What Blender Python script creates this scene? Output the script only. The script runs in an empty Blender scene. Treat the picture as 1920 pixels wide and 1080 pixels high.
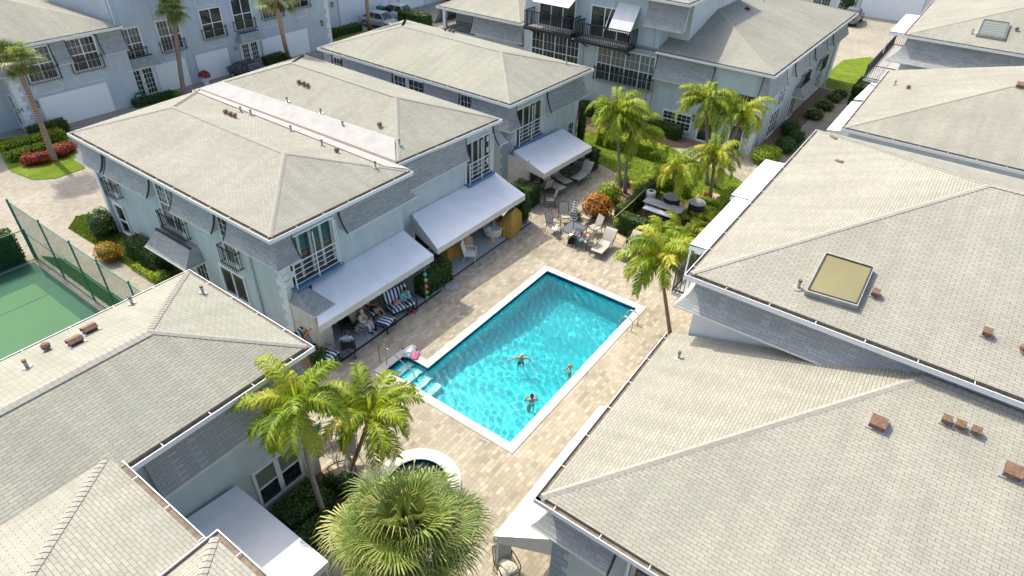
import bpy, bmesh, math, random
from mathutils import Vector, Matrix
import numpy as np
random.seed(7)
S = bpy.context.scene
# ------------------------------------------------------------ camera
CF, CYAW, CPITCH, CROLL = 1193.566, .605, .632, .036
CAMP = Vector((-12.158, -8.237, 17.5))
_f = Vector((math.cos(CYAW)*math.cos(CPITCH), math.sin(CYAW)*math.cos(CPITCH), -math.sin(CPITCH)))
_r = Vector((math.sin(CYAW), -math.cos(CYAW), 0)); _u = _r.cross(_f)
_c, _s = math.cos(CROLL), math.sin(CROLL)
RX = _c*_r + _s*_u; RY = -_s*_r + _c*_u; RZ = _f
cd = bpy.data.cameras.new('camera'); cam = bpy.data.objects.new('camera', cd); S.collection.objects.link(cam)
M = Matrix((RX, RY, -RZ)).transposed().to_4x4(); M.translation = CAMP; cam.matrix_world = M
cd.sensor_width = 36; cd.lens = CF/1920*36; cd.clip_end = 2000; cd.clip_start = .1
S.camera = cam
def U(px, py, **k):
    """measure: the point where the sight line through a photo pixel meets the plane x=, y= or z="""
    (a, v), = k.items(); i = 'xyz'.index(a)
    d = RX*((px-960)/CF) + RY*((540-py)/CF) + RZ
    return CAMP + d*((v-CAMP[i])/d[i])
def G(px, py, z=0): return U(px, py, z=z)
# ------------------------------------------------------------ light
SUNV = Vector((.14, .76, 1.0)).normalized()       # towards the sun
W = bpy.data.worlds.new('World'); S.world = W; W.use_nodes = True
nt = W.node_tree; nt.nodes.clear()
sky = nt.nodes.new('ShaderNodeTexSky'); sky.sky_type = 'NISHITA'; sky.sun_disc = False
sky.sun_elevation = math.asin(SUNV.z); sky.sun_rotation = math.atan2(SUNV.x, SUNV.y)
sky.air_density = .9; sky.dust_density = 4; sky.ozone_density = .8
bg = nt.nodes.new('ShaderNodeBackground'); bg.inputs[1].default_value = .15
wo = nt.nodes.new('ShaderNodeOutputWorld'); nt.links.new(sky.outputs[0], bg.inputs[0]); nt.links.new(bg.outputs[0], wo.inputs[0])
sd = bpy.data.lights.new('sun', 'SUN'); sd.energy = 2.25; sd.angle = math.radians(.53); sd.color = (1, .945, .80)
sun = bpy.data.objects.new('sun', sd); S.collection.objects.link(sun)
sun.rotation_euler = SUNV.to_track_quat('Z', 'Y').to_euler()
S.view_settings.view_transform = 'Standard'; S.view_settings.look = 'None'; S.view_settings.exposure = .95; S.view_settings.gamma = 1
S.cycles.max_bounces = 8; S.cycles.transparent_max_bounces = 8
# ------------------------------------------------------------ materials
MT = {}
def _new(name):
    m = bpy.data.materials.new(name); m.use_nodes = True; n = m.node_tree.nodes
    return m, m.node_tree, n['Principled BSDF']
def plain(name, col, rough=.6, metal=0, var=.08, scale=6, bump=0, bscale=40, spec=.4, emit=None):
    m, t, b = _new(name); N = t.nodes; L = t.links
    b.inputs['Roughness'].default_value = rough; b.inputs['Metallic'].default_value = metal
    b.inputs['Specular IOR Level'].default_value = spec
    tc = N.new('ShaderNodeTexCoord'); no = N.new('ShaderNodeTexNoise'); no.inputs['Scale'].default_value = scale; no.inputs['Detail'].default_value = 5
    L.new(tc.outputs['Object'], no.inputs['Vector'])
    mr = N.new('ShaderNodeMapRange'); mr.inputs[1].default_value = .3; mr.inputs[2].default_value = .7; mr.inputs[3].default_value = 1-var; mr.inputs[4].default_value = 1+var
    L.new(no.outputs['Fac'], mr.inputs[0])
    mx = N.new('ShaderNodeVectorMath'); mx.operation = 'SCALE'; mx.inputs[0].default_value = col[:3]; L.new(mr.outputs[0], mx.inputs['Scale'])
    out = mx.outputs[0]
    if name.startswith(('stucco', 'membrane')):   # rain streaks and faded patches
        mp = N.new('ShaderNodeMapping'); mp.inputs['Scale'].default_value = (2.5, 2.5, .35); L.new(tc.outputs['Object'], mp.inputs[0]); nz = N.new('ShaderNodeTexNoise'); nz.inputs['Scale'].default_value = 1; nz.inputs['Detail'].default_value = 7; L.new(mp.outputs[0], nz.inputs['Vector'])
        mq = N.new('ShaderNodeMapRange'); L.new(nz.outputs['Fac'], mq.inputs[0]); mq.inputs[1].default_value = .35; mq.inputs[2].default_value = .7; mq.inputs[3].default_value = .94; mq.inputs[4].default_value = 1.03
        v2 = N.new('ShaderNodeVectorMath'); v2.operation = 'SCALE'; L.new(out, v2.inputs[0]); L.new(mq.outputs[0], v2.inputs['Scale']); out = v2.outputs[0]
    L.new(out, b.inputs['Base Color'])
    if bump:
        n2 = N.new('ShaderNodeTexNoise'); n2.inputs['Scale'].default_value = bscale; L.new(tc.outputs['Object'], n2.inputs['Vector'])
        bu = N.new('ShaderNodeBump'); bu.inputs['Strength'].default_value = bump; bu.inputs['Distance'].default_value = .02
        L.new(n2.outputs['Fac'], bu.inputs['Height']); L.new(bu.outputs[0], b.inputs['Normal'])
    MT[name] = m; return m
def ramp(N, cols):
    r = N.new('ShaderNodeValToRGB'); e = r.color_ramp.elements
    while len(e) > 2: e.remove(e[-1])
    for i, (p, c) in enumerate(cols):
        el = e[i] if i < 2 else e.new(p)
        el.position = p; el.color = (*c, 1)
    return r
def brickmat(name, cols, mortar, bw, bh, ms=.008, off=.5, rough=.85, bump=.5, patch=.12, pscale=.35, jitter=0, smooth=.1, squash=1, freq=2, dist=.02, stain=None, tint=0):
    """courses laid in metres through the UV map, a tone per unit"""
    m, t, b = _new(name); N = t.nodes; L = t.links
    b.inputs['Roughness'].default_value = rough; b.inputs['Specular IOR Level'].default_value = .25
    uv = N.new('ShaderNodeUVMap'); vec = uv.outputs[0]
    if jitter:
        nj = N.new('ShaderNodeTexNoise'); nj.inputs['Scale'].default_value = 3; L.new(vec, nj.inputs['Vector'])
        va = N.new('ShaderNodeVectorMath'); va.operation = 'MULTIPLY_ADD'; L.new(nj.outputs['Color'], va.inputs[0]); va.inputs[1].default_value = (jitter,)*3; L.new(vec, va.inputs[2]); vec = va.outputs[0]
    br = N.new('ShaderNodeTexBrick'); L.new(vec, br.inputs['Vector'])
    br.offset = off; br.squash = squash; br.squash_frequency = freq; br.offset_frequency = 2
    I = br.inputs; I['Scale'].default_value = 1; I['Mortar Size'].default_value = ms; I['Mortar Smooth'].default_value = smooth; I['Brick Width'].default_value = bw; I['Row Height'].default_value = bh
    I['Color1'].default_value = (0, 0, 0, 1); I['Color2'].default_value = (1, 1, 1, 1); I['Mortar'].default_value = (.5, .5, .5, 1); I['Bias'].default_value = 0
    rp = ramp(N, cols); L.new(br.outputs['Color'], rp.inputs[0])
    no = N.new('ShaderNodeTexNoise'); no.inputs['Scale'].default_value = pscale; no.inputs['Detail'].default_value = 6; L.new(uv.outputs[0], no.inputs['Vector'])
    n3 = N.new('ShaderNodeTexNoise'); n3.inputs['Scale'].default_value = 30; n3.inputs['Detail'].default_value = 3; L.new(uv.outputs[0], n3.inputs['Vector'])
    ad = N.new('ShaderNodeMath'); ad.operation = 'MULTIPLY_ADD'; L.new(n3.outputs['Fac'], ad.inputs[0]); ad.inputs[1].default_value = .35; L.new(no.outputs['Fac'], ad.inputs[2])
    mr = N.new('ShaderNodeMapRange'); L.new(ad.outputs[0], mr.inputs[0]); mr.inputs[1].default_value = .45; mr.inputs[2].default_value = .9; mr.inputs[3].default_value = 1-patch; mr.inputs[4].default_value = 1+patch
    mm = N.new('ShaderNodeMix'); mm.data_type = 'RGBA'; L.new(br.outputs['Fac'], mm.inputs[0]); L.new(rp.outputs[0], mm.inputs[6]); mm.inputs[7].default_value = (*mortar, 1)
    sc = N.new('ShaderNodeVectorMath'); sc.operation = 'SCALE'; L.new(mm.outputs[2], sc.inputs[0]); L.new(mr.outputs[0], sc.inputs['Scale'])
    last = sc.outputs[0]
    if stain:
        ns = N.new('ShaderNodeTexNoise'); ns.inputs['Scale'].default_value = .5; ns.inputs['Detail'].default_value = 7; L.new(uv.outputs[0], ns.inputs['Vector'])
        ms_ = N.new('ShaderNodeMapRange'); L.new(ns.outputs['Fac'], ms_.inputs[0]); ms_.inputs[1].default_value = .55; ms_.inputs[2].default_value = .75; ms_.inputs[3].default_value = 0; ms_.inputs[4].default_value = .55
        m2 = N.new('ShaderNodeMix'); m2.data_type = 'RGBA'; L.new(ms_.outputs[0], m2.inputs[0]); L.new(last, m2.inputs[6]); m2.inputs[7].default_value = (*stain, 1); last = m2.outputs[2]
    if tint:   # each roof has aged a little differently; weather streaks run down the slope
        oi = N.new('ShaderNodeObjectInfo'); tr_ = ramp(N, [(0, (.99, .985, .95)), (.5, (.965, 1.0, .955)), (1, (.99, 1.0, .975))]); L.new(oi.outputs['Random'], tr_.inputs[0])
        mp = N.new('ShaderNodeMapping'); mp.inputs['Scale'].default_value = (2.2, .25, 1); L.new(uv.outputs[0], mp.inputs[0]); nz = N.new('ShaderNodeTexNoise'); nz.inputs['Scale'].default_value = 1; nz.inputs['Detail'].default_value = 5; L.new(mp.outputs[0], nz.inputs['Vector'])
        mq = N.new('ShaderNodeMapRange'); L.new(nz.outputs['Fac'], mq.inputs[0]); mq.inputs[1].default_value = .35; mq.inputs[2].default_value = .7; mq.inputs[3].default_value = .93; mq.inputs[4].default_value = 1.05
        v1 = N.new('ShaderNodeVectorMath'); v1.operation = 'MULTIPLY'; L.new(last, v1.inputs[0]); L.new(tr_.outputs[0], v1.inputs[1]); v2 = N.new('ShaderNodeVectorMath'); v2.operation = 'SCALE'; L.new(v1.outputs[0], v2.inputs[0]); L.new(mq.outputs[0], v2.inputs['Scale']); last = v2.outputs[0]
    L.new(last, b.inputs['Base Color'])
    bu = N.new('ShaderNodeBump'); bu.inputs['Strength'].default_value = bump; bu.inputs['Distance'].default_value = dist; bu.invert = True
    L.new(br.outputs['Fac'], bu.inputs['Height']); L.new(bu.outputs[0], b.inputs['Normal'])
    MT[name] = m; return m
brickmat('shingle', [(0, (.320, .307, .262)), (.5, (.340, .326, .279)), (1, (.366, .350, .302))], (.185, .175, .15), .26, .092, .005, patch=.10, bump=.8, dist=.015, jitter=.015, stain=(.305, .31, .265), tint=1)
brickmat('mansard_shingle', [(0, (.30, .32, .315)), (.5, (.345, .36, .35)), (1, (.40, .41, .395))], (.19, .20, .20), .26, .092, .005, patch=.1, bump=.6)
brickmat('cap_shingle', [(0, (.325, .314, .268)), (1, (.35, .338, .29))], (.25, .23, .19), 6, .2, .006, patch=.06, bump=.3)
brickmat('paver', [(0, (.27, .235, .17)), (.12, (.32, .28, .205)), (.6, (.37, .332, .252)), (.9, (.41, .37, .288)), (1, (.46, .42, .33))], (.26, .215, .165), .24, .155, .007, off=.37, patch=.13, pscale=.5, bump=.35, squash=1.5, freq=3, stain=(.42, .36, .28))
brickmat('drive_paver', [(0, (.29, .262, .205)), (.5, (.34, .31, .245)), (1, (.385, .352, .285))], (.27, .24, .2), .22, .15, .009, patch=.14, pscale=.3, bump=.3, stain=(.33, .29, .24))
brickmat('coping_stone', [(0, (.56, .535, .48)), (1, (.65, .62, .56))], (.5, .48, .44), .9, 9, .004, off=0, patch=.05, bump=.15, rough=.7)
plain('stucco', (.49, .565, .575), .85, var=.05, scale=1.2, bump=.25, bscale=60, spec=.2)
plain('stucco_white', (.68, .70, .68), .85, var=.04, scale=1.2, bump=.25, bscale=60, spec=.2)
plain('stucco_blue', (.47, .53, .575), .85, var=.05, scale=1.2, bump=.2, bscale=60, spec=.2)
plain('trim', (.74, .76, .75), .5, var=.03)
plain('quoin', (.72, .75, .76), .7, var=.04, bump=.1)
plain('quoin_blue', (.27, .35, .41), .7, var=.05)
plain('garage_white', (.78, .81, .82), .5, var=.03)
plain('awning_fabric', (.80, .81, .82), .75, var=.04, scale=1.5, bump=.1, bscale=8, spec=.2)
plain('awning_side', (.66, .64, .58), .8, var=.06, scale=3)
plain('gutter_dirt', (.19, .155, .12), .9, var=.3, scale=9)
plain('dark_trim', (.035, .037, .042), .6)
plain('iron', (.02, .022, .026), .45, var=.1)
plain('black_plastic', (.025, .027, .03), .4)
plain('mullion_cream', (.42, .42, .38), .6)
plain('ledge_blue', (.10, .22, .36), .6)
plain('membrane', (.385, .378, .355), .8, var=.07, scale=1.4, bump=.15, bscale=10)
plain('rust', (.19, .11, .07), .8, var=.3, scale=14, bump=.3, bscale=60)
plain('vent_metal', (.38, .38, .37), .5, .4, var=.15)
plain('lead', (.30, .30, .31), .6, var=.15)
plain('concrete', (.42, .42, .41), .85, var=.07, scale=1.5, bump=.15, bscale=50)
plain('slab', (.40, .42, .43), .75, var=.06, scale=1.2)
plain('porch_stone', (.60, .57, .50), .8, var=.1, scale=3)
plain('mulch', (.20, .13, .085), .95, var=.4, scale=12, bump=.8, bscale=30)
plain('sand', (.50, .40, .29), .95, var=.2, scale=8, bump=.4, bscale=40)
plain('court_green', (.06, .165, .07), .8, var=.07, scale=.5)
plain('court_dark', (.02, .10, .055), .8, var=.08, scale=1)
plain('fence_green', (.012, .16, .11), .45, var=.1)
plain('chrome', (.75, .77, .8), .15, .95, var=.02)
plain('pool_steel', (.55, .50, .44), .25, .9, var=.05)
plain('white_plastic', (.78, .78, .76), .45, var=.03)
plain('sling', (.44, .41, .36), .8, var=.05, scale=30)
plain('bronze', (.09, .075, .06), .4, .5, var=.1)
plain('table_glass', (.10, .11, .11), .12, var=.1, spec=.8)
plain('mustard_cloth', (.42, .25, .055), .85, var=.14, scale=5, bump=.5, bscale=7)
plain('tan_cloth', (.48, .35, .22), .85, var=.12, scale=5, bump=.5, bscale=7)
plain('wicker_white', (.70, .67, .60), .8, var=.12, scale=40, bump=.5, bscale=70)
plain('wicker_dark', (.03, .025, .022), .6, var=.3, scale=40, bump=.5, bscale=70)
plain('pink_cloth', (.72, .22, .33), .85, var=.3, scale=9, bump=.6, bscale=12)
plain('blue_cloth', (.05, .12, .5), .7, var=.15)
plain('teal_cloth', (.13, .50, .50), .8, var=.1)
plain('lightblue_shirt', (.42, .56, .60), .85, var=.07, bump=.3, bscale=14)
plain('beige_cloth', (.60, .56, .46), .85, var=.08, bump=.3, bscale=14)
plain('white_cloth', (.75, .74, .76), .85, var=.06, bump=.4, bscale=12)
plain('black_cloth', (.018, .018, .022), .85, var=.2)
plain('navy_print', (.025, .07, .14), .8, var=.9, scale=14)
plain('orange_towel', (.55, .28, .18), .9, var=.15)
plain('skin', (.50, .25, .155), .55, var=.07, scale=8)
plain('skin_pale', (.56, .33, .23), .55, var=.07, scale=8)
plain('hair_dark', (.02, .014, .01), .5, var=.3, scale=30)
plain('hair_blond', (.45, .27, .11), .6, var=.2, scale=30)
plain('hair_grey', (.55, .48, .42), .6, var=.1, scale=30)
plain('red_shoe', (.55, .03, .07), .5)
plain('car_dark', (.035, .042, .045), .15, .3, var=.05, spec=.8)
plain('car_silver', (.50, .53, .56), .18, .4, var=.03, spec=.8)
plain('car_white', (.66, .69, .72), .15, .1, var=.02, spec=.8)
plain('car_sage', (.17, .21, .19), .18, .4, var=.04, spec=.8)
plain('tyre', (.02, .02, .02), .8)
plain('bin_green', (.02, .13, .09), .5)
plain('tail_red', (.35, .01, .01), .3)
plain('sign_white', (.72, .73, .72), .5, var=.04)
plain('sign_red', (.62, .03, .03), .5)
plain('sign_teal', (.0, .32, .27), .5)
plain('ink', (.06, .06, .07), .6)
plain('ink_grey', (.22, .22, .24), .7)
plain('purple_cloth', (.10, .07, .22), .8)
plain('rope', (.50, .42, .20), .8)
plain('ball_teal', (.03, .45, .42), .4); plain('ball_green', (.42, .50, .06), .4); plain('ball_pink', (.60, .16, .36), .4); plain('ball_amber', (.50, .36, .05), .4)
plain('tile_navy', (.012, .05, .16), .25, var=.5, scale=22)
plain('terracotta', (.24, .07, .045), .8)
plain('roots', (.30, .25, .20), .95, var=.3, scale=20, bump=.6)
plain('court_line', (.15, .33, .17), .8)
plain('rose', (.5, .08, .09), .7)
# glass: dark glossy pane with dim interior tones
m, t, b = _new('glass'); MT['glass'] = m; N = t.nodes; L = t.links
tc = N.new('ShaderNodeTexCoord'); no = N.new('ShaderNodeTexNoise'); no.inputs['Scale'].default_value = 1.3; L.new(tc.outputs['Object'], no.inputs['Vector'])
rp = ramp(N, [(.35, (.012, .016, .018)), (.65, (.05, .065, .06))]); L.new(no.outputs['Fac'], rp.inputs[0]); L.new(rp.outputs[0], b.inputs['Base Color'])
b.inputs['Roughness'].default_value = .06; b.inputs['Specular IOR Level'].default_value = .6
m, t, b = _new('glass_blind'); MT['glass_blind'] = m; N = t.nodes; L = t.links    # pale blinds behind the pane
tc = N.new('ShaderNodeTexCoord'); wv = N.new('ShaderNodeTexWave'); wv.bands_direction = 'Z'; wv.inputs['Scale'].default_value = 4; L.new(tc.outputs['Object'], wv.inputs['Vector'])
rp = ramp(N, [(.2, (.14, .16, .13)), (.8, (.22, .24, .20))]); L.new(wv.outputs['Fac'], rp.inputs[0]); L.new(rp.outputs[0], b.inputs['Base Color']); b.inputs['Roughness'].default_value = .12
plain('skylight_amber', (.24, .215, .10), .22, var=.12, scale=.8, spec=.7)
# striped fabric
def stripes(name, c1, c2, w, axis=0, rot=0):
    m, t, b = _new(name); N = t.nodes; L = t.links; MT[name] = m
    uv = N.new('ShaderNodeTexCoord'); sp = N.new('ShaderNodeSeparateXYZ'); L.new(uv.outputs['Object'], sp.inputs[0])
    d = N.new('ShaderNodeMath'); d.operation = 'DIVIDE'; L.new(sp.outputs[axis], d.inputs[0]); d.inputs[1].default_value = w*2
    f = N.new('ShaderNodeMath'); f.operation = 'FRACT'; L.new(d.outputs[0], f.inputs[0])
    g = N.new('ShaderNodeMath'); g.operation = 'GREATER_THAN'; L.new(f.outputs[0], g.inputs[0]); g.inputs[1].default_value = .5
    mx = N.new('ShaderNodeMix'); mx.data_type = 'RGBA'; L.new(g.outputs[0], mx.inputs[0]); mx.inputs[6].default_value = (*c1, 1); mx.inputs[7].default_value = (*c2, 1)
    L.new(mx.outputs[2], b.inputs['Base Color']); b.inputs['Roughness'].default_value = .85; b.inputs['Specular IOR Level'].default_value = .1
stripes('stripe_cushion', (.02, .07, .15), (.70, .72, .72), .085, 0)
stripes('stripe_umbrella', (.10, .06, .22), (.78, .76, .78), .07, 2)
# foliage: colour from a per-face value
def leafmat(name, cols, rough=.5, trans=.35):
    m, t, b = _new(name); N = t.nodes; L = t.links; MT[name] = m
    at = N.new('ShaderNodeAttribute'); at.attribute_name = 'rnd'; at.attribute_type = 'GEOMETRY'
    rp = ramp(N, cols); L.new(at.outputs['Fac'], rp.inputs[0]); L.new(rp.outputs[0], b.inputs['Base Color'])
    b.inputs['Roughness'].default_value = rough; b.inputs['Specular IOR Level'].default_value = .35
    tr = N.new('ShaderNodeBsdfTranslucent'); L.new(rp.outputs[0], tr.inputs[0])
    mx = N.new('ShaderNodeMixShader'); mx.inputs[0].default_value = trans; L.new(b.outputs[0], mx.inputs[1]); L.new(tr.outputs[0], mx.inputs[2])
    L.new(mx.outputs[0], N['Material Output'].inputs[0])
leafmat('palm_leaf', [(0, (.06, .12, .01)), (.35, (.18, .28, .012)), (.7, (.42, .47, .025)), (1, (.60, .53, .09))])
leafmat('fan_leaf', [(0, (.05, .10, .018)), (.45, (.14, .21, .035)), (.75, (.33, .38, .08)), (1, (.58, .54, .20))])
leafmat('hedge_leaf', [(0, (.02, .055, .01)), (.6, (.05, .11, .015)), (1, (.11, .18, .02))], trans=.2)
leafmat('lime_leaf', [(0, (.10, .19, .01)), (.5, (.28, .39, .015)), (1, (.55, .56, .03))], trans=.3)
leafmat('croton_leaf', [(0, (.16, .10, .01)), (.35, (.42, .15, .01)), (.75, (.60, .28, .02)), (1, (.60, .45, .03))], trans=.3)
leafmat('red_leaf', [(0, (.10, .015, .01)), (.5, (.32, .03, .015)), (1, (.48, .10, .03))], trans=.3)
leafmat('dry_leaf', [(0, (.16, .09, .04)), (1, (.33, .23, .11))], trans=.2)
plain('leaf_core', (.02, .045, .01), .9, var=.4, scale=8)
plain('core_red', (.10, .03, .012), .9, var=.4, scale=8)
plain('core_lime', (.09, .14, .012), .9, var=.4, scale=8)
# trunk with rings
def trunkmat(name, c1, c2, rs):
    m, t, b = _new(name); N = t.nodes; L = t.links; MT[name] = m
    tc = N.new('ShaderNodeTexCoord'); wv = N.new('ShaderNodeTexWave'); wv.bands_direction = 'Z'; wv.inputs['Scale'].default_value = rs; wv.inputs['Distortion'].default_value = 3; wv.inputs['Detail'].default_value = 3
    L.new(tc.outputs['Object'], wv.inputs['Vector']); rp = ramp(N, [(.2, c1), (.8, c2)]); L.new(wv.outputs['Fac'], rp.inputs[0]); L.new(rp.outputs[0], b.inputs['Base Color']); b.inputs['Roughness'].default_value = .9
    bu = N.new('ShaderNodeBump'); bu.inputs['Strength'].default_value = .5; bu.inputs['Distance'].default_value = .03; L.new(wv.outputs['Fac'], bu.inputs['Height']); L.new(bu.outputs[0], b.inputs['Normal'])
trunkmat('trunk_grey', (.22, .19, .16), (.34, .30, .26), 3)
trunkmat('trunk_brown', (.16, .10, .06), (.30, .21, .14), 3)
trunkmat('trunk_sabal', (.20, .14, .10), (.33, .25, .19), 2.2)
# grass sheet
def grassmat(name, c):
    m, t, b = _new(name); N = t.nodes; L = t.links; MT[name] = m
    tc = N.new('ShaderNodeTexCoord'); no = N.new('ShaderNodeTexNoise'); no.inputs['Scale'].default_value = .9; no.inputs['Detail'].default_value = 9; no.inputs['Roughness'].default_value = .75; L.new(tc.outputs['Object'], no.inputs['Vector'])
    rp = ramp(N, c); L.new(no.outputs['Fac'], rp.inputs[0]); L.new(rp.outputs[0], b.inputs['Base Color']); b.inputs['Roughness'].default_value = .9; b.inputs['Specular IOR Level'].default_value = .1
    n2 = N.new('ShaderNodeTexNoise'); n2.inputs['Scale'].default_value = 45; n2.inputs['Detail'].default_value = 4; L.new(tc.outputs['Object'], n2.inputs['Vector'])
    bu = N.new('ShaderNodeBump'); bu.inputs['Strength'].default_value = .8; bu.inputs['Distance'].default_value = .04; L.new(n2.outputs['Fac'], bu.inputs['Height']); L.new(bu.outputs[0], b.inputs['Normal'])
grassmat('grass', [(.3, (.085, .14, .014)), (.5, (.14, .205, .018)), (.64, (.21, .25, .035)), (.75, (.31, .265, .11))])
leafmat('grass_blade', [(0, (.08, .15, .012)), (.6, (.17, .26, .02)), (1, (.31, .34, .05))], trans=.25)
# water: tinted clear surface with a mirror share from its own slope
m, t, b = _new('water'); MT['water'] = m; N = t.nodes; L = t.links
b.inputs['Transmission Weight'].default_value = 1; b.inputs['IOR'].default_value = 1.33; b.inputs['Roughness'].default_value = 0; b.inputs['Base Color'].default_value = (.93, 1, 1, 1)
plain('plaster_pool', (.025, .65, .70), .6, var=.04, scale=2)
plain('plaster_step', (.50, .86, .82), .6, var=.05, scale=4)
plain('spa_floor', (.10, .30, .28), .6, var=.1, scale=4)
# ------------------------------------------------------------ mesh builder
COL = S.collection
class MB:
    def __init__(s): s.v = []; s.f = []; s.m = []
    def face(s, pts, m=0):
        i = len(s.v); s.v += [tuple(p) for p in pts]; s.f.append(tuple(range(i, i+len(pts)))); s.m.append(m)
    def box(s, x0, x1, y0, y1, z0, z1, m=0, tf=None):
        P = [(x, y, z) for z in (z0, z1) for y in (y0, y1) for x in (x0, x1)]
        if tf: P = [tf @ Vector(p) for p in P]
        s.hexa(P, m)
    def hexa(s, P, m=0):
        i = len(s.v); s.v += [tuple(p) for p in P]
        for q in ((0, 2, 3, 1), (4, 5, 7, 6), (0, 1, 5, 4), (1, 3, 7, 5), (3, 2, 6, 7), (2, 0, 4, 6)): s.f.append(tuple(i+k for k in q)); s.m.append(m)
    def bar(s, a, b, w, h=None, m=0, up=(0, 0, 1)):
        a = Vector(a); b = Vector(b); d = (b-a); h = h or w
        if d.length < 1e-6: return
        d.normalize(); u = Vector(up)
        if abs(d.dot(u)) > .98: u = Vector((1, 0, 0))
        sd = d.cross(u).normalized(); u = sd.cross(d)
        P = []
        for q in (a, b):
            for y in (-1, 1):
                for x in (-1, 1): P.append(q+sd*(x*w/2)+u*(y*h/2))
        s.hexa(P, m)
    def tube(s, pts, r, n=6, m=0, caps=True):
        pts = [Vector(p) for p in pts]; rs = r if isinstance(r, (list, tuple)) else [r]*len(pts)
        i0 = len(s.v); pu = None
        for k, p in enumerate(pts):
            d = (pts[min(k+1, len(pts)-1)]-pts[max(k-1, 0)]).normalized()
            u = pu if pu else Vector((0, 0, 1))
            if abs(d.dot(u)) > .95: u = Vector((1, 0, 0)) if abs(d.x) < .9 else Vector((0, 1, 0))
            sd = d.cross(u).normalized(); uu = sd.cross(d).normalized(); pu = uu
            for j in range(n):
                a = 2*math.pi*j/n; s.v.append(tuple(p+(sd*math.cos(a)+uu*math.sin(a))*rs[k]))
        for k in range(len(pts)-1):
            for j in range(n):
                a = i0+k*n+j; b = i0+k*n+(j+1) % n; s.f.append((a, b, b+n, a+n)); s.m.append(m)
        if caps:
            s.f.append(tuple(i0+j for j in range(n))[::-1]); s.m.append(m); e = i0+(len(pts)-1)*n; s.f.append(tuple(e+j for j in range(n))); s.m.append(m)
    def lathe(s, prof, c=(0, 0, 0), n=16, m=0, caps=True):
        c = Vector(c); i0 = len(s.v)
        for r, z in prof:
            for j in range(n):
                a = 2*math.pi*j/n; s.v.append((c.x+r*math.cos(a), c.y+r*math.sin(a), c.z+z))
        for k in range(len(prof)-1):
            for j in range(n):
                a = i0+k*n+j; b = i0+k*n+(j+1) % n; s.f.append((a, b, b+n, a+n)); s.m.append(m)
        if caps:
            s.f.append(tuple(i0+j for j in range(n))[::-1]); s.m.append(m); e = i0+(len(prof)-1)*n; s.f.append(tuple(e+j for j in range(n))); s.m.append(m)
    def ball(s, c, r, n=10, m=0, sq=(1, 1, 1)):
        c = Vector(c); k = max(4, n//2)
        i0 = len(s.v)
        for a in range(1, k):
            t_ = math.pi*a/k
            for j in range(n):
                p = 2*math.pi*j/n; s.v.append((c.x+r*sq[0]*math.sin(t_)*math.cos(p), c.y+r*sq[1]*math.sin(t_)*math.sin(p), c.z+r*sq[2]*math.cos(t_)))
        top = len(s.v); s.v.append((c.x, c.y, c.z+r*sq[2])); bot = top+1; s.v.append((c.x, c.y, c.z-r*sq[2]))
        for a in range(k-2):
            for j in range(n):
                x = i0+a*n+j; y = i0+a*n+(j+1) % n; s.f.append((x, x+n, y+n, y)); s.m.append(m)
        for j in range(n):
            s.f.append((top, i0+j, i0+(j+1) % n)); s.m.append(m)
            e = i0+(k-2)*n; s.f.append((bot, e+(j+1) % n, e+j)); s.m.append(m)
    def prism(s, poly, z0, z1, m=0, bottom=True):
        n = len(poly); i = len(s.v); s.v += [(p[0], p[1], z0) for p in poly]+[(p[0], p[1], z1) for p in poly]
        s.f.append(tuple(range(i+n, i+2*n))); s.m.append(m)
        if bottom: s.f.append(tuple(range(i, i+n))[::-1]); s.m.append(m)
        for k in range(n): a = i+k; b = i+(k+1) % n; s.f.append((a, b, b+n, a+n)); s.m.append(m)
    def build(s, name, mats, parent=None, smooth=False, uv=True, rnd=None, bevel=0, at=None, rot=None):
        me = bpy.data.meshes.new(name); me.from_pydata(s.v, [], s.f)
        if isinstance(mats, str): mats = [mats]
        for x in mats: me.materials.append(MT[x])
        if len(mats) > 1: me.polygons.foreach_set('material_index', s.m)
        if smooth: me.polygons.foreach_set('use_smooth', [True]*len(s.f))
        me.update()
        if uv:
            ul = me.uv_layers.new(name='UVMap').data
            for p in me.polygons:
                n = p.normal
                if abs(n.z) > .995: u = Vector((1, 0, 0)); w = Vector((0, 1, 0))
                else: u = Vector((-n.y, n.x, 0)).normalized(); w = n.cross(u)
                for li in p.loop_indices:
                    co = me.vertices[me.loops[li].vertex_index].co; ul[li].uv = (co.dot(u), co.dot(w))
        if rnd is not None:
            a = me.attributes.new('rnd', 'FLOAT', 'FACE'); a.data.foreach_set('value', rnd)
        o = bpy.data.objects.new(name, me); COL.objects.link(o)
        if parent: o.parent = parent
        if at is not None: o.location = at
        if rot is not None: o.rotation_euler = (0, 0, rot)
        if bevel:
            bm = bmesh.new(); bm.from_mesh(me); bmesh.ops.remove_doubles(bm, verts=bm.verts, dist=1e-4)
            bmesh.ops.bevel(bm, geom=[e for e in bm.edges if len(e.link_faces) == 2 and e.calc_face_angle(0) > .5], offset=bevel, segments=2, affect='EDGES', profile=.6); bm.to_mesh(me); bm.free()
        return o
def tag(o, label=None, cat=None, group=None, kind=None):
    if label: o['label'] = label
    if cat: o['category'] = cat
    if group: o['group'] = group
    if kind: o['kind'] = kind
    return o
def empty(name, label, cat, loc=(0, 0, 0), rz=0, group=None):
    o = bpy.data.objects.new(name, None); COL.objects.link(o); o.location = loc; o.rotation_euler = (0, 0, rz); o.empty_display_size = .2
    return tag(o, label, cat, group)
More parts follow.
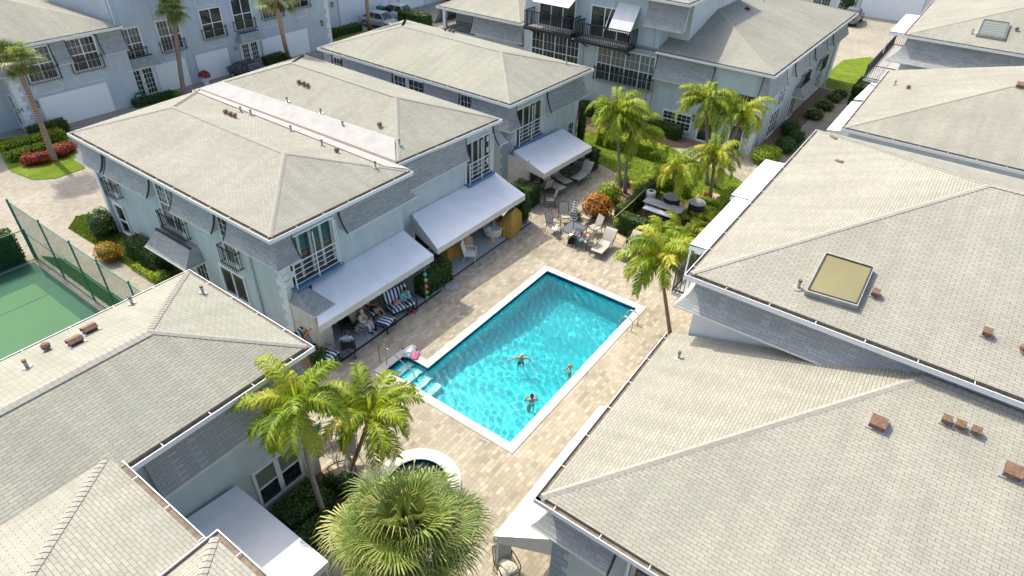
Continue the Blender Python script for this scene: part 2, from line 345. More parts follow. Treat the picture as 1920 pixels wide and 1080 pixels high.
def copy_tree(o, loc=None, rz=None, label=None, parent=None):
    c = o.copy(); COL.objects.link(c)
    if parent: c.parent = parent
    for ch in list(o.children): copy_tree(ch, parent=c)
    if loc is not None: c.location = loc
    if rz is not None: c.rotation_euler = (0, 0, rz)
    if label: c['label'] = label
    return c
# facade: a vertical plane of a building; s runs along it, out points away from the wall
class F:
    def __init__(s, axis, c, sg): s.a = axis; s.c = c; s.g = sg
    def p(s, t, z, o=0): return Vector((s.c+s.g*o, t, z)) if s.a == 'x' else Vector((t, s.c+s.g*o, z))
    def box(s, mb, s0, s1, z0, z1, o0, o1, m=0): mb.hexa([s.p(t, z, o) for z in (z0, z1) for o in (o0, o1) for t in (s0, s1)], m)
    def px(s, x, y): v = U(x, y, **{s.a: s.c}); return (v.y if s.a == 'x' else v.x), v.z
    def rect(s, x0, y0, x1, y1):
        a, za = s.px(x0, y0); b, zb = s.px(x1, y1); return min(a, b), max(a, b), min(za, zb), max(za, zb)
def window(f, r, par, cols=2, mz=.5, nx=3, nt=2, nb=2, lab=None, blind=False, fr='trim', mul=.07):
    s0, s1, z0, z1 = r; mb = MB(); d0, d1 = -.03, .06
    f.box(mb, s0-.06, s0+.03, z0-.06, z1+.06, d0, d1); f.box(mb, s1-.03, s1+.06, z0-.06, z1+.06, d0, d1)
    f.box(mb, s0+.03, s1-.03, z1-.03, z1+.06, d0, d1); f.box(mb, s0+.03, s1-.03, z0-.08, z0+.03, d0, d1+.03)
    w = (s1-s0)/cols
    for c in range(cols):
        a = s0+c*w; b = a+w
        if c: f.box(mb, a-mul/2, a+mul/2, z0+.03, z1-.03, d0, d1-.004)
        zm = z0+(z1-z0)*mz
        if mz: f.box(mb, a+.03, b-.03, zm-.03, zm+.03, d0, .045)
        for n, (q0, q1) in ((nb, (z0, zm)), (nt, (zm, z1))):
            if not n: continue
            for k in range(1, n): zz = q0+(q1-q0)*k/n; f.box(mb, a+.03, b-.03, zz-.009, zz+.009, .0, .030)
            for k in range(1, nx): ss = a+w*k/nx; f.box(mb, ss-.009, ss+.009, q0+.03, q1-.03, .0, .032)
    fo = mb.build('window', fr, par)
    if lab: fo['label'] = lab
    pb = MB(); zm = z0+(z1-z0)*(mz if blind else 0)
    f.box(pb, s0, s1, z0, zm if blind else z1, -.02, .014)
    if blind: f.box(pb, s0, s1, zm, z1, -.02, .013, 1)
    pb.build('pane', ['glass', 'glass_blind'] if blind else 'glass', fo)
    return fo
def guard(f, s0, s1, z0, z1, par, o=.28, n=None):
    mb = MB(); n = n or max(4, int((s1-s0)/.13))
    for z in (z0+.06, z1-.08): f.box(mb, s0-.12, s1+.12, z-.015, z+.015, o-.015, o+.015)
    for k in range(n+1): t_ = s0+(s1-s0)*k/n; f.box(mb, t_-.011, t_+.011, z0-.1, z1+.05, o+.015, o+.037)
    for t_ in (s0-.1, s1+.1):
        for z in (z0+.06, z1-.08): f.box(mb, t_-.014, t_+.014, z-.014, z+.014, 0, o-.015)
        for q in (.09, .18): f.box(mb, t_-.01, t_+.01, z0, z1, q-.01, q+.01)
    return mb.build('window_guard', 'iron', par)
def mansard(f, s0, s1, z0, z1, par, o0=.10, o1=.50, mit=(0, 0), trim=(1, 1), mat='mansard_shingle'):
    """shingled apron flaring out towards its foot; mit: the end runs round a corner"""
    K = 8; mb = MB(); pr = []
    for k in range(K+1):
        t_ = k/K; pr.append((z1+(z0-z1)*t_, o0+(o1-o0)*t_**2.4))
    def e(i, o): return (s0-o*mit[0]) if i == 0 else (s1+o*mit[1])
    for k in range(K):
        (za, oa), (zb, ob) = pr[k], pr[k+1]
        q = [f.p(e(0, ob), zb, ob), f.p(e(1, ob), zb, ob), f.p(e(1, oa), za, oa), f.p(e(0, oa), za, oa)]
        mb.face(q if (f.a == 'y') == (f.g < 0) else q[::-1])
        for i in (0, 1):
            if not mit[i]: mb.face([f.p((s0, s1)[i], zb, ob), f.p((s0, s1)[i], za, oa), f.p((s0, s1)[i], za, 0), f.p((s0, s1)[i], zb, 0)], 2)
    mb.face([f.p(e(0, o1), z0, o1), f.p(e(1, o1), z0, o1), f.p(e(1, 0), z0, 0), f.p(e(0, 0), z0, 0)], 1)
    lo = [f.p(e(0, o1), z0, o1), f.p(e(1, o1), z0, o1)]
    f.box(mb, e(0, o1)+.0, e(1, o1), z0-.05, z0-.002, o1-.06, o1+.012, 1)
    for i in (0, 1):
        if trim[i] and not mit[i]:
            sg = (-1, 1)[i]; se = (s0, s1)[i]
            for k in range(K):
                (za, oa), (zb, ob) = pr[k], pr[k+1]; a, b = sorted((se, se+sg*.05))
                mb.hexa([f.p(t_, zz, oo) for (zz, dz) in ((zb, ob), (za, oa)) for oo in (max(dz-.04, 0), dz+.02) for t_ in (a, b)], 3)
    return mb.build('mansard', [mat, 'awning_side', 'stucco', 'dark_trim'], par)
def quoins(x, y, z0, z1, sx, sy, par, mat='quoin', h=.30):
    """corner blocks; sx, sy point into the building along the two walls"""
    mb = MB(); z = z0; k = 0
    while z < z1-.1:
        L1, L2 = (.30, .46) if k % 2 else (.46, .30); zt = min(z+h-.025, z1)
        xs = sorted((x-sx*.035, x+sx*L1)); ys = sorted((y-sy*.035, y+sy*L2))
        mb.box(xs[0], xs[1], min(y-sy*.035, y+sy*.02), max(y-sy*.035, y+sy*.02), z, zt)
        mb.box(min(x-sx*.035, x+sx*.02), max(x-sx*.035, x+sx*.02), min(y+sy*.02, y+sy*L2), max(y+sy*.02, y+sy*L2), z, zt)
        z += h; k += 1
    return mb.build('quoins', mat, par)
def pipe(f, s, z0, z1, par, mat='stucco_blue'):
    mb = MB(); f.box(mb, s-.045, s+.045, z0, z1, .01, .10)
    z = z0+.4
    while z < z1: f.box(mb, s-.06, s+.06, z, z+.04, 0, .112); z += 1.5
    return mb.build('downspout', mat, par)
def inset(P, d):
    n = len(P); out = []
    for i in range(n):
        a, b, c = Vector(P[i-1][:2]), Vector(P[i][:2]), Vector(P[(i+1) % n][:2])
        u = (b-a).normalized(); v = (c-b).normalized(); n1 = Vector((-u.y, u.x)); n2 = Vector((-v.y, v.x))
        k = d/max(.2, 1+n1.dot(n2)); q = b+(n1+n2)*k; out.append((q.x, q.y))
    return out
ROOFS = []
def roof(P, z, ridge, par, faces, caps=(), skip=(), hang=True):
    """P: outer gutter corners (ccw); ridge: named extra points; faces: index lists over inset corners + ridge points"""
    I = inset(P, .15); V = [Vector((p[0], p[1], z+.05)) for p in I]+[Vector(r) for r in ridge]
    mb = MB()
    for f in faces: mb.face([V[i] for i in f]); ROOFS.append([V[i] for i in f])
    n = len(P)
    for i in range(n):
        a, b = V[i], V[(i+1) % n]; mb.face([a, b, b-Vector((0, 0, .09)), a-Vector((0, 0, .09))][::-1], 1)
    J = inset(P, .02); mb.face([(q[0], q[1], z-.15) for q in J], 2)
    ro = mb.build('roof', ['shingle', 'gutter_dirt', 'trim'], par)
    cb = MB()
    for a, b, *w in caps:
        a, b = V[a], V[b]; w = w[0]*.6 if w else .09; d = (b-a); h = Vector((d.x, d.y, 0)).normalized(); s = Vector((h.y, -h.x, 0))*w
        dr = Vector((0, 0, .30*w))
        nsg = max(1, int(d.length/.15))
        for k in range(nsg):
            p, q = a+d*(k/nsg), a+d*((k+1)/nsg); l0, l1 = Vector((0, 0, .018)), Vector((0, 0, .032)); tk = Vector((0, 0, .035))
            mb2 = [p+l0, q+l1]
            for sg in (-1, 1):
                e0, e1 = p+s*sg-dr+l0, q+s*sg-dr+l1; cb.face([p+l0, q+l1, e1, e0] if sg < 0 else [p+l0, e0, e1, q+l1])
                cb.face([e0, e1, e1-tk, e0-tk] if sg < 0 else [e0, e0-tk, e1-tk, e1])
    if caps: cb.build('ridge_cap', 'cap_shingle', ro)
    gb = MB(); A = [Vector((p[0], p[1], 0)) for p in P]; B = [Vector((p[0], p[1], 0)) for p in inset(P, .022)]; C = [Vector((p[0], p[1], 0)) for p in inset(P, .148)]
    for i in range(n):
        if i in skip: continue
        j = (i+1) % n; zt, zb, zf = Vector((0, 0, z+.01)), Vector((0, 0, z-.145)), Vector((0, 0, z-.05))
        gb.face([A[i]+zb, A[j]+zb, A[j]+zt, A[i]+zt]); gb.face([A[i]+zt, A[j]+zt, B[j]+zt, B[i]+zt]); gb.face([B[i]+zt, B[j]+zt, B[j]+zf, B[i]+zf]); gb.face([B[i]+zf, B[j]+zf, C[j]+zf, C[i]+zf], 1)
        if hang:
            L_ = (A[j]-A[i]).length; k = 1
            d = (A[j]-A[i])/L_; nn = Vector((-d.y, d.x, 0))
            while k*1.25 < L_:
                p = A[i]+d*(k*1.25); gb.bar(p+Vector((0, 0, z+.012)), p+nn*.15+Vector((0, 0, z+.02)), .018, .01, 0); k += 1
    gb.build('gutter', ['trim', 'gutter_dirt'], par)
    return ro
def on_roof(px, py):
    best = None; d = RX*((px-960)/CF)+RY*((540-py)/CF)+RZ
    for f in ROOFS:
        n = (f[1]-f[0]).cross(f[2]-f[0]); dn = n.dot(d)
        if abs(dn) < 1e-9: continue
        t_ = n.dot(f[0]-CAMP)/dn; p = CAMP+d*t_; ok = True; sgn = 0
        for i in range(len(f)):
            a, b = f[i], f[(i+1) % len(f)]; c = (b.x-a.x)*(p.y-a.y)-(b.y-a.y)*(p.x-a.x)
            if sgn == 0: sgn = 1 if c > 0 else -1
            elif c*sgn < -1e-6: ok = False; break
        if ok and t_ > 0 and (best is None or t_ < best[0]):
            if n.z < 0: n = -n
            best = (t_, p, n.normalized())
    return best[1:] if best else None
def vents(par, items):
    for kind, x, y in items:
        h = on_roof(x, y)
        if not h: print('no roof', kind, x, y); continue
        p, n = h; mb = MB(); q = p+Vector((0, 0, -.02))
        if kind == 'pipe':
            mb.tube([q, q+Vector((0, 0, .29))], .045, 8, 1); mb.tube([q+Vector((0, 0, .24)), q+Vector((0, 0, .30))], .055, 8, 0); mb.tube([p-n*.02, p+n*.03], .13, 8, 1)
        elif kind == 'turbine':
            mb.tube([q, q+Vector((0, 0, .14))], .08, 10, 1); mb.tube([q+Vector((0, 0, .10)), q+Vector((0, 0, .20)), q+Vector((0, 0, .25))], [.11, .12, .07], 10, 0)
        else:
            w = .18 if kind == 'box' else .10; sl = Vector((n.x, n.y, 0)); dn = sl.normalized() if sl.length > .01 else Vector((1, 0, 0)); al = Vector((-dn.y, dn.x, 0)); up = n
            dd = al.cross(up) if al.cross(up).z < 0 else -al.cross(up)
            P = [p+al*(a*w)+dd*(b*w)+up*c for c in (-.02, .03) for b in (-1.25, 1.25) for a in (-1.25, 1.25)]; mb.hexa(P, 1)
            P = [p+al*(a*w*.85)+dd*(b*w*.8)+up*c for c in (.02, .13) for b in (-1, 1) for a in (-1, 1)]; mb.hexa(P, 2)
            top = [(-1.05, .10), (-.6, .20), (1.0, .16), (1.15, .06)]
            for k in range(3):
                (b0, c0), (b1, c1) = top[k], top[k+1]
                P = [p+al*(a*w)+dd*(b*w)+up*(c+e_) for e_ in (0, .02) for (b, c) in ((b0, c0), (b1, c1)) for a in (-1, 1)]; mb.hexa(P, 0)
        mb.build('roof_vent', ['rust', 'vent_metal', 'dark_trim'], par)
def awning(par, IL, IR, OL, OR, dropL=.28, hip=(0, 0), mat='awning_fabric', posts=True, sides=True, thick=True):
    """sloping fabric from the wall line IL-IR down to the outer line OL-OR, scalloped valance all round"""
    IL, IR, OL, OR = map(Vector, (IL, IR, OL, OR)); mb = MB(); N_ = 14; K = 4
    def g(u, v):
        a = IL.lerp(IR, u); b = OL.lerp(OR, u); p = a.lerp(b, v); p.z -= .05*math.sin(v*math.pi)*(.6+.4*math.sin(u*math.pi*7)**2); return p
    for i in range(N_):
        for k in range(K): mb.face([g(i/N_, k/K), g(i/N_, (k+1)/K), g((i+1)/N_, (k+1)/K), g((i+1)/N_, k/K)])
    def val(a, b, up):
        L_ = (b-a).length; n = max(4, int(L_/.11)); d = (b-a)/n
        for k in range(n):
            p, q = a+d*k, a+d*(k+1); dz = dropL+.035*abs(math.sin(k*math.pi/3+.5)); dz2 = dropL+.035*abs(math.sin((k+1)*math.pi/3+.5))
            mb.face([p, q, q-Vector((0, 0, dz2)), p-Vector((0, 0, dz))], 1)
    val(OL, OR, 0)
    if sides:
        for a, b in ((IL, OL), (OR, IR)):
            c = Vector((a.x, a.y, b.z)) if a in (IL,) else Vector((b.x, b.y, a.z))
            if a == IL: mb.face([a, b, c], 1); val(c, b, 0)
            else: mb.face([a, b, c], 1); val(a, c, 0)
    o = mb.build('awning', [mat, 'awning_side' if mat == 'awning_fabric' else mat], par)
    if posts:
        pb = MB(); inn = (IL-OL); inn.z = 0; inn = inn.normalized()*.08; n = max(2, round((OR-OL).length/2.6)+1)
        for k in range(n):
            p = OL.lerp(OR, min(.985, max(.015, k/(n-1))))+inn; pb.tube([(p.x, p.y, 0), (p.x, p.y, p.z-.05)], .025, 6)
        pb.bar(OL+inn-Vector((0, 0, .06)), OR+inn-Vector((0, 0, .06)), .04)
        pb.build('awning_frame', 'trim', o)
    return o
# ------------------------------------------------------------ ground with openings for pool and spa
PLx, PWy = 9.7, 4.85
SPC = Vector((-3.15, 1.45)); SPR = 1.0
def struct(mb, name, mats, **k): return tag(mb.build(name, mats, **k), kind='structure')
pool_out = [(0, 0), (PLx, 0), (PLx, PWy), (1.12, PWy), (1.12, 6.1), (0, 6.1)]
def cop(d): return [(-d, -d), (PLx+d, -d), (PLx+d, PWy+d), (1.12+d, PWy+d), (1.12+d, 6.1+d), (-d, 6.1+d)]
bm = bmesh.new()
def loop(pts, z=0):
    vs = [bm.verts.new((p[0], p[1], z)) for p in pts]; return [bm.edges.new((vs[i], vs[(i+1) % len(vs)])) for i in range(len(vs))]
circ = lambda r, n=40, c=SPC: [(c.x+r*math.cos(2*math.pi*i/n), c.y+r*math.sin(2*math.pi*i/n)) for i in range(n)]
GR = [(-60, -60), (110, -60), (110, 110), (-60, 110)]
es = loop(GR)+loop(pool_out)+loop(circ(SPR)); bmesh.ops.triangle_fill(bm, use_beauty=True, use_dissolve=False, edges=es, normal=(0, 0, 1))
g = MB(); bm.verts.ensure_lookup_table()
for f in bm.faces: g.face([v.co for v in f.verts])
bm.free(); struct(g, 'ground', 'drive_paver')
bm = bmesh.new(); DK = [(-12, -9), (24.2, -9), (24.2, 3.5), (21, 9.3), (24.5, 12), (24.5, 12.6), (-.9, 12.6), (-.9, 8.2), (-4.6, 8.2), (-12, 8.2)]
es = loop(DK)+loop(pool_out)+loop(circ(SPR)); bmesh.ops.triangle_fill(bm, use_beauty=True, use_dissolve=False, edges=es, normal=(0, 0, 1))
g = MB()
for f in bm.faces: g.face([v.co+Vector((0, 0, .006)) for v in f.verts])
bm.free(); struct(g, 'pool_deck', 'paver')
# coping
g = MB(); O_ = cop(.30); I_ = cop(-.03)
for i in range(6):
    j = (i+1) % 6; g.hexa([(*O_[i], .0), (*O_[j], .0), (*I_[i], .0), (*I_[j], .0), (*O_[i], .035), (*O_[j], .035), (*I_[i], .035), (*I_[j], .035)])
O_ = circ(SPR+.42); I_ = circ(SPR-.03)
struct(g, 'pool_coping', 'coping_stone')
g = MB()
for i in range(40):
    j = (i+1) % 40; g.hexa([(*O_[i], .0), (*O_[j], .0), (*I_[i], .0), (*I_[j], .0), (*O_[i], .04), (*O_[j], .04), (*I_[i], .04), (*I_[j], .04)])
struct(g, 'spa_coping', 'coping_stone')
# basin
WZ = -.13
g = MB()
def depth(x): return -1.05-.75*max(0, min(1, (x-2.5)/4.5))
n = 6
for i in range(n):
    a, b = pool_out[i], pool_out[(i+1) % n]; K = 12
    for k in range(K):
        p = [a[q]+(b[q]-a[q])*k/K for q in (0, 1)]; r = [a[q]+(b[q]-a[q])*(k+1)/K for q in (0, 1)]
        g.face([(*p, 0), (*p, -.26), (*r, -.26), (*r, 0)], 1); g.face([(*p, -.26), (*p, depth(p[0])), (*r, depth(r[0])), (*r, -.26)], 0)
xs = [0, .4, 1.12, 2.5, 4, 5.5, 7, 8.4, PLx]
for a, b in zip(xs, xs[1:]):
    g.face([(a, 0, depth(a)), (b, 0, depth(b)), (b, PWy, depth(b)), (a, PWy, depth(a))])
g.face([(0, PWy, -1.05), (1.12, PWy, -1.05), (1.12, 6.1, -1.05), (0, 6.1, -1.05)])
struct(g, 'pool_basin', ['plaster_pool', 'tile_navy'])
g = MB()
for k in range(4):   # entry steps of the notch, a pale strip along the front of each
    y1 = 6.09-.0 if k == 0 else 6.1-.5*k-.02; y0 = 6.1-.5*(k+1)
    g.box(.004, 1.116, y0, y1, -1.04, -.26-.16*k, 1); g.box(.02, 1.10, y0-.012, y0+.26, -.28-.16*k, -.248-.16*k, 0)
st = struct(g, 'pool_steps', ['plaster_step', 'plaster_pool'])
g = MB()
for i in range(40):
    a, b = circ(SPR)[i], circ(SPR)[(i+1) % 40]; g.face([(*a, .0), (*a, -.2), (*b, -.2), (*b, .0)][::-1], 1); g.face([(*a, -.2), (*a, -.95), (*b, -.95), (*b, -.2)][::-1], 0)
g.face([(*p, -.95) for p in circ(SPR)])
struct(g, 'spa_basin', ['spa_floor', 'tile_navy'])
# water surfaces, rippled for real
def ripple(x, y):
    h = 0
    for cx, cy, A, k in ((2.75, 2.55, .007, 17), (1.75, .95, .007, 19), (4.75, 1.1, .004, 22)):
        r = math.hypot(x-cx, y-cy); h += 1.0*A*math.sin(k*r)*math.exp(-r*.42)/(1+r*.3)
    for i, (dx, dy, k, A, ph) in enumerate(WV): h += A*math.sin(k*(dx*x+dy*y)+ph+.9*math.sin(.8*k*(dy*x-dx*y)*.35+i))
    return h
rw = random.Random(4); WV = []
for i in range(20):
    a = rw.uniform(0, 6.28) if i < 6 else rw.gauss(-.75, .5); k = rw.uniform(7, 14) if i < 6 else rw.uniform(15, 30); WV.append((math.cos(a), math.sin(a), k, (.012 if i < 6 else .046)/k*rw.uniform(.5, 1.1), rw.uniform(0, 6)))
def water(name, x0, x1, y0, y1, inside, z, st_=.03):
    me = bpy.data.meshes.new(name); nx, ny = int((x1-x0)/st_), int((y1-y0)/st_); vs = []; fs = []
    for j in range(ny+1):
        for i in range(nx+1):
            x = x0+(x1-x0)*i/nx; y = y0+(y1-y0)*j/ny; vs.append((x, y, z+ripple(x, y)))
    for j in range(ny):
        for i in range(nx):
            if inside(x0+(x1-x0)*(i+.5)/nx, y0+(y1-y0)*(j+.5)/ny): a = j*(nx+1)+i; fs.append((a, a+1, a+nx+2, a+nx+1))
    me.from_pydata(vs, [], fs); me.materials.append(MT['water']); me.polygons.foreach_set('use_smooth', [True]*len(fs))
    o = bpy.data.objects.new(name, me); COL.objects.link(o); tag(o, kind='structure'); return o
pw = water('pool_water', 0, PLx, 0, 6.1, lambda x, y: y < PWy or x < 1.12, WZ)
sw = water('spa_water', SPC.x-SPR, SPC.x+SPR, SPC.y-SPR, SPC.y+SPR, lambda x, y: (x-SPC.x)**2+(y-SPC.y)**2 < (SPR+.02)**2, -.1)
for o in (pw, sw): o.cycles.is_caustics_caster = True
sun.data.cycles.is_caustics_light = True
for nme in ('pool_basin', 'pool_steps', 'spa_basin'): bpy.data.objects[nme].cycles.is_caustics_receiver = True
# patios, walks, lawns, beds
def sheet(name, poly, z, mat, kind='structure'):
    g = MB(); g.prism(poly, z-.03, z) ; return tag(g.build(name, mat), kind=kind)
sheet('patio', [(-.9, 7.85), (5.3, 7.85), (5.3, 10.3), (-.9, 10.3)], .016, 'slab')
sheet('patio', [(5.9, 8.1), (13.0, 8.1), (13.0, 10.8), (5.9, 10.8)], .018, 'slab')
g = MB(); g.box(-.9, 5.3, 7.76, 7.85, -.02, .03); struct(g, 'patio_edge', 'dark_trim')
g = MB(); g.box(5.9, 13, 8.03, 8.1, -.02, .028); struct(g, 'patio_edge', 'dark_trim')
sheet('walkway', [(-3.85, 8.2), (-2.25, 8.2), (-2.4, 26.3), (-2.9, 26.3), (-3.85, 25.9)], .012, 'drive_paver')
lw = lambda poly, z=.02: sheet('lawn', poly, z, 'grass')
lw([(-2.25, 8.2), (-1.0, 8.2), (-1.0, 27), (-1.6, 27.2), (-2.4, 26.3)])
lw([(-4.4, 8.2), (-3.87, 8.2), (-3.87, 23.5), (-4.4, 24.6)])
def P_(l, z=0): return [tuple(G(x, y, z)[:2]) for x, y in l]
lw(P_([(5, 300), (20, 322), (62, 338), (105, 335), (160, 316), (128, 268), (120, 250), (0, 262)][::-1]), .03)
lw([(23.4, 13.2), (29.0, 13.2), (29.0, 9.3), (26.4, 4.8), (25.6, 1.3), (25.0, .2), (22.4, -1.2), (20.6, 1), (20.2, 3.8), (21.4, 7.5), (22.6, 11)][::-1])
sheet('planting_bed', [(26.2, 15.5), (29.3, 15.5), (29.3, 4.9), (27.6, 5.6), (26.9, 8), (26.0, 11.5)][::-1], .036, 'mulch')
sheet('planting_bed', P_([(1150, 385), (1175, 345), (1215, 335), (1300, 365), (1345, 390), (1300, 470), (1235, 478), (1205, 462), (1150, 440)])[::-1], .014, 'mulch')
sheet('sand_strip', P_([(1080, 408), (1150, 378), (1160, 440), (1215, 466), (1205, 476), (1140, 446), (1110, 425)])[::-1], .020, 'sand')
sheet('planting_bed', [(-9.3, 2.3), (-4.4, 2.3), (-4.4, 4.3), (-9.3, 4.3)], .018, 'mulch')
sheet('planting_bed', [(-2.1, 8.4), (-1.0, 8.4), (-1.0, 23.6), (-2.0, 23.6)], .028, 'mulch')
lw([(51.5, 2.2), (57, 2.0), (60, .2), (57.5, -2.3), (47.5, -2.4), (47.5, 1.2)][::-1])
sheet('walkway', [(29.5, -2.2), (44, -2.3), (44, .3), (34, .4), (26.5, 1.2), (25.8, .2)], .010, 'paver')
sheet('planting_bed', [(30, .4), (47, .2), (47, 1.7), (30, 1.7)], .026, 'mulch')
lw([(9.4, 39.2), (12.4, 39.4), (12.4, 41.8), (9.6, 41.8)]); lw([(20.2, 38.8), (23.6, 39), (23.6, 41.6), (20.2, 41.6)])
lw([(28.6, 36.8), (36, 38), (38, 42.6), (29.6, 42.9)])
c_ = G(1333, 375); sheet('mulch_ring', [(c_.x+.85*math.cos(i*.35)*(1+.1*math.sin(i*3)), c_.y+.85*math.sin(i*.35)) for i in range(18)], .055, 'sand')
# tennis court
g = MB(); g.box(-40, -4.85, 8.5, 24.4, -.02, .02, 0); struct(g, 'tennis_court', 'court_green')
sheet('court_border', [(-40, 22.6), (-4.85, 22.6), (-4.85, 24.4), (-40, 24.4)], .026, 'court_dark')
sheet('court_border', [(-5.6, 8.5), (-4.85, 8.5), (-4.85, 22.6), (-5.6, 22.6)], .026, 'court_dark')
g = MB(); g.box(-40, -5.6, 21.2, 21.26, .02, .024); struct(g, 'court_line', 'court_dark')
# ------------------------------------------------------------ buildings
HL, HH = 5.2, 7.2
def xy(v): return (v[0], v[1])
def shell(par, boxes, mat='stucco'):
    g = MB()
    for x0, x1, y0, y1, z1 in boxes: g.box(x0, x1, y0, y1, -.1, z1)
    return g.build('wall', mat, par)
def hiproof(P, z, front, back, par, **k):
    """P = FL FR BR BL (ccw); front/back ridge points"""
    return roof(P, z, [front, back], par, [(0, 1, 4), (1, 2, 5, 4), (2, 3, 5), (3, 0, 4, 5)], [(0, 4), (1, 4), (2, 5), (3, 5), (4, 5)], **k)
# --- A: the double townhouse left of the pool
A = empty('townhouse', 'double townhouse beside the pool, its two hipped roofs joined by a white strip', 'house', (5, 17, 0)); A.location = (0, 0, 0)
A1 = [xy(G(505, 453, HL)), xy(G(775, 322, HL)), xy(G(378, 168, HL)), xy(G(125, 250, HL))]
A2 = [xy(G(747, 308, HL)), xy(G(942, 224, HL)), xy(G(571, 103, HL)), xy(G(360, 170, HL))]
pk = lambda x, y, X: U(x, y, x=X)
shell(A, [(-.95, 5.55, 10.15, 24.3, HL-.15), (5.4, 12.75, 10.6, 25.2, HL-.15)])
a1f, a1b = pk(533, 287, 2.3), pk(325, 200, 2.3); a2f, a2b = pk(743, 182, 9.6), pk(548, 121, 9.5); a2f.z = min(a2f.z, 6.6); a1b.z = 6.25; a2b.z = 6.6
hiproof(A1, HL, a1f, a1b, A); hiproof(A2, HL+.003, a2f, a2b, A)
# white membrane over the valley between the two roofs
def strip(par, f, b, sx, w, slope, name='valley_membrane', mat='membrane', z=HL, up=.035):
    """sheet laid on a roof slope along its eave f-b, mitred to the hips"""
    g = MB(); K = 12; f = Vector((*f, 0)); b = Vector((*b, 0))
    def q(t_, k):
        d = (.02 if k == 0 else w); p = f.lerp(b, t_); y = p.y+(d*1.0*(1-t_)-d*t_*1.0); p.y = y+.15*(1-2*t_); p.x += sx*(d+.0); p.z = z+.05+slope*max(0, d-.15)+up; return p
    for k in range(K):
        P = [q(k/K, 0), q(k/K, 1), q((k+1)/K, 0), q((k+1)/K, 1)]; dn = Vector((0, 0, .03)); g.hexa([p-dn for p in P]+P)
    return g.build(name, mat, par)
strip(A, A1[1], A1[2], -1, .75, .30); strip(A, A2[0], A2[3], 1, 1.15, .40)
g = MB(); g.hexa([(5.88, 10.7, 5.2), (6.06, 10.7, 5.2), (5.66, 25.2, 5.2), (5.9, 25.2, 5.2), (5.88, 10.7, 5.3), (6.06, 10.7, 5.3), (5.72, 25.2, 5.36), (5.9, 25.2, 5.36)]); g.build('valley_gutter', 'gutter_dirt', A)
vents(A, [('pipe', 452, 210), ('pipe', 471, 216), ('pipe', 546, 246), ('pipe', 604, 273), ('pipe', 704, 314), ('pipe', 539, 192), ('pipe', 602, 214), ('pipe', 643, 238), ('pipe', 749, 272),
  ('turbine', 424, 214), ('turbine', 433, 218), ('turbine', 441, 221), ('turbine', 632, 286), ('turbine', 561, 158), ('turbine', 570, 161), ('turbine', 577, 164), ('turbine', 712, 238)])
fA = F('y', 10.15, -1); fA2 = F('y', 10.6, -1); fAL = F('x', -.95, -1)
mansard(fA, -.95, -.35, 3.95, HL-.12, A, mit=(1, 0)); mansard(fA, 2.0, 5.55, 3.95, HL-.12, A, mit=(0, 1), trim=(1, 0))
mansard(fA2, 6.1, 10.5, 3.95, HL-.12, A, o1=.35, trim=(0, 1)); mansard(fA2, 13.0-.25, 13.0, 3.95, HL-.12, A, mit=(0, 1), trim=(1, 0))
def bigwin(f, s0, s1, z0, z1, par, lab=None):
    """sliding doors behind a thin white rail, dark glass with cream stiles"""
    mb = MB(); f.box(mb, s0-.05, s1+.05, z1, z1+.06, -.02, .08); f.box(mb, s0-.09, s0, z0-.02, z1+.06, -.02, .07); f.box(mb, s1, s1+.09, z0-.02, z1+.06, -.02, .07)
    for k in (.25, .5, .73, .97):
        c = s0+(s1-s0)*k; f.box(mb, c-.06, c+.06, z0, z1, -.01, .045, 1)
    for k in (.0,): f.box(mb, s0, s1, z0, z0+.12, .0, .05, 2)
    w = mb.build('window', ['trim', 'mullion_cream', 'bronze'], par)
    if lab: w['label'] = lab
    g = MB(); f.box(g, s0, s1, z0, z1, -.02, .012); g.build('pane', 'glass', w)
    g = MB(); h = z0+(z1-z0)*.52
    f.box(g, s0, s1, h-.02, h+.02, .24, .28)
    for k in range(4): zz = z0+.14+(h-z0-.14)*k/4; f.box(g, s0, s1, zz-.012, zz+.012, .25, .27)
    for c in (s0+.02, (s0+s1)/2, s1-.02): f.box(g, c-.018, c+.018, z0-.03, z1 if c > s0+.05 else h, .235, .285)
    for c in (s0+.02, s1-.02): f.box(g, c-.012, c+.012, h-.012, h+.012, .0, .24)
    g.build('railing', 'trim', w)
    g = MB(); f.box(g, s0-.12, s1+.12, z0-.14, z0-.03, -.02, .32); g.build('window_ledge', 'ledge_blue', w)
    return w
bigwin(fA, -.62, 1.62, 2.62, 4.66, A); bigwin(fA2, 10.6, 12.55, 2.5, 4.6, A)
quoins(-.95, 10.15, 0, 3.9, 1, 1, A); quoins(12.75, 10.6, 0, HL-.2, -1, 1, A); quoins(-.95, 24.3, 0, 3.9, 1, -1, A)
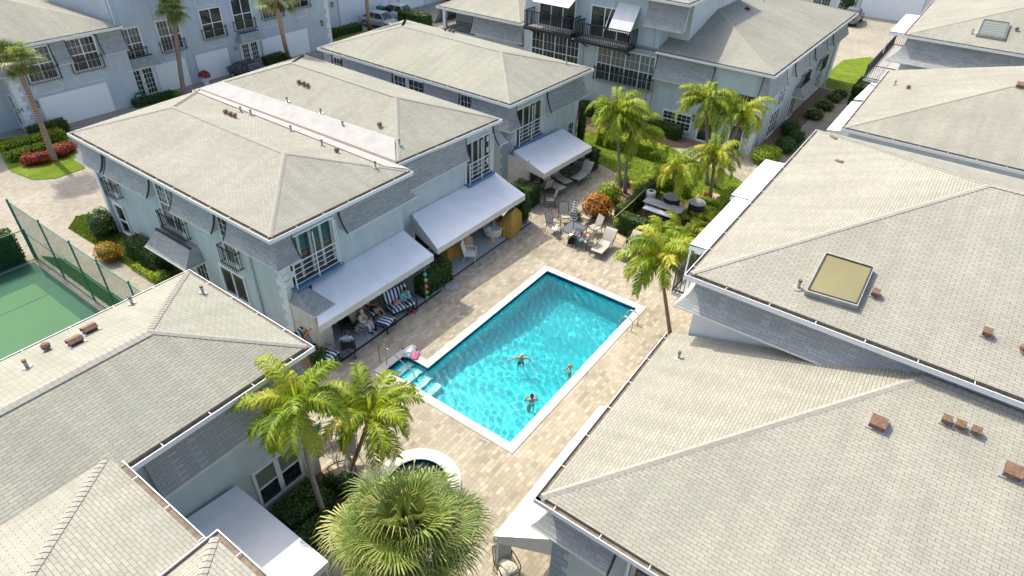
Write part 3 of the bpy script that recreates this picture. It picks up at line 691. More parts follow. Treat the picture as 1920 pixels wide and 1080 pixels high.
# side facing the tennis court
for s0, s1, m in ((22.45, 24.3, (0, 1)), (18.55, 22.1, (0, 0)), (13.85, 16.75, (0, 0)), (10.15, 13.0, (1, 0))): mansard(fAL, s0, s1, 3.95, HL-.12, A, mit=m, o1=.45)
window(fAL, (22.15, 23.0, 2.7, 4.9), A, cols=1, nx=2, lab='narrow upper window beside the far downspout')
window(fAL, (16.75, 18.3, 2.55, 4.9), A, cols=2, nx=3, nt=4, nb=3); window(fAL, (13.0, 13.85, 2.5, 4.9), A, cols=1, nx=3, nt=4, nb=3)
guard(fAL, 16.6, 18.35, 2.45, 3.35, A); guard(fAL, 12.9, 13.9, 2.45, 3.35, A); guard(fAL, 22.1, 23.1, 2.6, 3.4, A)
window(fAL, (22.55, 23.35, .3, 1.9), A, cols=1, nx=1, nt=1, nb=1, mz=.45); window(fAL, (13.05, 14.7, .5, 1.9), A, cols=2, nx=1, nt=1, nb=1, mz=0); window(fAL, (15.9, 16.9, .3, 1.5), A, cols=1, nx=3, mz=0, nb=3)
pipe(fAL, 23.85, 0, HL-.3, A); pipe(fAL, 12.15, 0, 3.9, A)
def canopy(f, s0, s1, z0, z1, par, o1=.95, flat=.38):
    mb = MB(); q = .28
    a = [f.p(s0, z0, 0), f.p(s0, z0, o1), f.p(s1, z0, o1), f.p(s1, z0, 0)]; b = [f.p(s0+q, z1, 0), f.p(s0+q, z1, flat), f.p(s1-q, z1, flat), f.p(s1-q, z1, 0)]
    for i in range(3): mb.face([a[i], a[i+1], b[i+1], b[i]])
    mb.face(b); mb.face(a[::-1], 1)
    f.box(mb, s0-.02, s1+.02, z0-.07, z0-.003, 0, o1+.02, 1); f.box(mb, s0+q-.04, s1-q+.04, z1+.003, z1+.05, flat-.08, flat+.03, 2)
    return mb.build('door_canopy', ['mansard_shingle', 'awning_side', 'dark_trim'], par)
canopy(fAL, 15.9, 19.1, 1.55, 2.25, A); canopy(fA, -.95, .1, 2.0, 2.45, A, o1=1.5, flat=.2)
g = MB(); g.box(-.95, -.75, 8.75, 10.13, 0, 1.93); g.box(-.93, -.25, 8.65, 8.85, 0, 1.93); g.build('porch_wall', 'porch_stone', A)
awning(A, (.2, 10.13, 2.28), (5.5, 10.13, 2.28), tuple(G(597, 613, 1.9)), tuple(G(813, 478, 1.9)), posts=False)
awning(A, tuple(U(772, 402, y=10.55)), (12.9, 10.57, 2.34), tuple(G(820, 467, 1.85)), tuple(G(985, 365, 1.85)), posts=False)
for s0, s1 in ((.5, 2.6), (3.0, 4.9)): window(fA, (s0, s1, .05, 1.95), A, cols=2, mz=0, nx=1, nb=1, nt=0)
for s0, s1 in ((6.6, 8.7), (9.6, 12.2)): window(fA2, (s0, s1, .05, 1.95), A, cols=2, mz=0, nx=1, nb=1, nt=0)
# --- B
B = empty('townhouse', 'townhouse behind the double one, with loungers under its awning', 'house')
Bq = [xy(G(957, 199, HL)), xy(G(1114, 129, HL)), xy(G(760, 37, HL)), xy(G(594, 90, HL))]
bf, bb = pk(940, 97, 19.25), pk(754, 44, 19.3); bb.z = 6.5; bf.z = min(bf.z, 6.6)
shell(B, [(15.4, 23.1, 11.5, 26.4, HL-.15)]); hiproof(Bq, HL, bf, bb, B)
vents(B, [('turbine', 835, 58), ('turbine', 843, 60), ('turbine', 850, 62), ('pipe', 857, 60), ('pipe', 882, 67), ('pipe', 943, 82), ('pipe', 1005, 97), ('pipe', 1062, 120)])
fB = F('y', 11.5, -1); fBL = F('x', 15.4, -1)
bigwin(fB, 16.2, 18.7, 2.45, 4.5, B); mansard(fB, 15.4, 16.0, 3.75, HL-.12, B, mit=(1, 0), trim=(0, 1)); mansard(fB, 19.2, 23.1, 3.6, HL-.12, B, mit=(0, 1), trim=(1, 0))
for a, b in ((11.5, 14.0), (14.9, 17.6), (20.2, 24.6), (25.6, 26.4)): mansard(fBL, a, b, 3.75, HL-.12, B, mit=(1 if a == 11.5 else 0, 0))
window(fBL, (17.7, 18.9, 3.3, 4.9), B, cols=1); window(fBL, (19.1, 20.1, 3.3, 4.9), B, cols=1); window(fBL, (14.1, 14.85, 3.3, 4.9), B, cols=1); window(fBL, (24.7, 25.5, 3.3, 4.9), B, cols=1)
quoins(15.4, 11.5, 0, 3.7, 1, 1, B, mat='quoin_blue'); quoins(23.1, 11.5, 0, 3.5, -1, 1, B)
awning(B, tuple(U(963, 283, y=11.2)), tuple(U(1055, 241, y=11.2)), tuple(G(1020, 326, 1.85)), tuple(G(1110, 275, 1.85)), posts=False)
window(fB, (16.2, 18.2, .05, 2.0), B, cols=2, mz=0, nx=1, nb=1, nt=0, fr='bronze'); window(fB, (22.0, 22.7, 1.0, 1.95), B, cols=1, mz=0, nx=3, nb=3)
g = MB(); g.box(15.42, 15.62, 10.0, 11.48, 0, 2.1); g.build('porch_wall', 'porch_stone', B)
# --- E: bottom left corner
E_ = empty('townhouse', 'townhouse at the lower left beside the tennis court, box vents on its roof', 'house')
Eq = [(-30, G(590, 650, 5.4).y), xy(G(590, 650, 5.4)), xy(G(355, 505, 5.4)), (-30, G(355, 505, 5.4).y+.1)]
ep = Vector((-7.15, 6.85, 6.35))
shell(E_, [(-30, -4.75, 4.35, Eq[2][1]-.45, 5.25)])
roof(Eq, 5.4, [ep, Vector((-30, 6.85, 6.35))], E_, [(0, 1, 4, 5), (1, 2, 4), (2, 3, 5, 4)], [(1, 4), (2, 4), (4, 5, .26)], skip=(3,))
vents(E_, [('pipe', 381, 550), ('pipe', 248, 570), ('box', 171, 622), ('box', 144, 645), ('turbine', 89, 656), ('pipe', 52, 690)])
fE = F('y', 4.35, -1); mansard(fE, -9.2, -4.75, 3.9, 5.27, E_, mit=(0, 1), o1=.42, trim=(0, 0))
fEr = F('x', -4.75, 1); mansard(fEr, 4.35, 9.2, 3.9, 5.27, E_, mit=(1, 0), o1=.42)
window(fE, fE.rect(472, 885, 568, 893)[:2]+(.5, 2.02), E_, cols=2, mz=.5, nx=1, nt=1, nb=1, blind=True, mul=.16)
quoins(-4.75, 4.35, 0, 3.85, -1, 1, E_)
# --- E2, E3 roofs in the corner
E2 = empty('townhouse', 'townhouse at the bottom left edge with a broad half-shaded flat awning', 'house')
E2q = [(-19.6, -9), (-9.55, -9), (-9.55, 4.72), (-19.6, 4.72)]
roof(E2q, 5.48, [(-14.6, -4, 7.0), (-14.6, -.33, 7.0)], E2, [(0, 1, 4), (1, 2, 5, 4), (2, 3, 5), (3, 0, 4, 5)], [(2, 5), (4, 5)], skip=(2, 3))
shell(E2, [(-19.1, -10.0, -8.5, 4.3, 5.3)])
g = MB(); g.hexa([(-19.6, 4.74, 5.5), (-9.75, 4.74, 5.5), (-19.6, 5.05, 5.56), (-9.9, 5.05, 5.56), (-19.6, 4.74, 5.56), (-9.75, 4.74, 5.56), (-19.6, 5.05, 5.62), (-9.9, 5.05, 5.62)]); g.build('valley_gutter', 'gutter_dirt', E2)
fE2 = F('x', -10.0, 1); mansard(fE2, -8.5, 4.3, 3.9, 5.35, E2, o1=.4, trim=(0, 0))
awning(E2, (-9.95, 4.3, 2.45), (-9.95, .4, 2.45), (-7.4, 4.2, 2.25), (-7.4, .4, 2.25), dropL=.2)
E3 = empty('townhouse', 'roof corner with a mossy gutter at the very bottom edge, left of centre', 'house')
E3q = [(-17, -9), (-9.42, -9), (-9.42, .55), (-17, .55)]
roof(E3q, 6.0, [(-13.2, -5.2, 7.2), (-13.2, -3.25, 7.2)], E3, [(0, 1, 4), (1, 2, 5, 4), (2, 3, 5), (3, 0, 4, 5)], [(2, 5), (4, 5)])
shell(E3, [(-16.6, -9.8, -8.6, .15, 5.85)])
# --- C1 / C2 / G1 / G2: the row right of the pool
C1 = empty('townhouse', 'low townhouse in the bottom right corner with large rusty roof vents', 'house')
c0 = xy(G(1000, 935, HL)); C1q = [(c0[0], -24), (3.35, -24), (3.35, c0[1]), (c0[0], c0[1])]
c0 = xy(G(1000, 935, 4.3)); C1q = [(c0[0], -24), (3.82, -24), (3.82, c0[1]+.1), (c0[0], c0[1])]; HC = 4.3
cp = U(1735, 706, x=3.70); cw = c0[0]+.5; cy = c0[1]-.45
shell(C1, [(cw, 3.84, -24, cy, HC-.15)])
# front slope (facing the pool), side slope, ridge against the taller neighbour
I_ = inset(C1q, .15)
def roofC(par, q, z, cp, xr, name='roof', yb=-24):
    A_ = Vector((q[3][0]+.15, q[3][1]-.15, z+.05)); B_ = Vector((xr, q[2][1]-.15, z+.05)); R1 = Vector((xr, cp.y, cp.z)); R2 = Vector((cp.x, yb, cp.z)); L_ = Vector((q[0][0]+.15, yb, z+.05)); R3 = Vector((xr, yb, cp.z))
    g = MB()
    for f in ([A_, cp, R1, B_], [L_, R2, cp, A_], [cp, R2, R3, R1]): f = f if (f[1]-f[0]).cross(f[2]-f[0]).z > 0 else f[::-1]; g.face(f); ROOFS.append(f)
    for a, b in ((A_, B_), (L_, A_)): g.face([a, b, b-Vector((0, 0, .09)), a-Vector((0, 0, .09))], 1)
    g.face([A_-Vector((0, 0, .2)), B_-Vector((0, 0, .2)), R3*1+Vector((0, 0, z-.15-R3.z)), L_-Vector((0, 0, .2))], 2)
    ro = g.build(name, ['shingle', 'gutter_dirt', 'trim'], par)
    cb = MB()
    for a, b in ((A_, cp), (cp, R2)):
        d = b-a; h = Vector((d.x, d.y, 0)).normalized(); s = Vector((h.y, -h.x, 0))*.10; n_ = max(1, int(d.length/.16)); tk = Vector((0, 0, .035))
        for k in range(n_):
            p, r = a+d*k/n_+Vector((0, 0, .025)), a+d*(k+1)/n_+Vector((0, 0, .045))
            for sg in (-1, 1):
                e0, e1 = p+s*sg-Vector((0, 0, .05)), r+s*sg-Vector((0, 0, .05)); cb.face([p, r, e1, e0] if sg < 0 else [p, e0, e1, r]); cb.face([e0, e1, e1-tk, e0-tk])
    cb.build('ridge_cap', 'cap_shingle', ro)
    gb = MB()
    def gut(a, b, nn):
        a = Vector(a); b = Vector(b); i1, i2 = nn*.022, nn*.148
        zt, zb, zf = Vector((0, 0, z+.01)), Vector((0, 0, z-.145)), Vector((0, 0, z-.05))
        for p, q_, m in (((a+zb), (b+zb), None),): pass
        gb.face([a+zb, b+zb, b+zt, a+zt]); gb.face([a+zt, b+zt, b+i1+zt, a+i1+zt]); gb.face([a+i1+zt, b+i1+zt, b+i1+zf, a+i1+zf]); gb.face([a+i1+zf, b+i1+zf, b+i2+zf, a+i2+zf], 1)
        L2 = (b-a).length; k = 1
        while k*1.25 < L2: p = a.lerp(b, k*1.25/L2); gb.bar(p+Vector((0, 0, z+.012)), p+nn*.15+Vector((0, 0, z+.02)), .018, .01, 0); k += 1
    gut((q[3][0], q[3][1], 0), (xr, q[2][1], 0), Vector((0, -1, 0))); gut((q[0][0], yb, 0), (q[3][0], q[3][1], 0), Vector((1, 0, 0)))
    gb.build('gutter', ['trim', 'gutter_dirt'], par)
    return ro
roofC(C1, C1q, HC, cp, 3.82)
vents(C1, [('box', 1645, 795), ('small', 1772, 790), ('small', 1798, 800), ('small', 1827, 811), ('box', 1896, 886), ('pipe', 1272, 672), ('box', 1905, 662)])
fC1 = F('x', cw, -1); mansard(fC1, -5.6, cy, 3.15, HC-.12, C1, mit=(0, 1), o1=.48)
bigwin(fC1, -8.6, -6.0, 1.8, 3.9, C1); mansard(fC1, -14, -8.9, 3.15, HC-.12, C1, o1=.48)
quoins(cw, cy, 0, 3.1, 1, -1, C1, mat='quoin_blue')
fC1p = F('y', cy, 1); mansard(fC1p, cw, 3.8, 3.15, HC-.12, C1, mit=(1, 0), o1=.4)
awning(C1, (U(1125, 760, z=1.9).x, cy+.02, 2.35), (cw, cy+.02, 2.35), tuple(G(1125, 760, 1.9)), tuple(G(925, 1005, 1.9)))
C2 = empty('townhouse', 'tall townhouse right of the pool with an amber skylight in its big hipped roof', 'house')
HH = 6.85; c2 = G(1283, 515, HH); c3 = G(1530, 243, HH); C2q = [(c2.x, -24), (c3.x, -24), (c3.x, c3.y), (c2.x, c2.y)]; C2X = c2.x+.45; C2Y = c2.y-.42
c2p = pk(1855, 347, (c2.x+c3.x)/2); c2p.z = min(c2p.z, 9.1)
shell(C2, [(C2X, c3.x-.45, -24, C2Y, HH-.15)], 'stucco_white')
roof(C2q, HH, [c2p, (c2p.x, -24, c2p.z)], C2, [(2, 3, 4), (3, 0, 5, 4), (1, 2, 4, 5)], [(2, 4), (3, 4), (4, 5)], skip=(0,))
fC2 = F('x', C2X, -1); mansard(fC2, -24, C2Y, 5.72, HH-.12, C2, mit=(0, 1), o1=.5)
fC2p = F('y', C2Y, 1); mansard(fC2p, C2X, 5.9, 5.72, HH-.12, C2, mit=(1, 0), o1=.5)
vents(C2, [('pipe', 1496, 540), ('small', 1640, 553), ('small', 1848, 627), ('turbine', 1917, 660)])
def skylight(par, pts, mat='skylight_amber'):
    P = [on_roof(*p) for p in pts]; n = P[0][1]; c = [p[0] for p in P]; m_ = sum(c, Vector())/4
    ii = [m_+(p-m_)*.92 for p in c]; g = MB()
    for i in range(4):
        j = (i+1) % 4; g.hexa([c[i]-n*.02, c[j]-n*.02, ii[i]-n*.02, ii[j]-n*.02, c[i]+n*.19, c[j]+n*.19, ii[i]+n*.19, ii[j]+n*.19])
    o = g.build('skylight', 'vent_metal', par); g = MB(); g.hexa([ii[0]+n*.02, ii[1]+n*.02, ii[3]+n*.02, ii[2]+n*.02, ii[0]+n*.175, ii[1]+n*.175, ii[3]+n*.175, ii[2]+n*.175]); g.build('pane', mat, o)
    o2 = MB()
    for i in range(4):
        j = (i+1) % 4; o2.bar(ii[i]+n*.2, ii[j]+n*.2, .03, .02)
    o2.build('glazing_bar', 'bronze', o)
def flashing(par, pts, w=.1, h=.12, name='roof_curb', mats=('vent_metal', 'rust')):
    a, b = on_roof(*pts[0]), on_roof(*pts[1])
    if a and b: g = MB(); n = a[1]; g.bar(a[0]+n*h*.5, b[0]+n*h*.5, w, h, 0, up=n); g.bar(a[0]+n*(h+.01), b[0]+n*(h+.01), w*1.3, .02, 1, up=n); g.build(name, list(mats), par)
flashing(C2, [(1678, 271), (1760, 293)], .34, .14); flashing(C2, [(1775, 295), (1786, 298)], .22, .2, 'roof_vent')
flashing(C2, [(1558, 256), (1568, 262)], .08, .05, 'roof_flashing'); flashing(C2, [(1568, 302), (1580, 306)], .08, .05, 'roof_flashing'); flashing(K, [(0, 0), (1, 1)], .1) if 0 else None
skylight(C2, [(1545, 480), (1637, 508), (1605, 582), (1507, 553)])
def balcony_awn(par, pts_o, z, yin, s, drop=.16):
    (xa, ya), (xb, yb) = [xy(G(*p, z)) for p in pts_o]; g = MB(); yo = (ya+yb)/2
    g.hexa([(xa, yo, z-.02), (xb, yo, z-.02), (xa, yin, z+.10), (xb, yin, z+.10), (xa, yo, z+.02), (xb, yo, z+.02), (xa, yin, z+.14), (xb, yin, z+.14)])
    n_ = int((xb-xa)/.12)
    for k in range(n_):
        p, q = xa+(xb-xa)*k/n_, xa+(xb-xa)*(k+1)/n_; d = drop+.05*((k//3) % 2); g.face([(p, yo, z+.02), (q, yo, z+.02), (q, yo, z-d), (p, yo, z-d)])
    m_ = int(abs(yin-yo)/.12)+1
    for k in range(m_):
        p, q = yo+(yin-yo)*k/m_, yo+(yin-yo)*(k+1)/m_; d = drop+.08*((k//2) % 2)
        for x in (xa, xb): g.face([(x, p, z+.06), (x, q, z+.06), (x, q, z-d), (x, p, z-d)])
    o = g.build('awning', 'awning_fabric', par); g = MB()
    for x in (xa+.06, xb-.06): g.tube([(x, yo-.06, z-1.5), (x, yo-.06, z)], .028, 6)
    g.build('awning_post', 'trim', o); return xa, xb, yo
def balcony(par, x0, x1, yo, yin, zf, mat='black_plastic'):
    g = MB(); g.box(x0, x1, yin, yo, zf-.14, zf, 1)
    for z in (zf+.1, zf+.98): g.bar((x0, yo-.03, z), (x1, yo-.03, z), .045); [g.bar((x, yin, z), (x, yo-.03, z), .045) for x in (x0+.02, x1-.02)]
    n_ = int((x1-x0)/.13)
    for k in range(n_+1): x = x0+.02+(x1-x0-.04)*k/n_; g.bar((x, yo-.03, zf), (x, yo-.03, zf+.98), .022)
    n_ = int((yo-yin)/.13)
    for k in range(n_+1):
        y = yin+(yo-yin)*k/n_
        for x in (x0+.02, x1-.02): g.bar((x, y, zf), (x, y, zf+.98), .022)
    for x in (x0+.3, x1-.3): g.bar((x, yin, zf-.8), (x, yo-.1, zf-.16), .05)
    g.build('balcony', [mat, 'concrete'], par)
a_ = balcony_awn(C2, [(1281, 455), (1388, 374)], 5.95, C2Y+.04, 1); balcony(C2, 6.75, a_[1]+.6, -2.3, C2Y+.02, 3.75)
a_ = balcony_awn(C2, [(1371, 367), (1434, 300)], 5.95, C2Y+.04, 1); balcony(C2, a_[0]+.4, a_[1], -2.3, C2Y+.02, 3.5)
G1 = empty('townhouse', 'low townhouse roof between the two tall ones on the right', 'house')
G1q = [(24.25, -24), (37.2, -24), (37.2, -3.80), (24.25, -3.80)]
shell(G1, [(24.7, 37.0, -24, -4.2, HL-.2)])
g1z = 4.95; hg = Vector((30.4, -9.9, 6.85))
roof(G1q, g1z, [(34.5, -13.8, 8.0), (34.5, -24, 8.0)], G1, [(3, 0, 5, 4), (1, 2, 4, 5), (2, 3, 4)], [(3, 4), (4, 5)], skip=(0, 1))
vents(G1, [('pipe', 1677, 160), ('turbine', 1702, 167), ('box', 1912, 162)])
awning(G1, (30.8, -4.1, 2.7), (37.4, -4.1, 2.7), tuple(G(1550, 243, 2.3)), tuple(G(1597, 190, 2.3)), posts=False); awning(G1, (37.9, -4.1, 2.7), (44, -4.1, 2.7), tuple(G(1601, 186, 2.3)), tuple(G(1641, 148, 2.3)), posts=False)
G2 = empty('townhouse', 'tall townhouse at the upper right edge with a grey skylight and black balcony rail', 'house')
G2q = [(38.55, -30), (58.5, -30), (58.5, -3.72), (38.55, -3.74)]
shell(G2, [(38.95, 58, -30, -4.2, 6.7)])
roof(G2q, 6.9, [(48.5, -13.6, 9.7), (48.5, -30, 9.7)], G2, [(2, 3, 4), (3, 0, 5, 4), (1, 2, 4, 5)], [(3, 4), (2, 4), (4, 5)], skip=(0,))
fG2m = F('x', 38.95, -1); mansard(fG2m, -24, -4.15, 5.3, 6.8, G2, mit=(0, 1), o0=.1, o1=.85)
skylight(G2, [(1842, 40), (1893, 47), (1882, 77), (1829, 68)], 'glass_blind'); vents(G2, [('turbine', 1905, 58), ('pipe', 1822, 63)])
a_ = balcony_awn(G2, [(1670, 60), (1697, 27)], 6.0, -4.1, 1); balcony(G2, 39.0, a_[1], -2.3, -4.1, 3.6)
# --- K: houses beyond the lawn
K = empty('townhouse', 'townhouse beyond the lawn palms with two black balconies and a lower hipped wing', 'house')
shell(K, [(29.5, 50.4, 1.72, 9.3, HL), (29.4, 50, 9.3, 20.2, 8.6)])
K1 = [xy(G(1454, 144, 5.4)), xy(G(1610, 25, 5.4)), (50.9, 16.5), (29.06, 16.5)]
kp = Vector((36.6, 8.9, 7.45)); kp2 = Vector((43.4, 8.9, 7.45))
roof(K1, 5.4, [kp, kp2], K, [(0, 1, 5, 4), (1, 2, 5), (2, 3, 4, 5), (3, 0, 4)], [(0, 4), (1, 5), (4, 5)], skip=(2, 3))
g = MB()
gq = [(29.06, 1.29), (29.06, 9.25)]
g.box(29.03, 29.06, 1.29, 9.28, 5.26, 5.41); g.box(29.06, 29.2, 1.3, 9.28, 5.33, 5.35, 1); g.build('gutter', ['trim', 'gutter_dirt'], K)
vents(K, [('box', 1400, 18), ('pipe', 1432, 2)])
fK = F('x', 29.5, -1); fK2 = F('x', 29.4, -1); fKy = F('y', 1.72, -1)
mansard(fK, 5.2, 9.2, 3.7, 5.27, K, o1=.6, trim=(1, 1)); mansard(fK, 1.72, 2.0, 3.8, 5.27, K, mit=(1, 0), trim=(0, 1))
window(fK, fK.rect(1245, 205, 1292, 245)[:2]+(.45, 1.55), K, cols=2); window(fK, (2.15, 4.5, 2.2, 3.7), K, cols=2, nx=1, nt=3, nb=3, fr='bronze')
window(fK, (4.45, 5.5, .1, 1.75), K, cols=1, nx=1, nt=1, nb=1, mz=0); window(fK, (2.45, 3.3, .1, 1.75), K, cols=1, nx=1, nt=1, nb=1, mz=0)
g = MB(); fK.box(g, 1.95, 4.7, 2.0, 2.1, 0, .12); g.build('window_ledge', 'stucco_white', K)
quoins(29.5, 1.72, 0, 3.8, 1, 1, K)
for a, b in ((29.5, 33.2), (35.2, 38.6), (40.2, 43.5), (45.5, 50.2)): mansard(fKy, a, b, 3.85, 5.27, K, mit=(1 if a == 29.5 else 0, 0), o1=.45)
window(fKy, (33.3, 34.8, 2.2, 3.6), K, cols=2, nx=2); window(fKy, (38.8, 40.0, 2.4, 4.9), K, cols=2, nx=2); guard(fKy, 38.6, 40.2, 2.3, 3.2, K); window(fKy, (43.7, 45.2, 2.4, 4.8), K, cols=2, nx=2); guard(fKy, 43.6, 45.3, 2.3, 3.2, K)
window(fKy, (32.6, 34.6, .15, 1.9), K, cols=3, nx=1); window(fKy, (37.4, 38.9, .1, 1.75), K, cols=2, nx=1, mz=0); window(fKy, (44.4, 46.2, .2, 1.8), K, cols=2, nx=2)
canopy(fKy, 37.4, 40.6, 1.85, 2.45, K); pipe(fKy, 30.6, 0, 3.9, K); pipe(fKy, 48.6, 0, 3.9, K)
pipe(fK2, 9.7, 0, 8.4, K); pipe(fK2, 15.0, 0, 5.6, K)
window(fK2, fK2.rect(999, 56, 1084, 115)[:2]+(2.5, 4.95), K, cols=4); window(fK2, fK2.rect(1123, 82, 1222, 160)[:2]+(2.6, 4.9), K, cols=4, blind=True)
r = fK2.rect(999, 56, 1084, 115); guard(fK2, r[0], r[1], 2.5, 3.3, K); r = fK2.rect(1123, 82, 1222, 160); guard(fK2, r[0], r[1], 2.6, 3.5, K)
for (ya, yb, zf) in ((15.4, 19.4, 5.45), (10.9, 15.1, 5.35)):   # balconies of the third storey
    g = MB(); xo = 28.1
    g.box(xo, 29.4, ya, yb, zf-.16, zf, 0); g.box(xo+.05, 29.4, ya+.05, yb-.05, zf, zf+.02, 1)
    for z in (zf+.08, zf+1.15): g.bar((xo+.03, ya, z), (xo+.03, yb, z), .06); [g.bar((xo, y, z), (29.4, y, z), .05) for y in (ya+.03, yb-.03)]
    n_ = int((yb-ya)/.14)
    for k in range(n_+1): y = ya+.03+(yb-ya-.06)*k/n_; g.bar((xo+.03, y, zf), (xo+.03, y, zf+1.15), .036)
    for k in range(9):
        for y in (ya+.03, yb-.03): x = xo+.03+(1.25)*k/8; g.bar((x, y, zf), (x, y, zf+1.15), .036)
    for y in (ya+.4, yb-.4): g.bar((29.4, y, zf-.7), (xo+.2, y, zf-.18), .07)
    g.build('balcony', ['iron', 'concrete'], K)
    window(fK2, (ya+.5, yb-.5, zf+.05, zf+2.1), K, cols=3, nx=1, nt=1, nb=1, mz=0)
g = MB(); g.hexa([(29.38, 15.6, 8.0), (29.38, 18.6, 8.0), (27.9, 15.6, 7.3), (27.9, 18.6, 7.3), (29.38, 15.6, 8.04), (29.38, 18.6, 8.04), (27.9, 15.6, 7.34), (27.9, 18.6, 7.34)]); g.build('awning', 'awning_fabric', K)
g = MB()
for y in (11.1, 12.9): g.hexa([(29.35, y, 7.9), (29.35, y+.05, 7.9), (28.3, y, 6.2), (28.3, y+.05, 6.2), (29.38, y, 7.95), (29.38, y+.05, 7.95), (28.35, y, 6.2), (28.35, y+.05, 6.2)])
g.hexa([(29.36, 10.95, 7.9), (29.36, 12.6, 7.9), (28.2, 10.95, 6.35), (28.2, 12.6, 6.35), (29.38, 10.95, 7.93), (29.38, 12.6, 7.93), (28.2, 10.95, 6.38), (28.2, 12.6, 6.38)]); g.build('awning', 'stucco_white', K)
Kq = [(28.9, 9.2), (36, 9.2), (36, 20.6), (28.9, 20.6)]
mansard(fK2, 7.6, 10.4, 6.9, 8.35, K, mit=(0, 0), trim=(0, 0)); roof([(28.9, 7.4), (40, 7.4), (40, 20.5), (28.9, 20.5)], 8.6, [(34, 12, 10), (34, 16, 10)], K, [(0, 1, 4), (1, 2, 5, 4), (2, 3, 5), (3, 0, 4, 5)], [(0, 4), (4, 5)])
g = MB(); g.box(31, 40, 7.9, 9.32, 5.6, 8.5); g.build('wall', 'stucco_white', K)
# wing with the deck opening
K3 = empty('townhouse', 'shingled wing with a shaded upper deck, left of the black balconies', 'house')
shell(K3, [(29.9, 36, 20.2, 29.0, 3.4), (31.8, 36, 20.2, 29.0, HL)])
K3q = [(29.3, 20.55), (36, 20.55), (36, 29.0), (29.3, 29.0)]
roof(K3q, 5.2, [(33, 23.5, 6.4), (33, 26.5, 6.4)], K3, [(0, 1, 4), (1, 2, 5, 4), (2, 3, 5), (3, 0, 4, 5)], [(0, 4), (3, 5), (4, 5)])
fK3 = F('x', 29.9, -1); mansard(fK3, 20.9, 25.5, 3.75, 5.15, K3, mit=(1, 0)); g = MB(); fK3.box(g, 20.95, 25.4, 3.4, 5.1, -.2, .0); g.box(29.9, 31.8, 20.9, 21.1, 3.4, 5.1); g.build('wall', 'stucco', K3)
fK3y = F('y', 20.9, -1); mansard(fK3y, 29.9, 33, 3.75, 5.15, K3, mit=(1, 0))
g = MB(); fK3.box(g, 28.5, 28.8, 3.3, 5.15, -.25, 0); fK3.box(g, 25.4, 28.8, 4.85, 5.15, -.2, 0.01); g.build('deck_post', 'quoin', K3)
g = MB()
for z in (3.5, 4.25): g.bar((29.85, 25.5, z), (29.85, 28.5, z), .04)
for k in range(22): g.bar((29.85, 25.5+k*.14, 3.5), (29.85, 25.5+k*.14, 4.25), .022)
g.build('railing', 'iron', K3)
mansard(F('y', 29.0, 1), 29.9, 33, 3.75, 5.15, K3, mit=(1, 0))
# --- F: the back row with garages
FA = empty('townhouse', 'back row townhouse number 34 with a wide white garage door, left of the taller block', 'house')
fy = 40.3; f34 = F('y', fy, -1)
shell(FA, [(1.85, 9.4, fy, 50, HL-.1)], 'stucco_blue')
Fq = [xy(G(77, 72, 5.6)), (9.45, fy-.45), (9.45, 50), (-2.0, 50)]; Fq = [(-2.4, fy-.45), (9.45, fy-.45), (9.45, 50.4), (-2.4, 50.4)]
roof(Fq, 5.45, [(3.6, 46, 7.6), (3.6, 46.6, 7.6)], FA, [(0, 1, 4), (1, 2, 5, 4), (2, 3, 5), (3, 0, 4, 5)], [(0, 4), (3, 4)], skip=(1,))
shell(FA, [(-2, 1.86, fy+1.6, 50, HL-.1)], 'stucco_blue')
mansard(f34, 1.85, 2.9, 3.9, 5.3, FA, mit=(1, 0)); mansard(f34, 4.75, 5.7, 3.9, 5.3, FA); mansard(f34, 7.75, 9.4, 3.9, 5.3, FA)
mansard(F('x', 1.85, -1), fy, fy+1.6, 3.9, 5.3, FA, mit=(1, 0), trim=(0, 0)); mansard(F('y', fy+1.6, -1), -2, 1.4, 3.9, 5.3, FA)
window(f34, (3.0, 4.65, 3.1, 5.1), FA); window(f34, (5.75, 7.5, 3.15, 5.15), FA); guard(f34, 2.95, 4.7, 3.0, 3.9, FA); guard(f34, 5.7, 7.55, 3.05, 3.95, FA)
window(F('x', 1.85, -1), (40.9, 41.6, .4, 2.4), FA, cols=1); quoins(1.85, fy, 0, 4.0, 1, 1, FA)
def garage(f, s0, s1, z1, par, n=5, mat='garage_white'):
    g = MB(); f.box(g, s0, s1, .0, z1, -.02, .012)
    for k in range(n):
        za, zb = z1*k/n+.012, z1*(k+1)/n-.012; f.box(g, s0+.01, s1-.01, za, zb, .012, .028)
        m_ = max(3, int((s1-s0)/.55))
        for j in range(m_): a = s0+(s1-s0)*j/m_+.05; b = s0+(s1-s0)*(j+1)/m_-.05; f.box(g, a, b, za+.07, zb-.07, .028, .034)
    o = g.build('garage_door', mat, par); g = MB()
    f.box(g, s0-.12, s0, 0, z1+.12, -.02, .05); f.box(g, s1, s1+.12, 0, z1+.12, -.02, .05); f.box(g, s0, s1, z1, z1+.12, -.02, .05); g.build('frame', 'stucco_blue', o)
def panel(f, s0, s1, z0, z1, par):
    g = MB(); c = .18; h = (z1-z0); zm = (z0+z1)/2
    P = [(s0+c, z0), (s1-c, z0), (s1-c, z0+h*.14), (s1-c*.45, z0+h*.3), (s1, zm), (s1-c*.45, z1-h*.3), (s1-c, z1-h*.14), (s1-c, z1), (s0+c, z1), (s0+c, z1-h*.14), (s0+c*.45, z1-h*.3), (s0, zm), (s0+c*.45, z0+h*.3), (s0+c, z0+h*.14)]
    for i in range(len(P)):
        a, b = P[i], P[(i+1) % len(P)]; g.bar(f.p(a[0], a[1], .02), f.p(b[0], b[1], .02), .045, .045)
    g.build('wall_panel', 'trim', par)
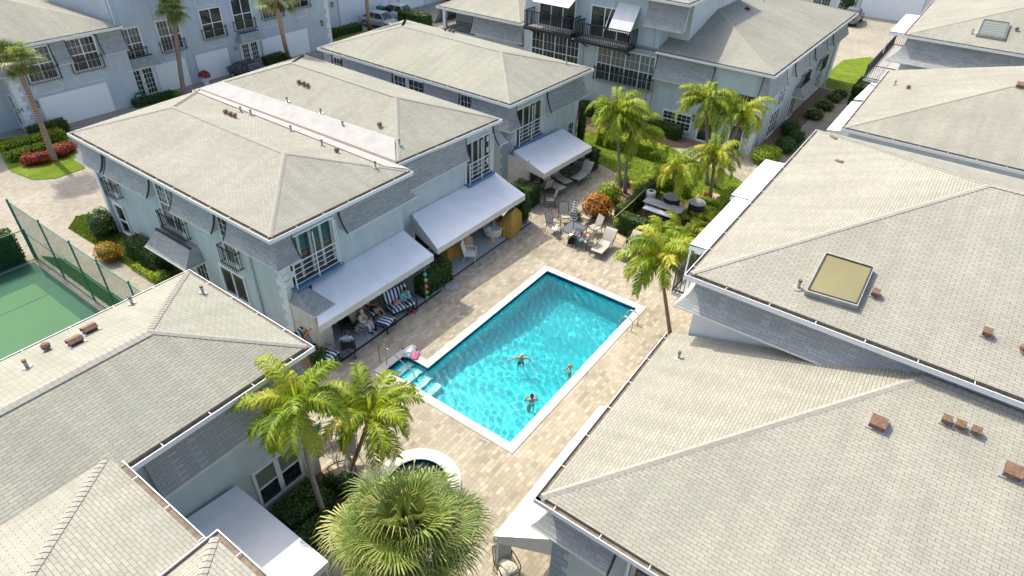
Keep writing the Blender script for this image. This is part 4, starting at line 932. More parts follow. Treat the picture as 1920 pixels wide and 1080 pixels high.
garage(f34, 3.0, 7.4, 2.06, FA); panel(f34, 2.95, 4.75, 2.25, 2.85, FA); panel(f34, 5.6, 7.5, 2.28, 2.88, FA)
FB = empty('townhouse', 'tall back row block numbered 35 and 36 with two shingled door canopies', 'house')
f35 = F('y', 41.2, -1)
shell(FB, [(9.4, 28.3, 41.2, 52, 9.6)], 'stucco_blue')
Fb2 = [(9.2, 40.7), (28.8, 40.7), (28.8, 52.5), (9.2, 52.5)]; roof(Fb2, 9.8, [(14, 46, 11.4), (24, 46, 11.4)], FB, [(0, 1, 5, 4), (1, 2, 5), (2, 3, 4, 5), (3, 0, 4)], [(0, 4), (1, 5), (4, 5)])
def fr(x0, y0, x1, y1): return f35.rect(x0, y0, x1, y1)
for q in ((216, 58, 274, 106), (290, 41, 345, 89), (371, 20, 422, 65), (430, 0, 476, 50), (484, -12, 528, 28), (541, -28, 578, 10)):
    r = fr(*q); window(f35, r, FB, nx=3 if q[0] not in (371, 430) else 1, nt=2 if q[0] not in (371, 430) else 1); guard(f35, r[0]-.05, r[1]+.05, r[2]-.05, r[2]+.75, FB)
for q in ((306, 99, 349, 109), (385, 76, 425, 87), (493, 41, 524, 49), (547, 23, 577, 33), (285, 22, 330, 30), (362, 5, 405, 8)):
    s0, za = f35.px(q[0], q[1]); s1, zb = f35.px(q[2], q[3]-7); zc = (za+zb)/2; panel(f35, s0, s1, zc-.32, zc+.32, FB)
z35 = 2.1
for x0, x1, y in ((304, 361, 170), (378, 438, 150), (495, 581, 95)):
    s0 = f35.px(x0, y+4)[0]; s1 = f35.px(x1, y-8)[0]; garage(f35, s0, s1, z35, FB)
def fdoor(f, s0, s1, par, z1=2.15):
    g = MB(); f.box(g, s0-.1, s0, 0, z1+.1, -.02, .07); f.box(g, s1, s1+.1, 0, z1+.1, -.02, .07); f.box(g, s0, s1, z1, z1+.1, -.02, .07); m_ = (s0+s1)/2
    for a, b in ((s0, m_), (m_, s1)):
        f.box(g, a+.01, a+.13, 0, z1, .0, .05); f.box(g, b-.13, b-.01, 0, z1, .0, .05); f.box(g, a+.13, b-.13, 0, .22, 0, .05); f.box(g, a+.13, b-.13, z1-.13, z1, 0, .05)
        w = (b-a-.26)/3
        for k in (1, 2): f.box(g, a+.13+w*k-.013, a+.13+w*k+.013, .22, z1-.13, .0, .04)
        for k in range(1, 5): zz = .22+(z1-.35)*k/5; f.box(g, a+.13, b-.13, zz-.013, zz+.013, .0, .042)
    o = g.build('door', 'trim', par); g = MB(); f.box(g, s0, s1, .1, z1-.02, -.03, .01); g.build('pane', 'glass', o); g = MB(); f.box(g, m_+.03, m_+.06, .95, 1.1, .05, .09); g.build('handle', 'bronze', o)
for x0, x1, y in ((250, 296, 170), (455, 487, 108)):
    s0 = f35.px(x0, y)[0]; s1 = f35.px(x1, y-8)[0]; fdoor(f35, s0, s1, FB); canopy(f35, s0-.35, s1+.35, 2.35, 2.95, FB, o1=.9)
pipe(f35, 9.55, 0, 9.4, FB, mat='trim'); quoins(28.3, 41.2, 0, 9.4, -1, 1, FB, h=.42)
def lantern(f, s, z, par):
    g = MB(); c = f.p(s, z, .16); g.box(c.x-.09, c.x+.09, c.y-.09, c.y+.09, c.z-.16, c.z-.13); g.box(c.x-.1, c.x+.1, c.y-.1, c.y+.1, c.z+.16, c.z+.19); g.tube([c+Vector((0, 0, .19)), c+Vector((0, 0, .3))], [.07, .01], 6)
    for a in (-.08, .08):
        for b in (-.08, .08): g.box(c.x+a-.008, c.x+a+.008, c.y+b-.008, c.y+b+.008, c.z-.14, c.z+.17)
    g.bar(f.p(s, z+.25, 0), f.p(s, z+.25, .16), .03); o = g.build('wall_lantern', 'iron', par); g = MB(); g.tube([c-Vector((0, 0, .12)), c+Vector((0, 0, .1))], .045, 8); g.build('lamp_glass', 'mullion_cream', o)
lantern(f34, 2.75, 1.75, FA); lantern(f35, 27.3, 2.2, FB); lantern(fK, 5.9, 1.5, K)
def text(s, size, loc, rot, mat, parent=None, name='lettering', ext=.004, al='CENTER'):
    c = bpy.data.curves.new(name, 'FONT'); c.body = s; c.size = size; c.extrude = ext; c.align_x = al; c.align_y = 'CENTER'
    t_ = bpy.data.objects.new(name+'_tmp', c); COL.objects.link(t_); dg = bpy.context.evaluated_depsgraph_get(); me = bpy.data.meshes.new_from_object(t_.evaluated_get(dg)); bpy.data.objects.remove(t_)
    me.materials.clear(); me.materials.append(MT[mat]); o = bpy.data.objects.new(name, me); COL.objects.link(o); o.location = loc; o.rotation_euler = rot
    if parent: o.parent = parent
    return o
RF = (math.pi/2, 0, 0)
for s, f, x, y, par in (('34', f34, 37, 207, FA), ('35', f35, 296, 136, FB), ('36', f35, 441, 91, FB)):
    a, z = f.px(x, y); text(s, .42, f.p(a, z, .045 if s == '34' else .012), RF, 'ink', par, 'house_number')
# white building beyond
FC = empty('townhouse', 'white townhouse with grey quoins at the top, behind the parked cars', 'house')
fw = F('y', 46.0, -1); shell(FC, [(31.2, 62, 46, 56, 9)], 'stucco_white'); shell(FC, [(28.3, 31.3, 47.5, 56, 9)], 'stucco_white')
quoins(31.2, 46, 0, 8.5, 1, 1, FC, mat='quoin_blue', h=.42)
garage(fw, 33.6, 40.6, 2.5, FC); garage(fw, 42.2, 46.2, 2.5, FC); window(fw, (48, 49.6, .3, 2.4), FC); lantern(fw, 32.7, 2.2, FC); window(F('y', 47.5, -1), (28.7, 29.6, .9, 2.9), FC, cols=1)
Fc2 = [(30.7, 45.5), (62.5, 45.5), (62.5, 56.5), (30.7, 56.5)]; roof(Fc2, 9.2, [(36.5, 51, 10.8), (57, 51, 10.8)], FC, [(0, 1, 5, 4), (1, 2, 5), (2, 3, 4, 5), (3, 0, 4)], [(0, 4), (1, 5), (4, 5)])
FD = empty('townhouse', 'pale townhouse with a wide garage door at the top right, behind the sage car', 'house')
fd = F('x', 78, -1); shell(FD, [(78, 92, -9, 22, 8)], 'stucco_white'); garage(fd, -1.2, 5.2, 2.6, FD); window(fd, (6.4, 7.6, .1, 2.2), FD); window(fd, (8.6, 10.6, .4, 2.2), FD); lantern(fd, -2.1, 2.2, FD)
quoins(78, -3.2, 0, 7.5, 1, 1, FD, mat='quoin_blue', h=.42); garage(fd, 12.5, 18.5, 2.6, FD)
roof([(77.5, -9.5), (92.5, -9.5), (92.5, 22.5), (77.5, 22.5)], 8.1, [(85, -2, 9.8), (85, 15, 9.8)], FD, [(0, 1, 4), (1, 2, 5, 4), (2, 3, 5), (3, 0, 4, 5)], [(0, 4), (4, 5)])
# ------------------------------------------------------------ vegetation
def best_h(bp, tp, lo=.5, hi=9):
    b = G(*bp); best = None
    for i in range(60):
        h = lo+(hi-lo)*i/59; t_ = G(*tp, h); d = math.hypot(t_.x-b.x, t_.y-b.y)
        if best is None or d < best[0]: best = (d, h, t_)
    return b, best[2]
class LV:
    """many small leaf faces with a colour value each"""
    def __init__(s): s.v = []; s.f = []; s.r = []
    def quad(s, a, b, c, d, r):
        i = len(s.v); s.v += [tuple(a), tuple(b), tuple(c), tuple(d)]; s.f.append((i, i+1, i+2, i+3)); s.r.append(r)
    def tri(s, a, b, c, r):
        i = len(s.v); s.v += [tuple(a), tuple(b), tuple(c)]; s.f.append((i, i+1, i+2)); s.r.append(r)
    def strip(s, L_, R_, r):
        i = len(s.v)
        for a, b in zip(L_, R_): s.v += [tuple(a), tuple(b)]
        for k in range(len(L_)-1): s.f.append((i+2*k, i+2*k+1, i+2*k+3, i+2*k+2)); s.r.append(r[k] if isinstance(r, list) else r)
    def mesh(s, name, mat):
        me = bpy.data.meshes.new(name); me.from_pydata(s.v, [], s.f); me.materials.append(MT[mat])
        a = me.attributes.new('rnd', 'FLOAT', 'FACE'); a.data.foreach_set('value', s.r); me.update(); return me
def put(me, name, parent=None, loc=None, rz=0, sc=1):
    o = bpy.data.objects.new(name, me); COL.objects.link(o)
    if parent: o.parent = parent
    if loc is not None: o.location = loc
    o.rotation_euler = (0, 0, rz); o.scale = (sc, sc, sc); return o
Z = Vector((0, 0, 1))
def frond(lv, az, e0, L_, rng, droop=1.0, wl=.50):
    """feather frond: arched midrib, two ranks of narrow hanging leaflets"""
    n = 11; p = Vector((0, 0, 0)); e = e0; mid = [p.copy()]; side_bend = rng.uniform(-.25, .25); a = az
    for k in range(n):
        d = Vector((math.cos(a)*math.cos(e), math.sin(a)*math.cos(e), math.sin(e))); p = p+d*(L_/n); mid.append(p.copy())
        e -= droop*(.10+.16*k/n)*rng.uniform(.85, 1.15); a += side_bend/n
        e = max(e, -1.45)
    w = .018
    for k in range(n):
        d = (mid[k+1]-mid[k]).normalized(); s = d.cross(Z); s = s.normalized() if s.length > .05 else Vector((1, 0, 0)); w0, w1 = w*(1-k/n)+.004, w*(1-(k+1)/n)+.004
        lv.quad(mid[k]-s*w0, mid[k]+s*w0, mid[k+1]+s*w1, mid[k+1]-s*w1, .75)
    NL = 50; base = rng.uniform(-.12, .12); yel = rng.random() < .14
    for i in range(NL):
        t_ = .10+.9*i/NL; k = min(n-1, int(t_*n)); q = mid[k].lerp(mid[k+1], t_*n-k); d = (mid[k+1]-mid[k]).normalized()
        s = d.cross(Z); s = s.normalized() if s.length > .05 else Vector((1, 0, 0)); up = s.cross(d)
        ln = wl*(.35+.65*math.sin(min(1, t_*1.25)*math.pi*.72))*rng.uniform(.8, 1.12)
        if t_ > .85: ln *= .75
        for sg in (-1, 1):
            if rng.random() < .04: continue
            dr = (s*sg*.85+d*rng.uniform(.45, .9)+up*rng.uniform(.05, .45)).normalized(); g1 = q+dr*ln*.4; dr2 = (dr*.75-Z*rng.uniform(.35, .9)*droop).normalized(); g2 = g1+dr2*ln*.35; dr3 = (dr2*.5-Z*.9).normalized(); g3 = g2+dr3*ln*.3
            wd = rng.uniform(.019, .032); wv = d*wd
            c = min(1, max(0, .44+base+rng.gauss(0, .16)+(.3 if yel else 0)))
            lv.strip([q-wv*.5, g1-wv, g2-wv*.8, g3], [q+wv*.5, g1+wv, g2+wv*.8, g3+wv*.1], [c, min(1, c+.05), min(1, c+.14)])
def feather_crown(seed, nf=17, L_=1.95):
    rng = random.Random(seed); lv = LV()
    for i in range(nf):
        t_ = i/(nf-1); frond(lv, i*2.4+rng.uniform(-.45, .45), 1.3-1.5*t_+rng.uniform(-.18, .18), L_*rng.uniform(.70, 1.05), rng, droop=rng.uniform(.85, 1.25))
    for k in range(3):   # unopened spears
        a = rng.uniform(0, 6.28); d = Vector((math.cos(a)*.15, math.sin(a)*.15, 1)).normalized(); s = Vector((math.sin(a), -math.cos(a), 0))*.03
        lv.strip([-s, d*.6-s, d*1.1], [s, d*.6+s, d*1.1+s*.1], .8)
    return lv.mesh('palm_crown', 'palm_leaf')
FC_ = [feather_crown(11+i, 20+i) for i in range(4)]
def trunk(b, t_, r0, r1, name, mat, par, bend=.0, n=10, shaft=False):
    mb = MB(); pts = []; rs = []; b = Vector(b); t_ = Vector(t_); h = t_-b; s = Vector((h.y, -h.x, 0)); s = s.normalized() if s.length > .05 else Vector((1, 0, 0))
    for k in range(n+1):
        u = k/n; pts.append(b+h*u+s*bend*math.sin(u*math.pi)); rs.append((r0+(r1-r0)*u)*(1+.35*math.exp(-u*14))*(1+.03*math.sin(k*2.7)))
    mb.tube(pts, rs, 10); return mb.build(name, mat, par, smooth=True, uv=False)
def feather_palm(bp, tp, i, sc, label, mat='trunk_grey', r=.085, rz=0, bend=.05):
    b, t_ = best_h(bp, tp); o = empty('feather_palm', label, 'palm tree', b, 0, 'feather palms around the pool and lawn'); l = t_-b
    trunk((0, 0, -.05), l, r, r*.72, 'trunk', mat, o, bend); g = MB(); g.tube([l-Vector((0, 0, .45)), l-Vector((0, 0, .15)), l+Vector((0, 0, .2))], [r*.85, r*1.15, r*.5], 9); g.build('crownshaft', 'trunk_brown' if mat == 'trunk_brown' else 'bin_green' if 0 else 'trunk_brown', o, smooth=True, uv=False)
    put(FC_[i % 4], 'crown', o, l+Vector((0, 0, .1)), rz, sc); return o
feather_palm((612, 975), (560, 768), 0, .95, 'feather palm in front of the window and warning sign', rz=1.55, bend=.1)
feather_palm((652, 888), (694, 782), 1, 1.0, 'leaning feather palm between the entry steps and the spa', 'trunk_brown', rz=1.2, bend=.06)
feather_palm((1258, 632), (1237, 490), 2, 1.08, 'feather palm on the deck at the far right corner of the pool', 'trunk_brown', rz=2.6)
feather_palm((1163, 364), (1158, 215), 3, 1.15, 'straight grey-trunked palm, left of the pair by the croton', rz=0, r=.1)
feather_palm((1172, 362), (1186, 245), 1, 1.1, 'bowed grey-trunked palm, right of the pair by the croton', rz=2, r=.1, bend=-.15)
feather_palm((1272, 406), (1266, 322), 0, 1.0, 'palm growing from the grill enclosure beside the glass counter', 'trunk_brown', rz=3.3, r=.1)
feather_palm((1330, 385), (1341, 300), 2, 1.05, 'reddish-trunked palm in the middle of the lawn clump', 'trunk_brown', rz=.8, r=.11)
feather_palm((1326, 346), (1325, 195), 3, 1.1, 'tallest palm of the lawn clump, straight pale lower trunk', rz=4.0, r=.12)
feather_palm((1338, 350), (1390, 218), 0, 1.05, 'right-leaning palm of the lawn clump near the corner quoins', rz=5.0, r=.12)
# areca clump by the balcony
def clump(seed, n, L_):
    rng = random.Random(seed); lv = LV()
    for i in range(n):
        i0 = len(lv.v); frond(lv, rng.uniform(0, 6.28), rng.uniform(.7, 1.4), L_*rng.uniform(.7, 1.1), rng, droop=rng.uniform(.8, 1.1), wl=.42)
        ox, oy = rng.gauss(0, .35), rng.gauss(0, .35)
        for k in range(i0, len(lv.v)): v = lv.v[k]; lv.v[k] = (v[0]+ox, v[1]+oy, v[2])
    return lv.mesh('areca_fronds', 'palm_leaf')
ca = clump(5, 26, 1.7); cb_ = clump(8, 22, 1.5)
for i, (x, y, me, s) in enumerate(((1240, 455, ca, .95), (1290, 450, cb_, 1.0), (1305, 415, ca, .8), (1272, 480, cb_, .8))):
    b = G(x, y); o = empty('areca_palm', ['bushy low palm nearest the covered lounger', 'bushy low palm between the glass counter and the white balcony awning', 'bushy low palm beside the right-hand covered grill', 'bushy low palm just left of the balcony railing'][i], 'shrub', b, 0, 'low bushy palms'); put(me, 'fronds', o, (0, 0, .1), i*1.3, s)
    g = MB(); rng = random.Random(i)
    for k in range(5): a = rng.uniform(0, 6.28); g.tube([(.2*math.cos(a), .2*math.sin(a), 0), (.25*math.cos(a), .25*math.sin(a), .7*s)], .03, 6)
    g.build('stem', 'trunk_grey', o)
# fan palms
def fan(lv, o, az, e, pet, R_, rng, c0):
    d = Vector((math.cos(az)*math.cos(e), math.sin(az)*math.cos(e), math.sin(e))); c = o+d*pet; s = d.cross(Z).normalized(); up = s.cross(d)
    w = .014; lv.strip([o-s*w, o+d*pet*.5-s*w-Z*.03, c-s*w], [o+s*w, o+d*pet*.5+s*w-Z*.03, c+s*w], .7)
    n = 40; fold = rng.uniform(.15, .9); hang = rng.uniform(.5, 1.3)
    for i in range(n):
        t_ = (i+.5)/n*2-1; a = t_*2.35; dr = (d*math.cos(a)+s*math.sin(a)+up*(fold*abs(t_)*.7)).normalized(); ln = R_*(1-.28*abs(t_))*rng.uniform(.88, 1.1)
        p1 = c+dr*ln*.48; d2 = (dr-Z*hang*(.35+.25*rng.random())).normalized(); p2 = p1+d2*ln*.30; d3 = (d2*.6-Z*hang*rng.uniform(.6, 1.3)).normalized(); p3 = p2+d3*ln*.30
        q = dr.cross(up).normalized() if dr.cross(up).length > .1 else s; w0, w1 = .006, ln*.021; c_ = min(1, max(0, c0+rng.gauss(0, .13)))
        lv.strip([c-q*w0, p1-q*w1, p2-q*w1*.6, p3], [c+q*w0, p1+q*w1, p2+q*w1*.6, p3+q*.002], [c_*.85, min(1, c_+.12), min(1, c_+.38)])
def fan_crown(seed, nf, pet, R_, dry=6):
    rng = random.Random(seed); lv = LV()
    for i in range(nf):
        t_ = i/(nf-1); fan(lv, Vector((0, 0, 0)), i*2.39996+rng.uniform(-.3, .3), 1.40-1.85*t_**.85+rng.uniform(-.25, .25), pet*(.55+.5*t_)*rng.uniform(.7, 1.25), R_*rng.uniform(.62, 1.2), rng, (.45-.08*t_+rng.uniform(-.2, .2)) if rng.random() > .1 else .85)
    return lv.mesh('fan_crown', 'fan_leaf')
def dry_skirt(seed, n, L_):
    rng = random.Random(seed); lv = LV()
    for i in range(n):
        az = rng.uniform(0, 6.28); d = Vector((math.cos(az), math.sin(az), 0)); s = Vector((-d.y, d.x, 0))
        for k in range(5): u = rng.uniform(-.25, .25); lv.strip([d*.1-s*.02, d*(.3+rng.random()*.2)+s*u-Z*.3*L_, d*(.35+.2*rng.random())+s*u*1.3-Z*L_*rng.uniform(.6, 1)], [d*.1+s*.02, d*.35+s*(u+.05)-Z*.3*L_, d*.4+s*(u*1.3+.01)-Z*L_*.8], rng.random())
    return lv.mesh('dry_skirt', 'dry_leaf')
fs1 = fan_crown(3, 34, .75, .95); fs2 = fan_crown(9, 30, .7, .95); dsk = dry_skirt(2, 26, .9)
def sabal(bp, tp, label, me, sc=1, r=.16, h=None, rz=0):
    if h is None: b, t_ = best_h(bp, tp)
    else: t_ = G(*tp, h); b = G(*bp)
    o = empty('fan_palm', label, 'palm tree', b, 0, 'tall fan palms'); l = t_-b
    trunk((0, 0, -.05), l, r, r*.85, 'trunk', 'trunk_sabal', o, .06); put(me, 'crown', o, l+Vector((0, 0, .15)), rz, sc); put(dsk, 'dead_leaves', o, l, 0, sc*.8); return o
sabal((103, 303), (30, 118), 'tall fan palm in the red-leaved bed at the left edge', fs1, 1.0)
sabal((345, 180), (323, 22), 'tall fan palm in front of the garage between doors 35 and 36', fs2, 1.0, r=.17)
sabal((541, 108), (518, 2), 'slender fan palm trunk before the garage of number 36', fs1, 1.0, h=8.3, r=.17, rz=1)
sabal((693, 54), (684, -60), 'slender fan palm trunk beside the parked cars', fs2, 1.0, h=9, r=.17, rz=2)
big = fan_crown(21, 74, 1.15, .98); cz = 4.0; cc = G(762, 1010, cz)
o = empty('fan_palm', 'broad fan palm overhanging the spa at the bottom of the photo', 'palm tree', (cc.x-.05, cc.y+.1, 0)); trunk((0, 0, -.05), (.05, -.1, cz), .19, .16, 'trunk', 'trunk_sabal', o); put(big, 'crown', o, (.05, -.1, cz+.1)); put(dsk, 'dead_leaves', o, (.05, -.1, cz), 0, .9)
# hedges and shrubs
def leafy(name, label, cat, parts, mat, core, size=.06, dens=230, group=None, seed=0, jag=.05):
    """parts: ('box', x0,x1,y0,y1,z0,z1, rz) or ('ball', x,y,z,rx,ry,rz)"""
    rng = random.Random(seed+len(parts)*7+int(parts[0][1]*31)); lv = LV(); cb = MB(); c = Vector((sum((p[1]+p[2])/2 if p[0] == 'box' else p[1] for p in parts)/len(parts), sum((p[3]+p[4])/2 if p[0] == 'box' else p[2] for p in parts)/len(parts), 0))
    o = empty(name, label, cat, c, 0, group)
    def leaf(p, n):
        n = Vector(n).normalized(); nn = (n+Vector((rng.gauss(0, .5), rng.gauss(0, .5), rng.gauss(0, .5)))).normalized(); a = nn.cross(Vector((rng.gauss(0, 1), rng.gauss(0, 1), rng.gauss(0, 1)))).normalized(); b = nn.cross(a); s = size*rng.uniform(.6, 1.3); p = Vector(p)-c+n*rng.uniform(-.03, jag)
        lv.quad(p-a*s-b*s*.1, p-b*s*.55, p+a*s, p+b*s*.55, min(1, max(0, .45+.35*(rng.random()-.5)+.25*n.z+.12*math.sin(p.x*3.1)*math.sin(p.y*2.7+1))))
    for q in parts:
        if q[0] == 'box':
            _, x0, x1, y0, y1, z0, z1 = q[:7]; lx, ly, lz = x1-x0, y1-y0, z1-z0
            rr = .12; fs = [((0, 0, 1), lx*ly), ((0, -1, 0), lx*lz), ((0, 1, 0), lx*lz), ((-1, 0, 0), ly*lz), ((1, 0, 0), ly*lz)]
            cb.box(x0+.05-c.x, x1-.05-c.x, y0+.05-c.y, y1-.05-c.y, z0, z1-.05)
            for n, A_ in fs:
                for _k in range(int(A_*dens*(.06/size)**1.6)+4):
                    u, v, w = rng.random(), rng.random(), rng.random(); p = [x0+lx*u, y0+ly*v, z0+lz*w]
                    for ax in range(3):
                        if n[ax]: p[ax] = ((x0, y0, z0), (x1, y1, z1))[1 if n[ax] > 0 else 0][ax]
                    ez = z1-p[2]; ex = min(p[0]-x0, x1-p[0]); ey = min(p[1]-y0, y1-p[1])    # rounded shoulders
                    if n[2]: m_ = min(ex, ey); p[2] -= rr*max(0, 1-m_/rr)**2*.8
                    p[2] += .03*math.sin(p[0]*2.3+seed)*math.sin(p[1]*3.1)
                    leaf(p, n)
        else:
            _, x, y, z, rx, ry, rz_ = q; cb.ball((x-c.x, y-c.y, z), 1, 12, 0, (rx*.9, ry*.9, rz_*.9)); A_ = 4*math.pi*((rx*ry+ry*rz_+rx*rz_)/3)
            for _k in range(int(A_*dens*.8*(.06/size)**1.6)):
                d = Vector((rng.gauss(0, 1), rng.gauss(0, 1), rng.gauss(0, 1))).normalized()
                if d.z*rz_+z < .03: continue
                k_ = 1+.09*math.sin(d.x*5+seed)*math.sin(d.y*6)+.05*math.sin(d.z*9); leaf((x+d.x*rx*k_, y+d.y*ry*k_, z+d.z*rz_*k_), (d.x/rx, d.y/ry, d.z/rz_))
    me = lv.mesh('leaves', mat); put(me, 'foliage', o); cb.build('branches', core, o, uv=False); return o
def HB(x0, y0, x1, y1, h, w=.6, z=0):
    """straight run between two base pixels, along x or y"""
    a, b = G(x0, y0, z), G(x1, y1, z)
    if abs(a.x-b.x) > abs(a.y-b.y): m_ = (a.y+b.y)/2; return ('box', min(a.x, b.x), max(a.x, b.x), m_-w/2, m_+w/2, 0, h)
    m_ = (a.x+b.x)/2; return ('box', m_-w/2, m_+w/2, min(a.y, b.y), max(a.y, b.y), 0, h)
def BL(x, y, r, h, rr=None): a = G(x, y); return ('ball', a.x, a.y, h*.5, r, rr or r, h*.52)
gd, li = 'hedge_leaf', 'lime_leaf'
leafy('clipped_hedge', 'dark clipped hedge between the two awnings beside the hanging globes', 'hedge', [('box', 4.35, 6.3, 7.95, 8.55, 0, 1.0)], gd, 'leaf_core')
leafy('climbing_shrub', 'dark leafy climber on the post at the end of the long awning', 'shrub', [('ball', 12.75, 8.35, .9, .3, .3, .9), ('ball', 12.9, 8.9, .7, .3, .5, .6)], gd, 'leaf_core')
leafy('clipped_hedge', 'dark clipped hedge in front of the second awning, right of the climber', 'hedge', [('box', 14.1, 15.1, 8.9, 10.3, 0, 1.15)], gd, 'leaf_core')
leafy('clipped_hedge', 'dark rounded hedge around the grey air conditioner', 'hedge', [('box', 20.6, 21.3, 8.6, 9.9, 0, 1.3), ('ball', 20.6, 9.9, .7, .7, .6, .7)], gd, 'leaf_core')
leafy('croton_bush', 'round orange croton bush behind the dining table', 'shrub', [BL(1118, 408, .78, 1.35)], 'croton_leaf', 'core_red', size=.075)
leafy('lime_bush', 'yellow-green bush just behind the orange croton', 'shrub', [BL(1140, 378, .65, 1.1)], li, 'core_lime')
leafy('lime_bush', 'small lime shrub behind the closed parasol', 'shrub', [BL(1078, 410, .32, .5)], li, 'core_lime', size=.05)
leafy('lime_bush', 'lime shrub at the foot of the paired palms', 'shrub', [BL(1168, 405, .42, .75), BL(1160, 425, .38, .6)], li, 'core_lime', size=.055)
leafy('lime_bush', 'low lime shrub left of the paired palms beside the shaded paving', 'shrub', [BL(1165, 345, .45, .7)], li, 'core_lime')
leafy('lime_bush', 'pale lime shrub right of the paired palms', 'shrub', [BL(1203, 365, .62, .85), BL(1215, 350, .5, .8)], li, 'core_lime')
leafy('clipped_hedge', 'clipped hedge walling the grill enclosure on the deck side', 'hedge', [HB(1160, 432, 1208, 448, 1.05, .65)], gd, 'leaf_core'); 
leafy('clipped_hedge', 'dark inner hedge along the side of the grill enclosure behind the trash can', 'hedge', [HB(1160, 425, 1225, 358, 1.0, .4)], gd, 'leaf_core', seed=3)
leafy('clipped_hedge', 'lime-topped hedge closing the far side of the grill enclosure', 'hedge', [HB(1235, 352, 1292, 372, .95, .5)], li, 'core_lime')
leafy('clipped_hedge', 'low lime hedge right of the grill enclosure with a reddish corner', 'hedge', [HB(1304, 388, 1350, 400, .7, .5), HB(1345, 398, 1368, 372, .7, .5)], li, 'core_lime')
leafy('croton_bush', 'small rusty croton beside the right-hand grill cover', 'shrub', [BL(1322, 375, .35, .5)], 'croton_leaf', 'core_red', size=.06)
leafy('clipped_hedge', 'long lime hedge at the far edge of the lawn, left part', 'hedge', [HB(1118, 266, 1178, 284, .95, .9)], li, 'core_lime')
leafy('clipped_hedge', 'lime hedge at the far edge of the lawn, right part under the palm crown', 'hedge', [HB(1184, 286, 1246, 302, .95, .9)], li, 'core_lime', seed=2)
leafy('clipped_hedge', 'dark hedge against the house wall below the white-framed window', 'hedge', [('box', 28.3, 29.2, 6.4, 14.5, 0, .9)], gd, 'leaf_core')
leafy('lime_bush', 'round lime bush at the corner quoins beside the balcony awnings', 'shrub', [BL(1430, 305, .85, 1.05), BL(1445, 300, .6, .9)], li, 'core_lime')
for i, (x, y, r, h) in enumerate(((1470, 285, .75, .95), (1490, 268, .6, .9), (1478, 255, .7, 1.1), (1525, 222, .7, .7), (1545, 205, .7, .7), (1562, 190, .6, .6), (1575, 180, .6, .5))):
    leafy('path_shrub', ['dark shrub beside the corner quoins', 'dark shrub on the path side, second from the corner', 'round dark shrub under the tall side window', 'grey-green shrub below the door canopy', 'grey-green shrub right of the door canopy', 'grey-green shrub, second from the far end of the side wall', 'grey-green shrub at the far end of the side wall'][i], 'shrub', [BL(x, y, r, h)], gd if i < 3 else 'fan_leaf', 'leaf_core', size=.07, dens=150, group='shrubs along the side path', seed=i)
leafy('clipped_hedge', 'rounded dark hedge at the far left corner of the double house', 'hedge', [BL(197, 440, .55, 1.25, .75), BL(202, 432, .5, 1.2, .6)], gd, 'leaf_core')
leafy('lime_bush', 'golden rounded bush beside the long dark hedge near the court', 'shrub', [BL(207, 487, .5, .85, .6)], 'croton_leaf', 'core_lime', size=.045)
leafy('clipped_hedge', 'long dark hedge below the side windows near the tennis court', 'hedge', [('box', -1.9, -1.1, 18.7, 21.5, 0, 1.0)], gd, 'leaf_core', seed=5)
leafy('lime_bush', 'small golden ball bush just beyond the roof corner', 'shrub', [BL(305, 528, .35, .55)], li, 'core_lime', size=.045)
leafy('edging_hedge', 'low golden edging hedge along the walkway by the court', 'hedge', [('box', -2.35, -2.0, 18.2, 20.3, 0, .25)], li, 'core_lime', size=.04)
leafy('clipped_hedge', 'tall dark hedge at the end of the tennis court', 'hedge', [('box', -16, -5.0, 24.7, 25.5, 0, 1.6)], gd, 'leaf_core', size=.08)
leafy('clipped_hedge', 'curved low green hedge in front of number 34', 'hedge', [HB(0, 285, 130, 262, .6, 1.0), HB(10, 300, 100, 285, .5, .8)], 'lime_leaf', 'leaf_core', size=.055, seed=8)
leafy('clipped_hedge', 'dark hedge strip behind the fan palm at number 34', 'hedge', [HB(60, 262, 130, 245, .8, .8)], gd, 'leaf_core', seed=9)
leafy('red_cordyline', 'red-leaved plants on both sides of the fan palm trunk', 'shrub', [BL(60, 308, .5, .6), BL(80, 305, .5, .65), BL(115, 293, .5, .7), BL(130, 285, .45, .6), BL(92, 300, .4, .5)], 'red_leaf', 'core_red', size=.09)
leafy('lime_bush', 'bright lime shrub in the bed before number 34', 'shrub', [BL(32, 272, .45, .5), BL(48, 268, .4, .45)], li, 'core_lime')
leafy('clipped_hedge', 'shaded dark hedge under the twin window of the lower left house', 'hedge', [('box', -6.9, -5.3, 2.9, 3.9, 0, .8), ('box', -7.2, -5.9, 2.1, 2.8, 0, .7)], gd, 'leaf_core', seed=11)
leafy('green_shrub', 'upright green shrub beside the warning sign', 'shrub', [('ball', -4.75, 3.0, .35, .35, .4, .45), ('ball', -4.95, 3.5, .3, .25, .3, .35)], gd, 'leaf_core', seed=12)
leafy('green_shrub', 'shrub at the roof corner beside the striped ottoman', 'shrub', [BL(600, 682, .35, .8)], gd, 'leaf_core', seed=13)
leafy('clipped_hedge', 'dark hedge before the door of number 36', 'hedge', [HB(497, 125, 535, 116, .8, .7)], gd, 'leaf_core', seed=14, size=.09)
leafy('clipped_hedge', 'low hedge before the door of number 35', 'hedge', [HB(250, 200, 328, 183, .5, .6)], gd, 'leaf_core', seed=15, size=.08)
leafy('clipped_hedge', 'tall long hedge behind the parked cars', 'hedge', [HB(752, 52, 806, 62, 1.7, 1.3)], gd, 'leaf_core', seed=16, size=.12)
leafy('clipped_hedge', 'low hedge between the garages left of the parked cars', 'hedge', [HB(612, 75, 672, 56, .7, .8)], gd, 'leaf_core', seed=17, size=.1)
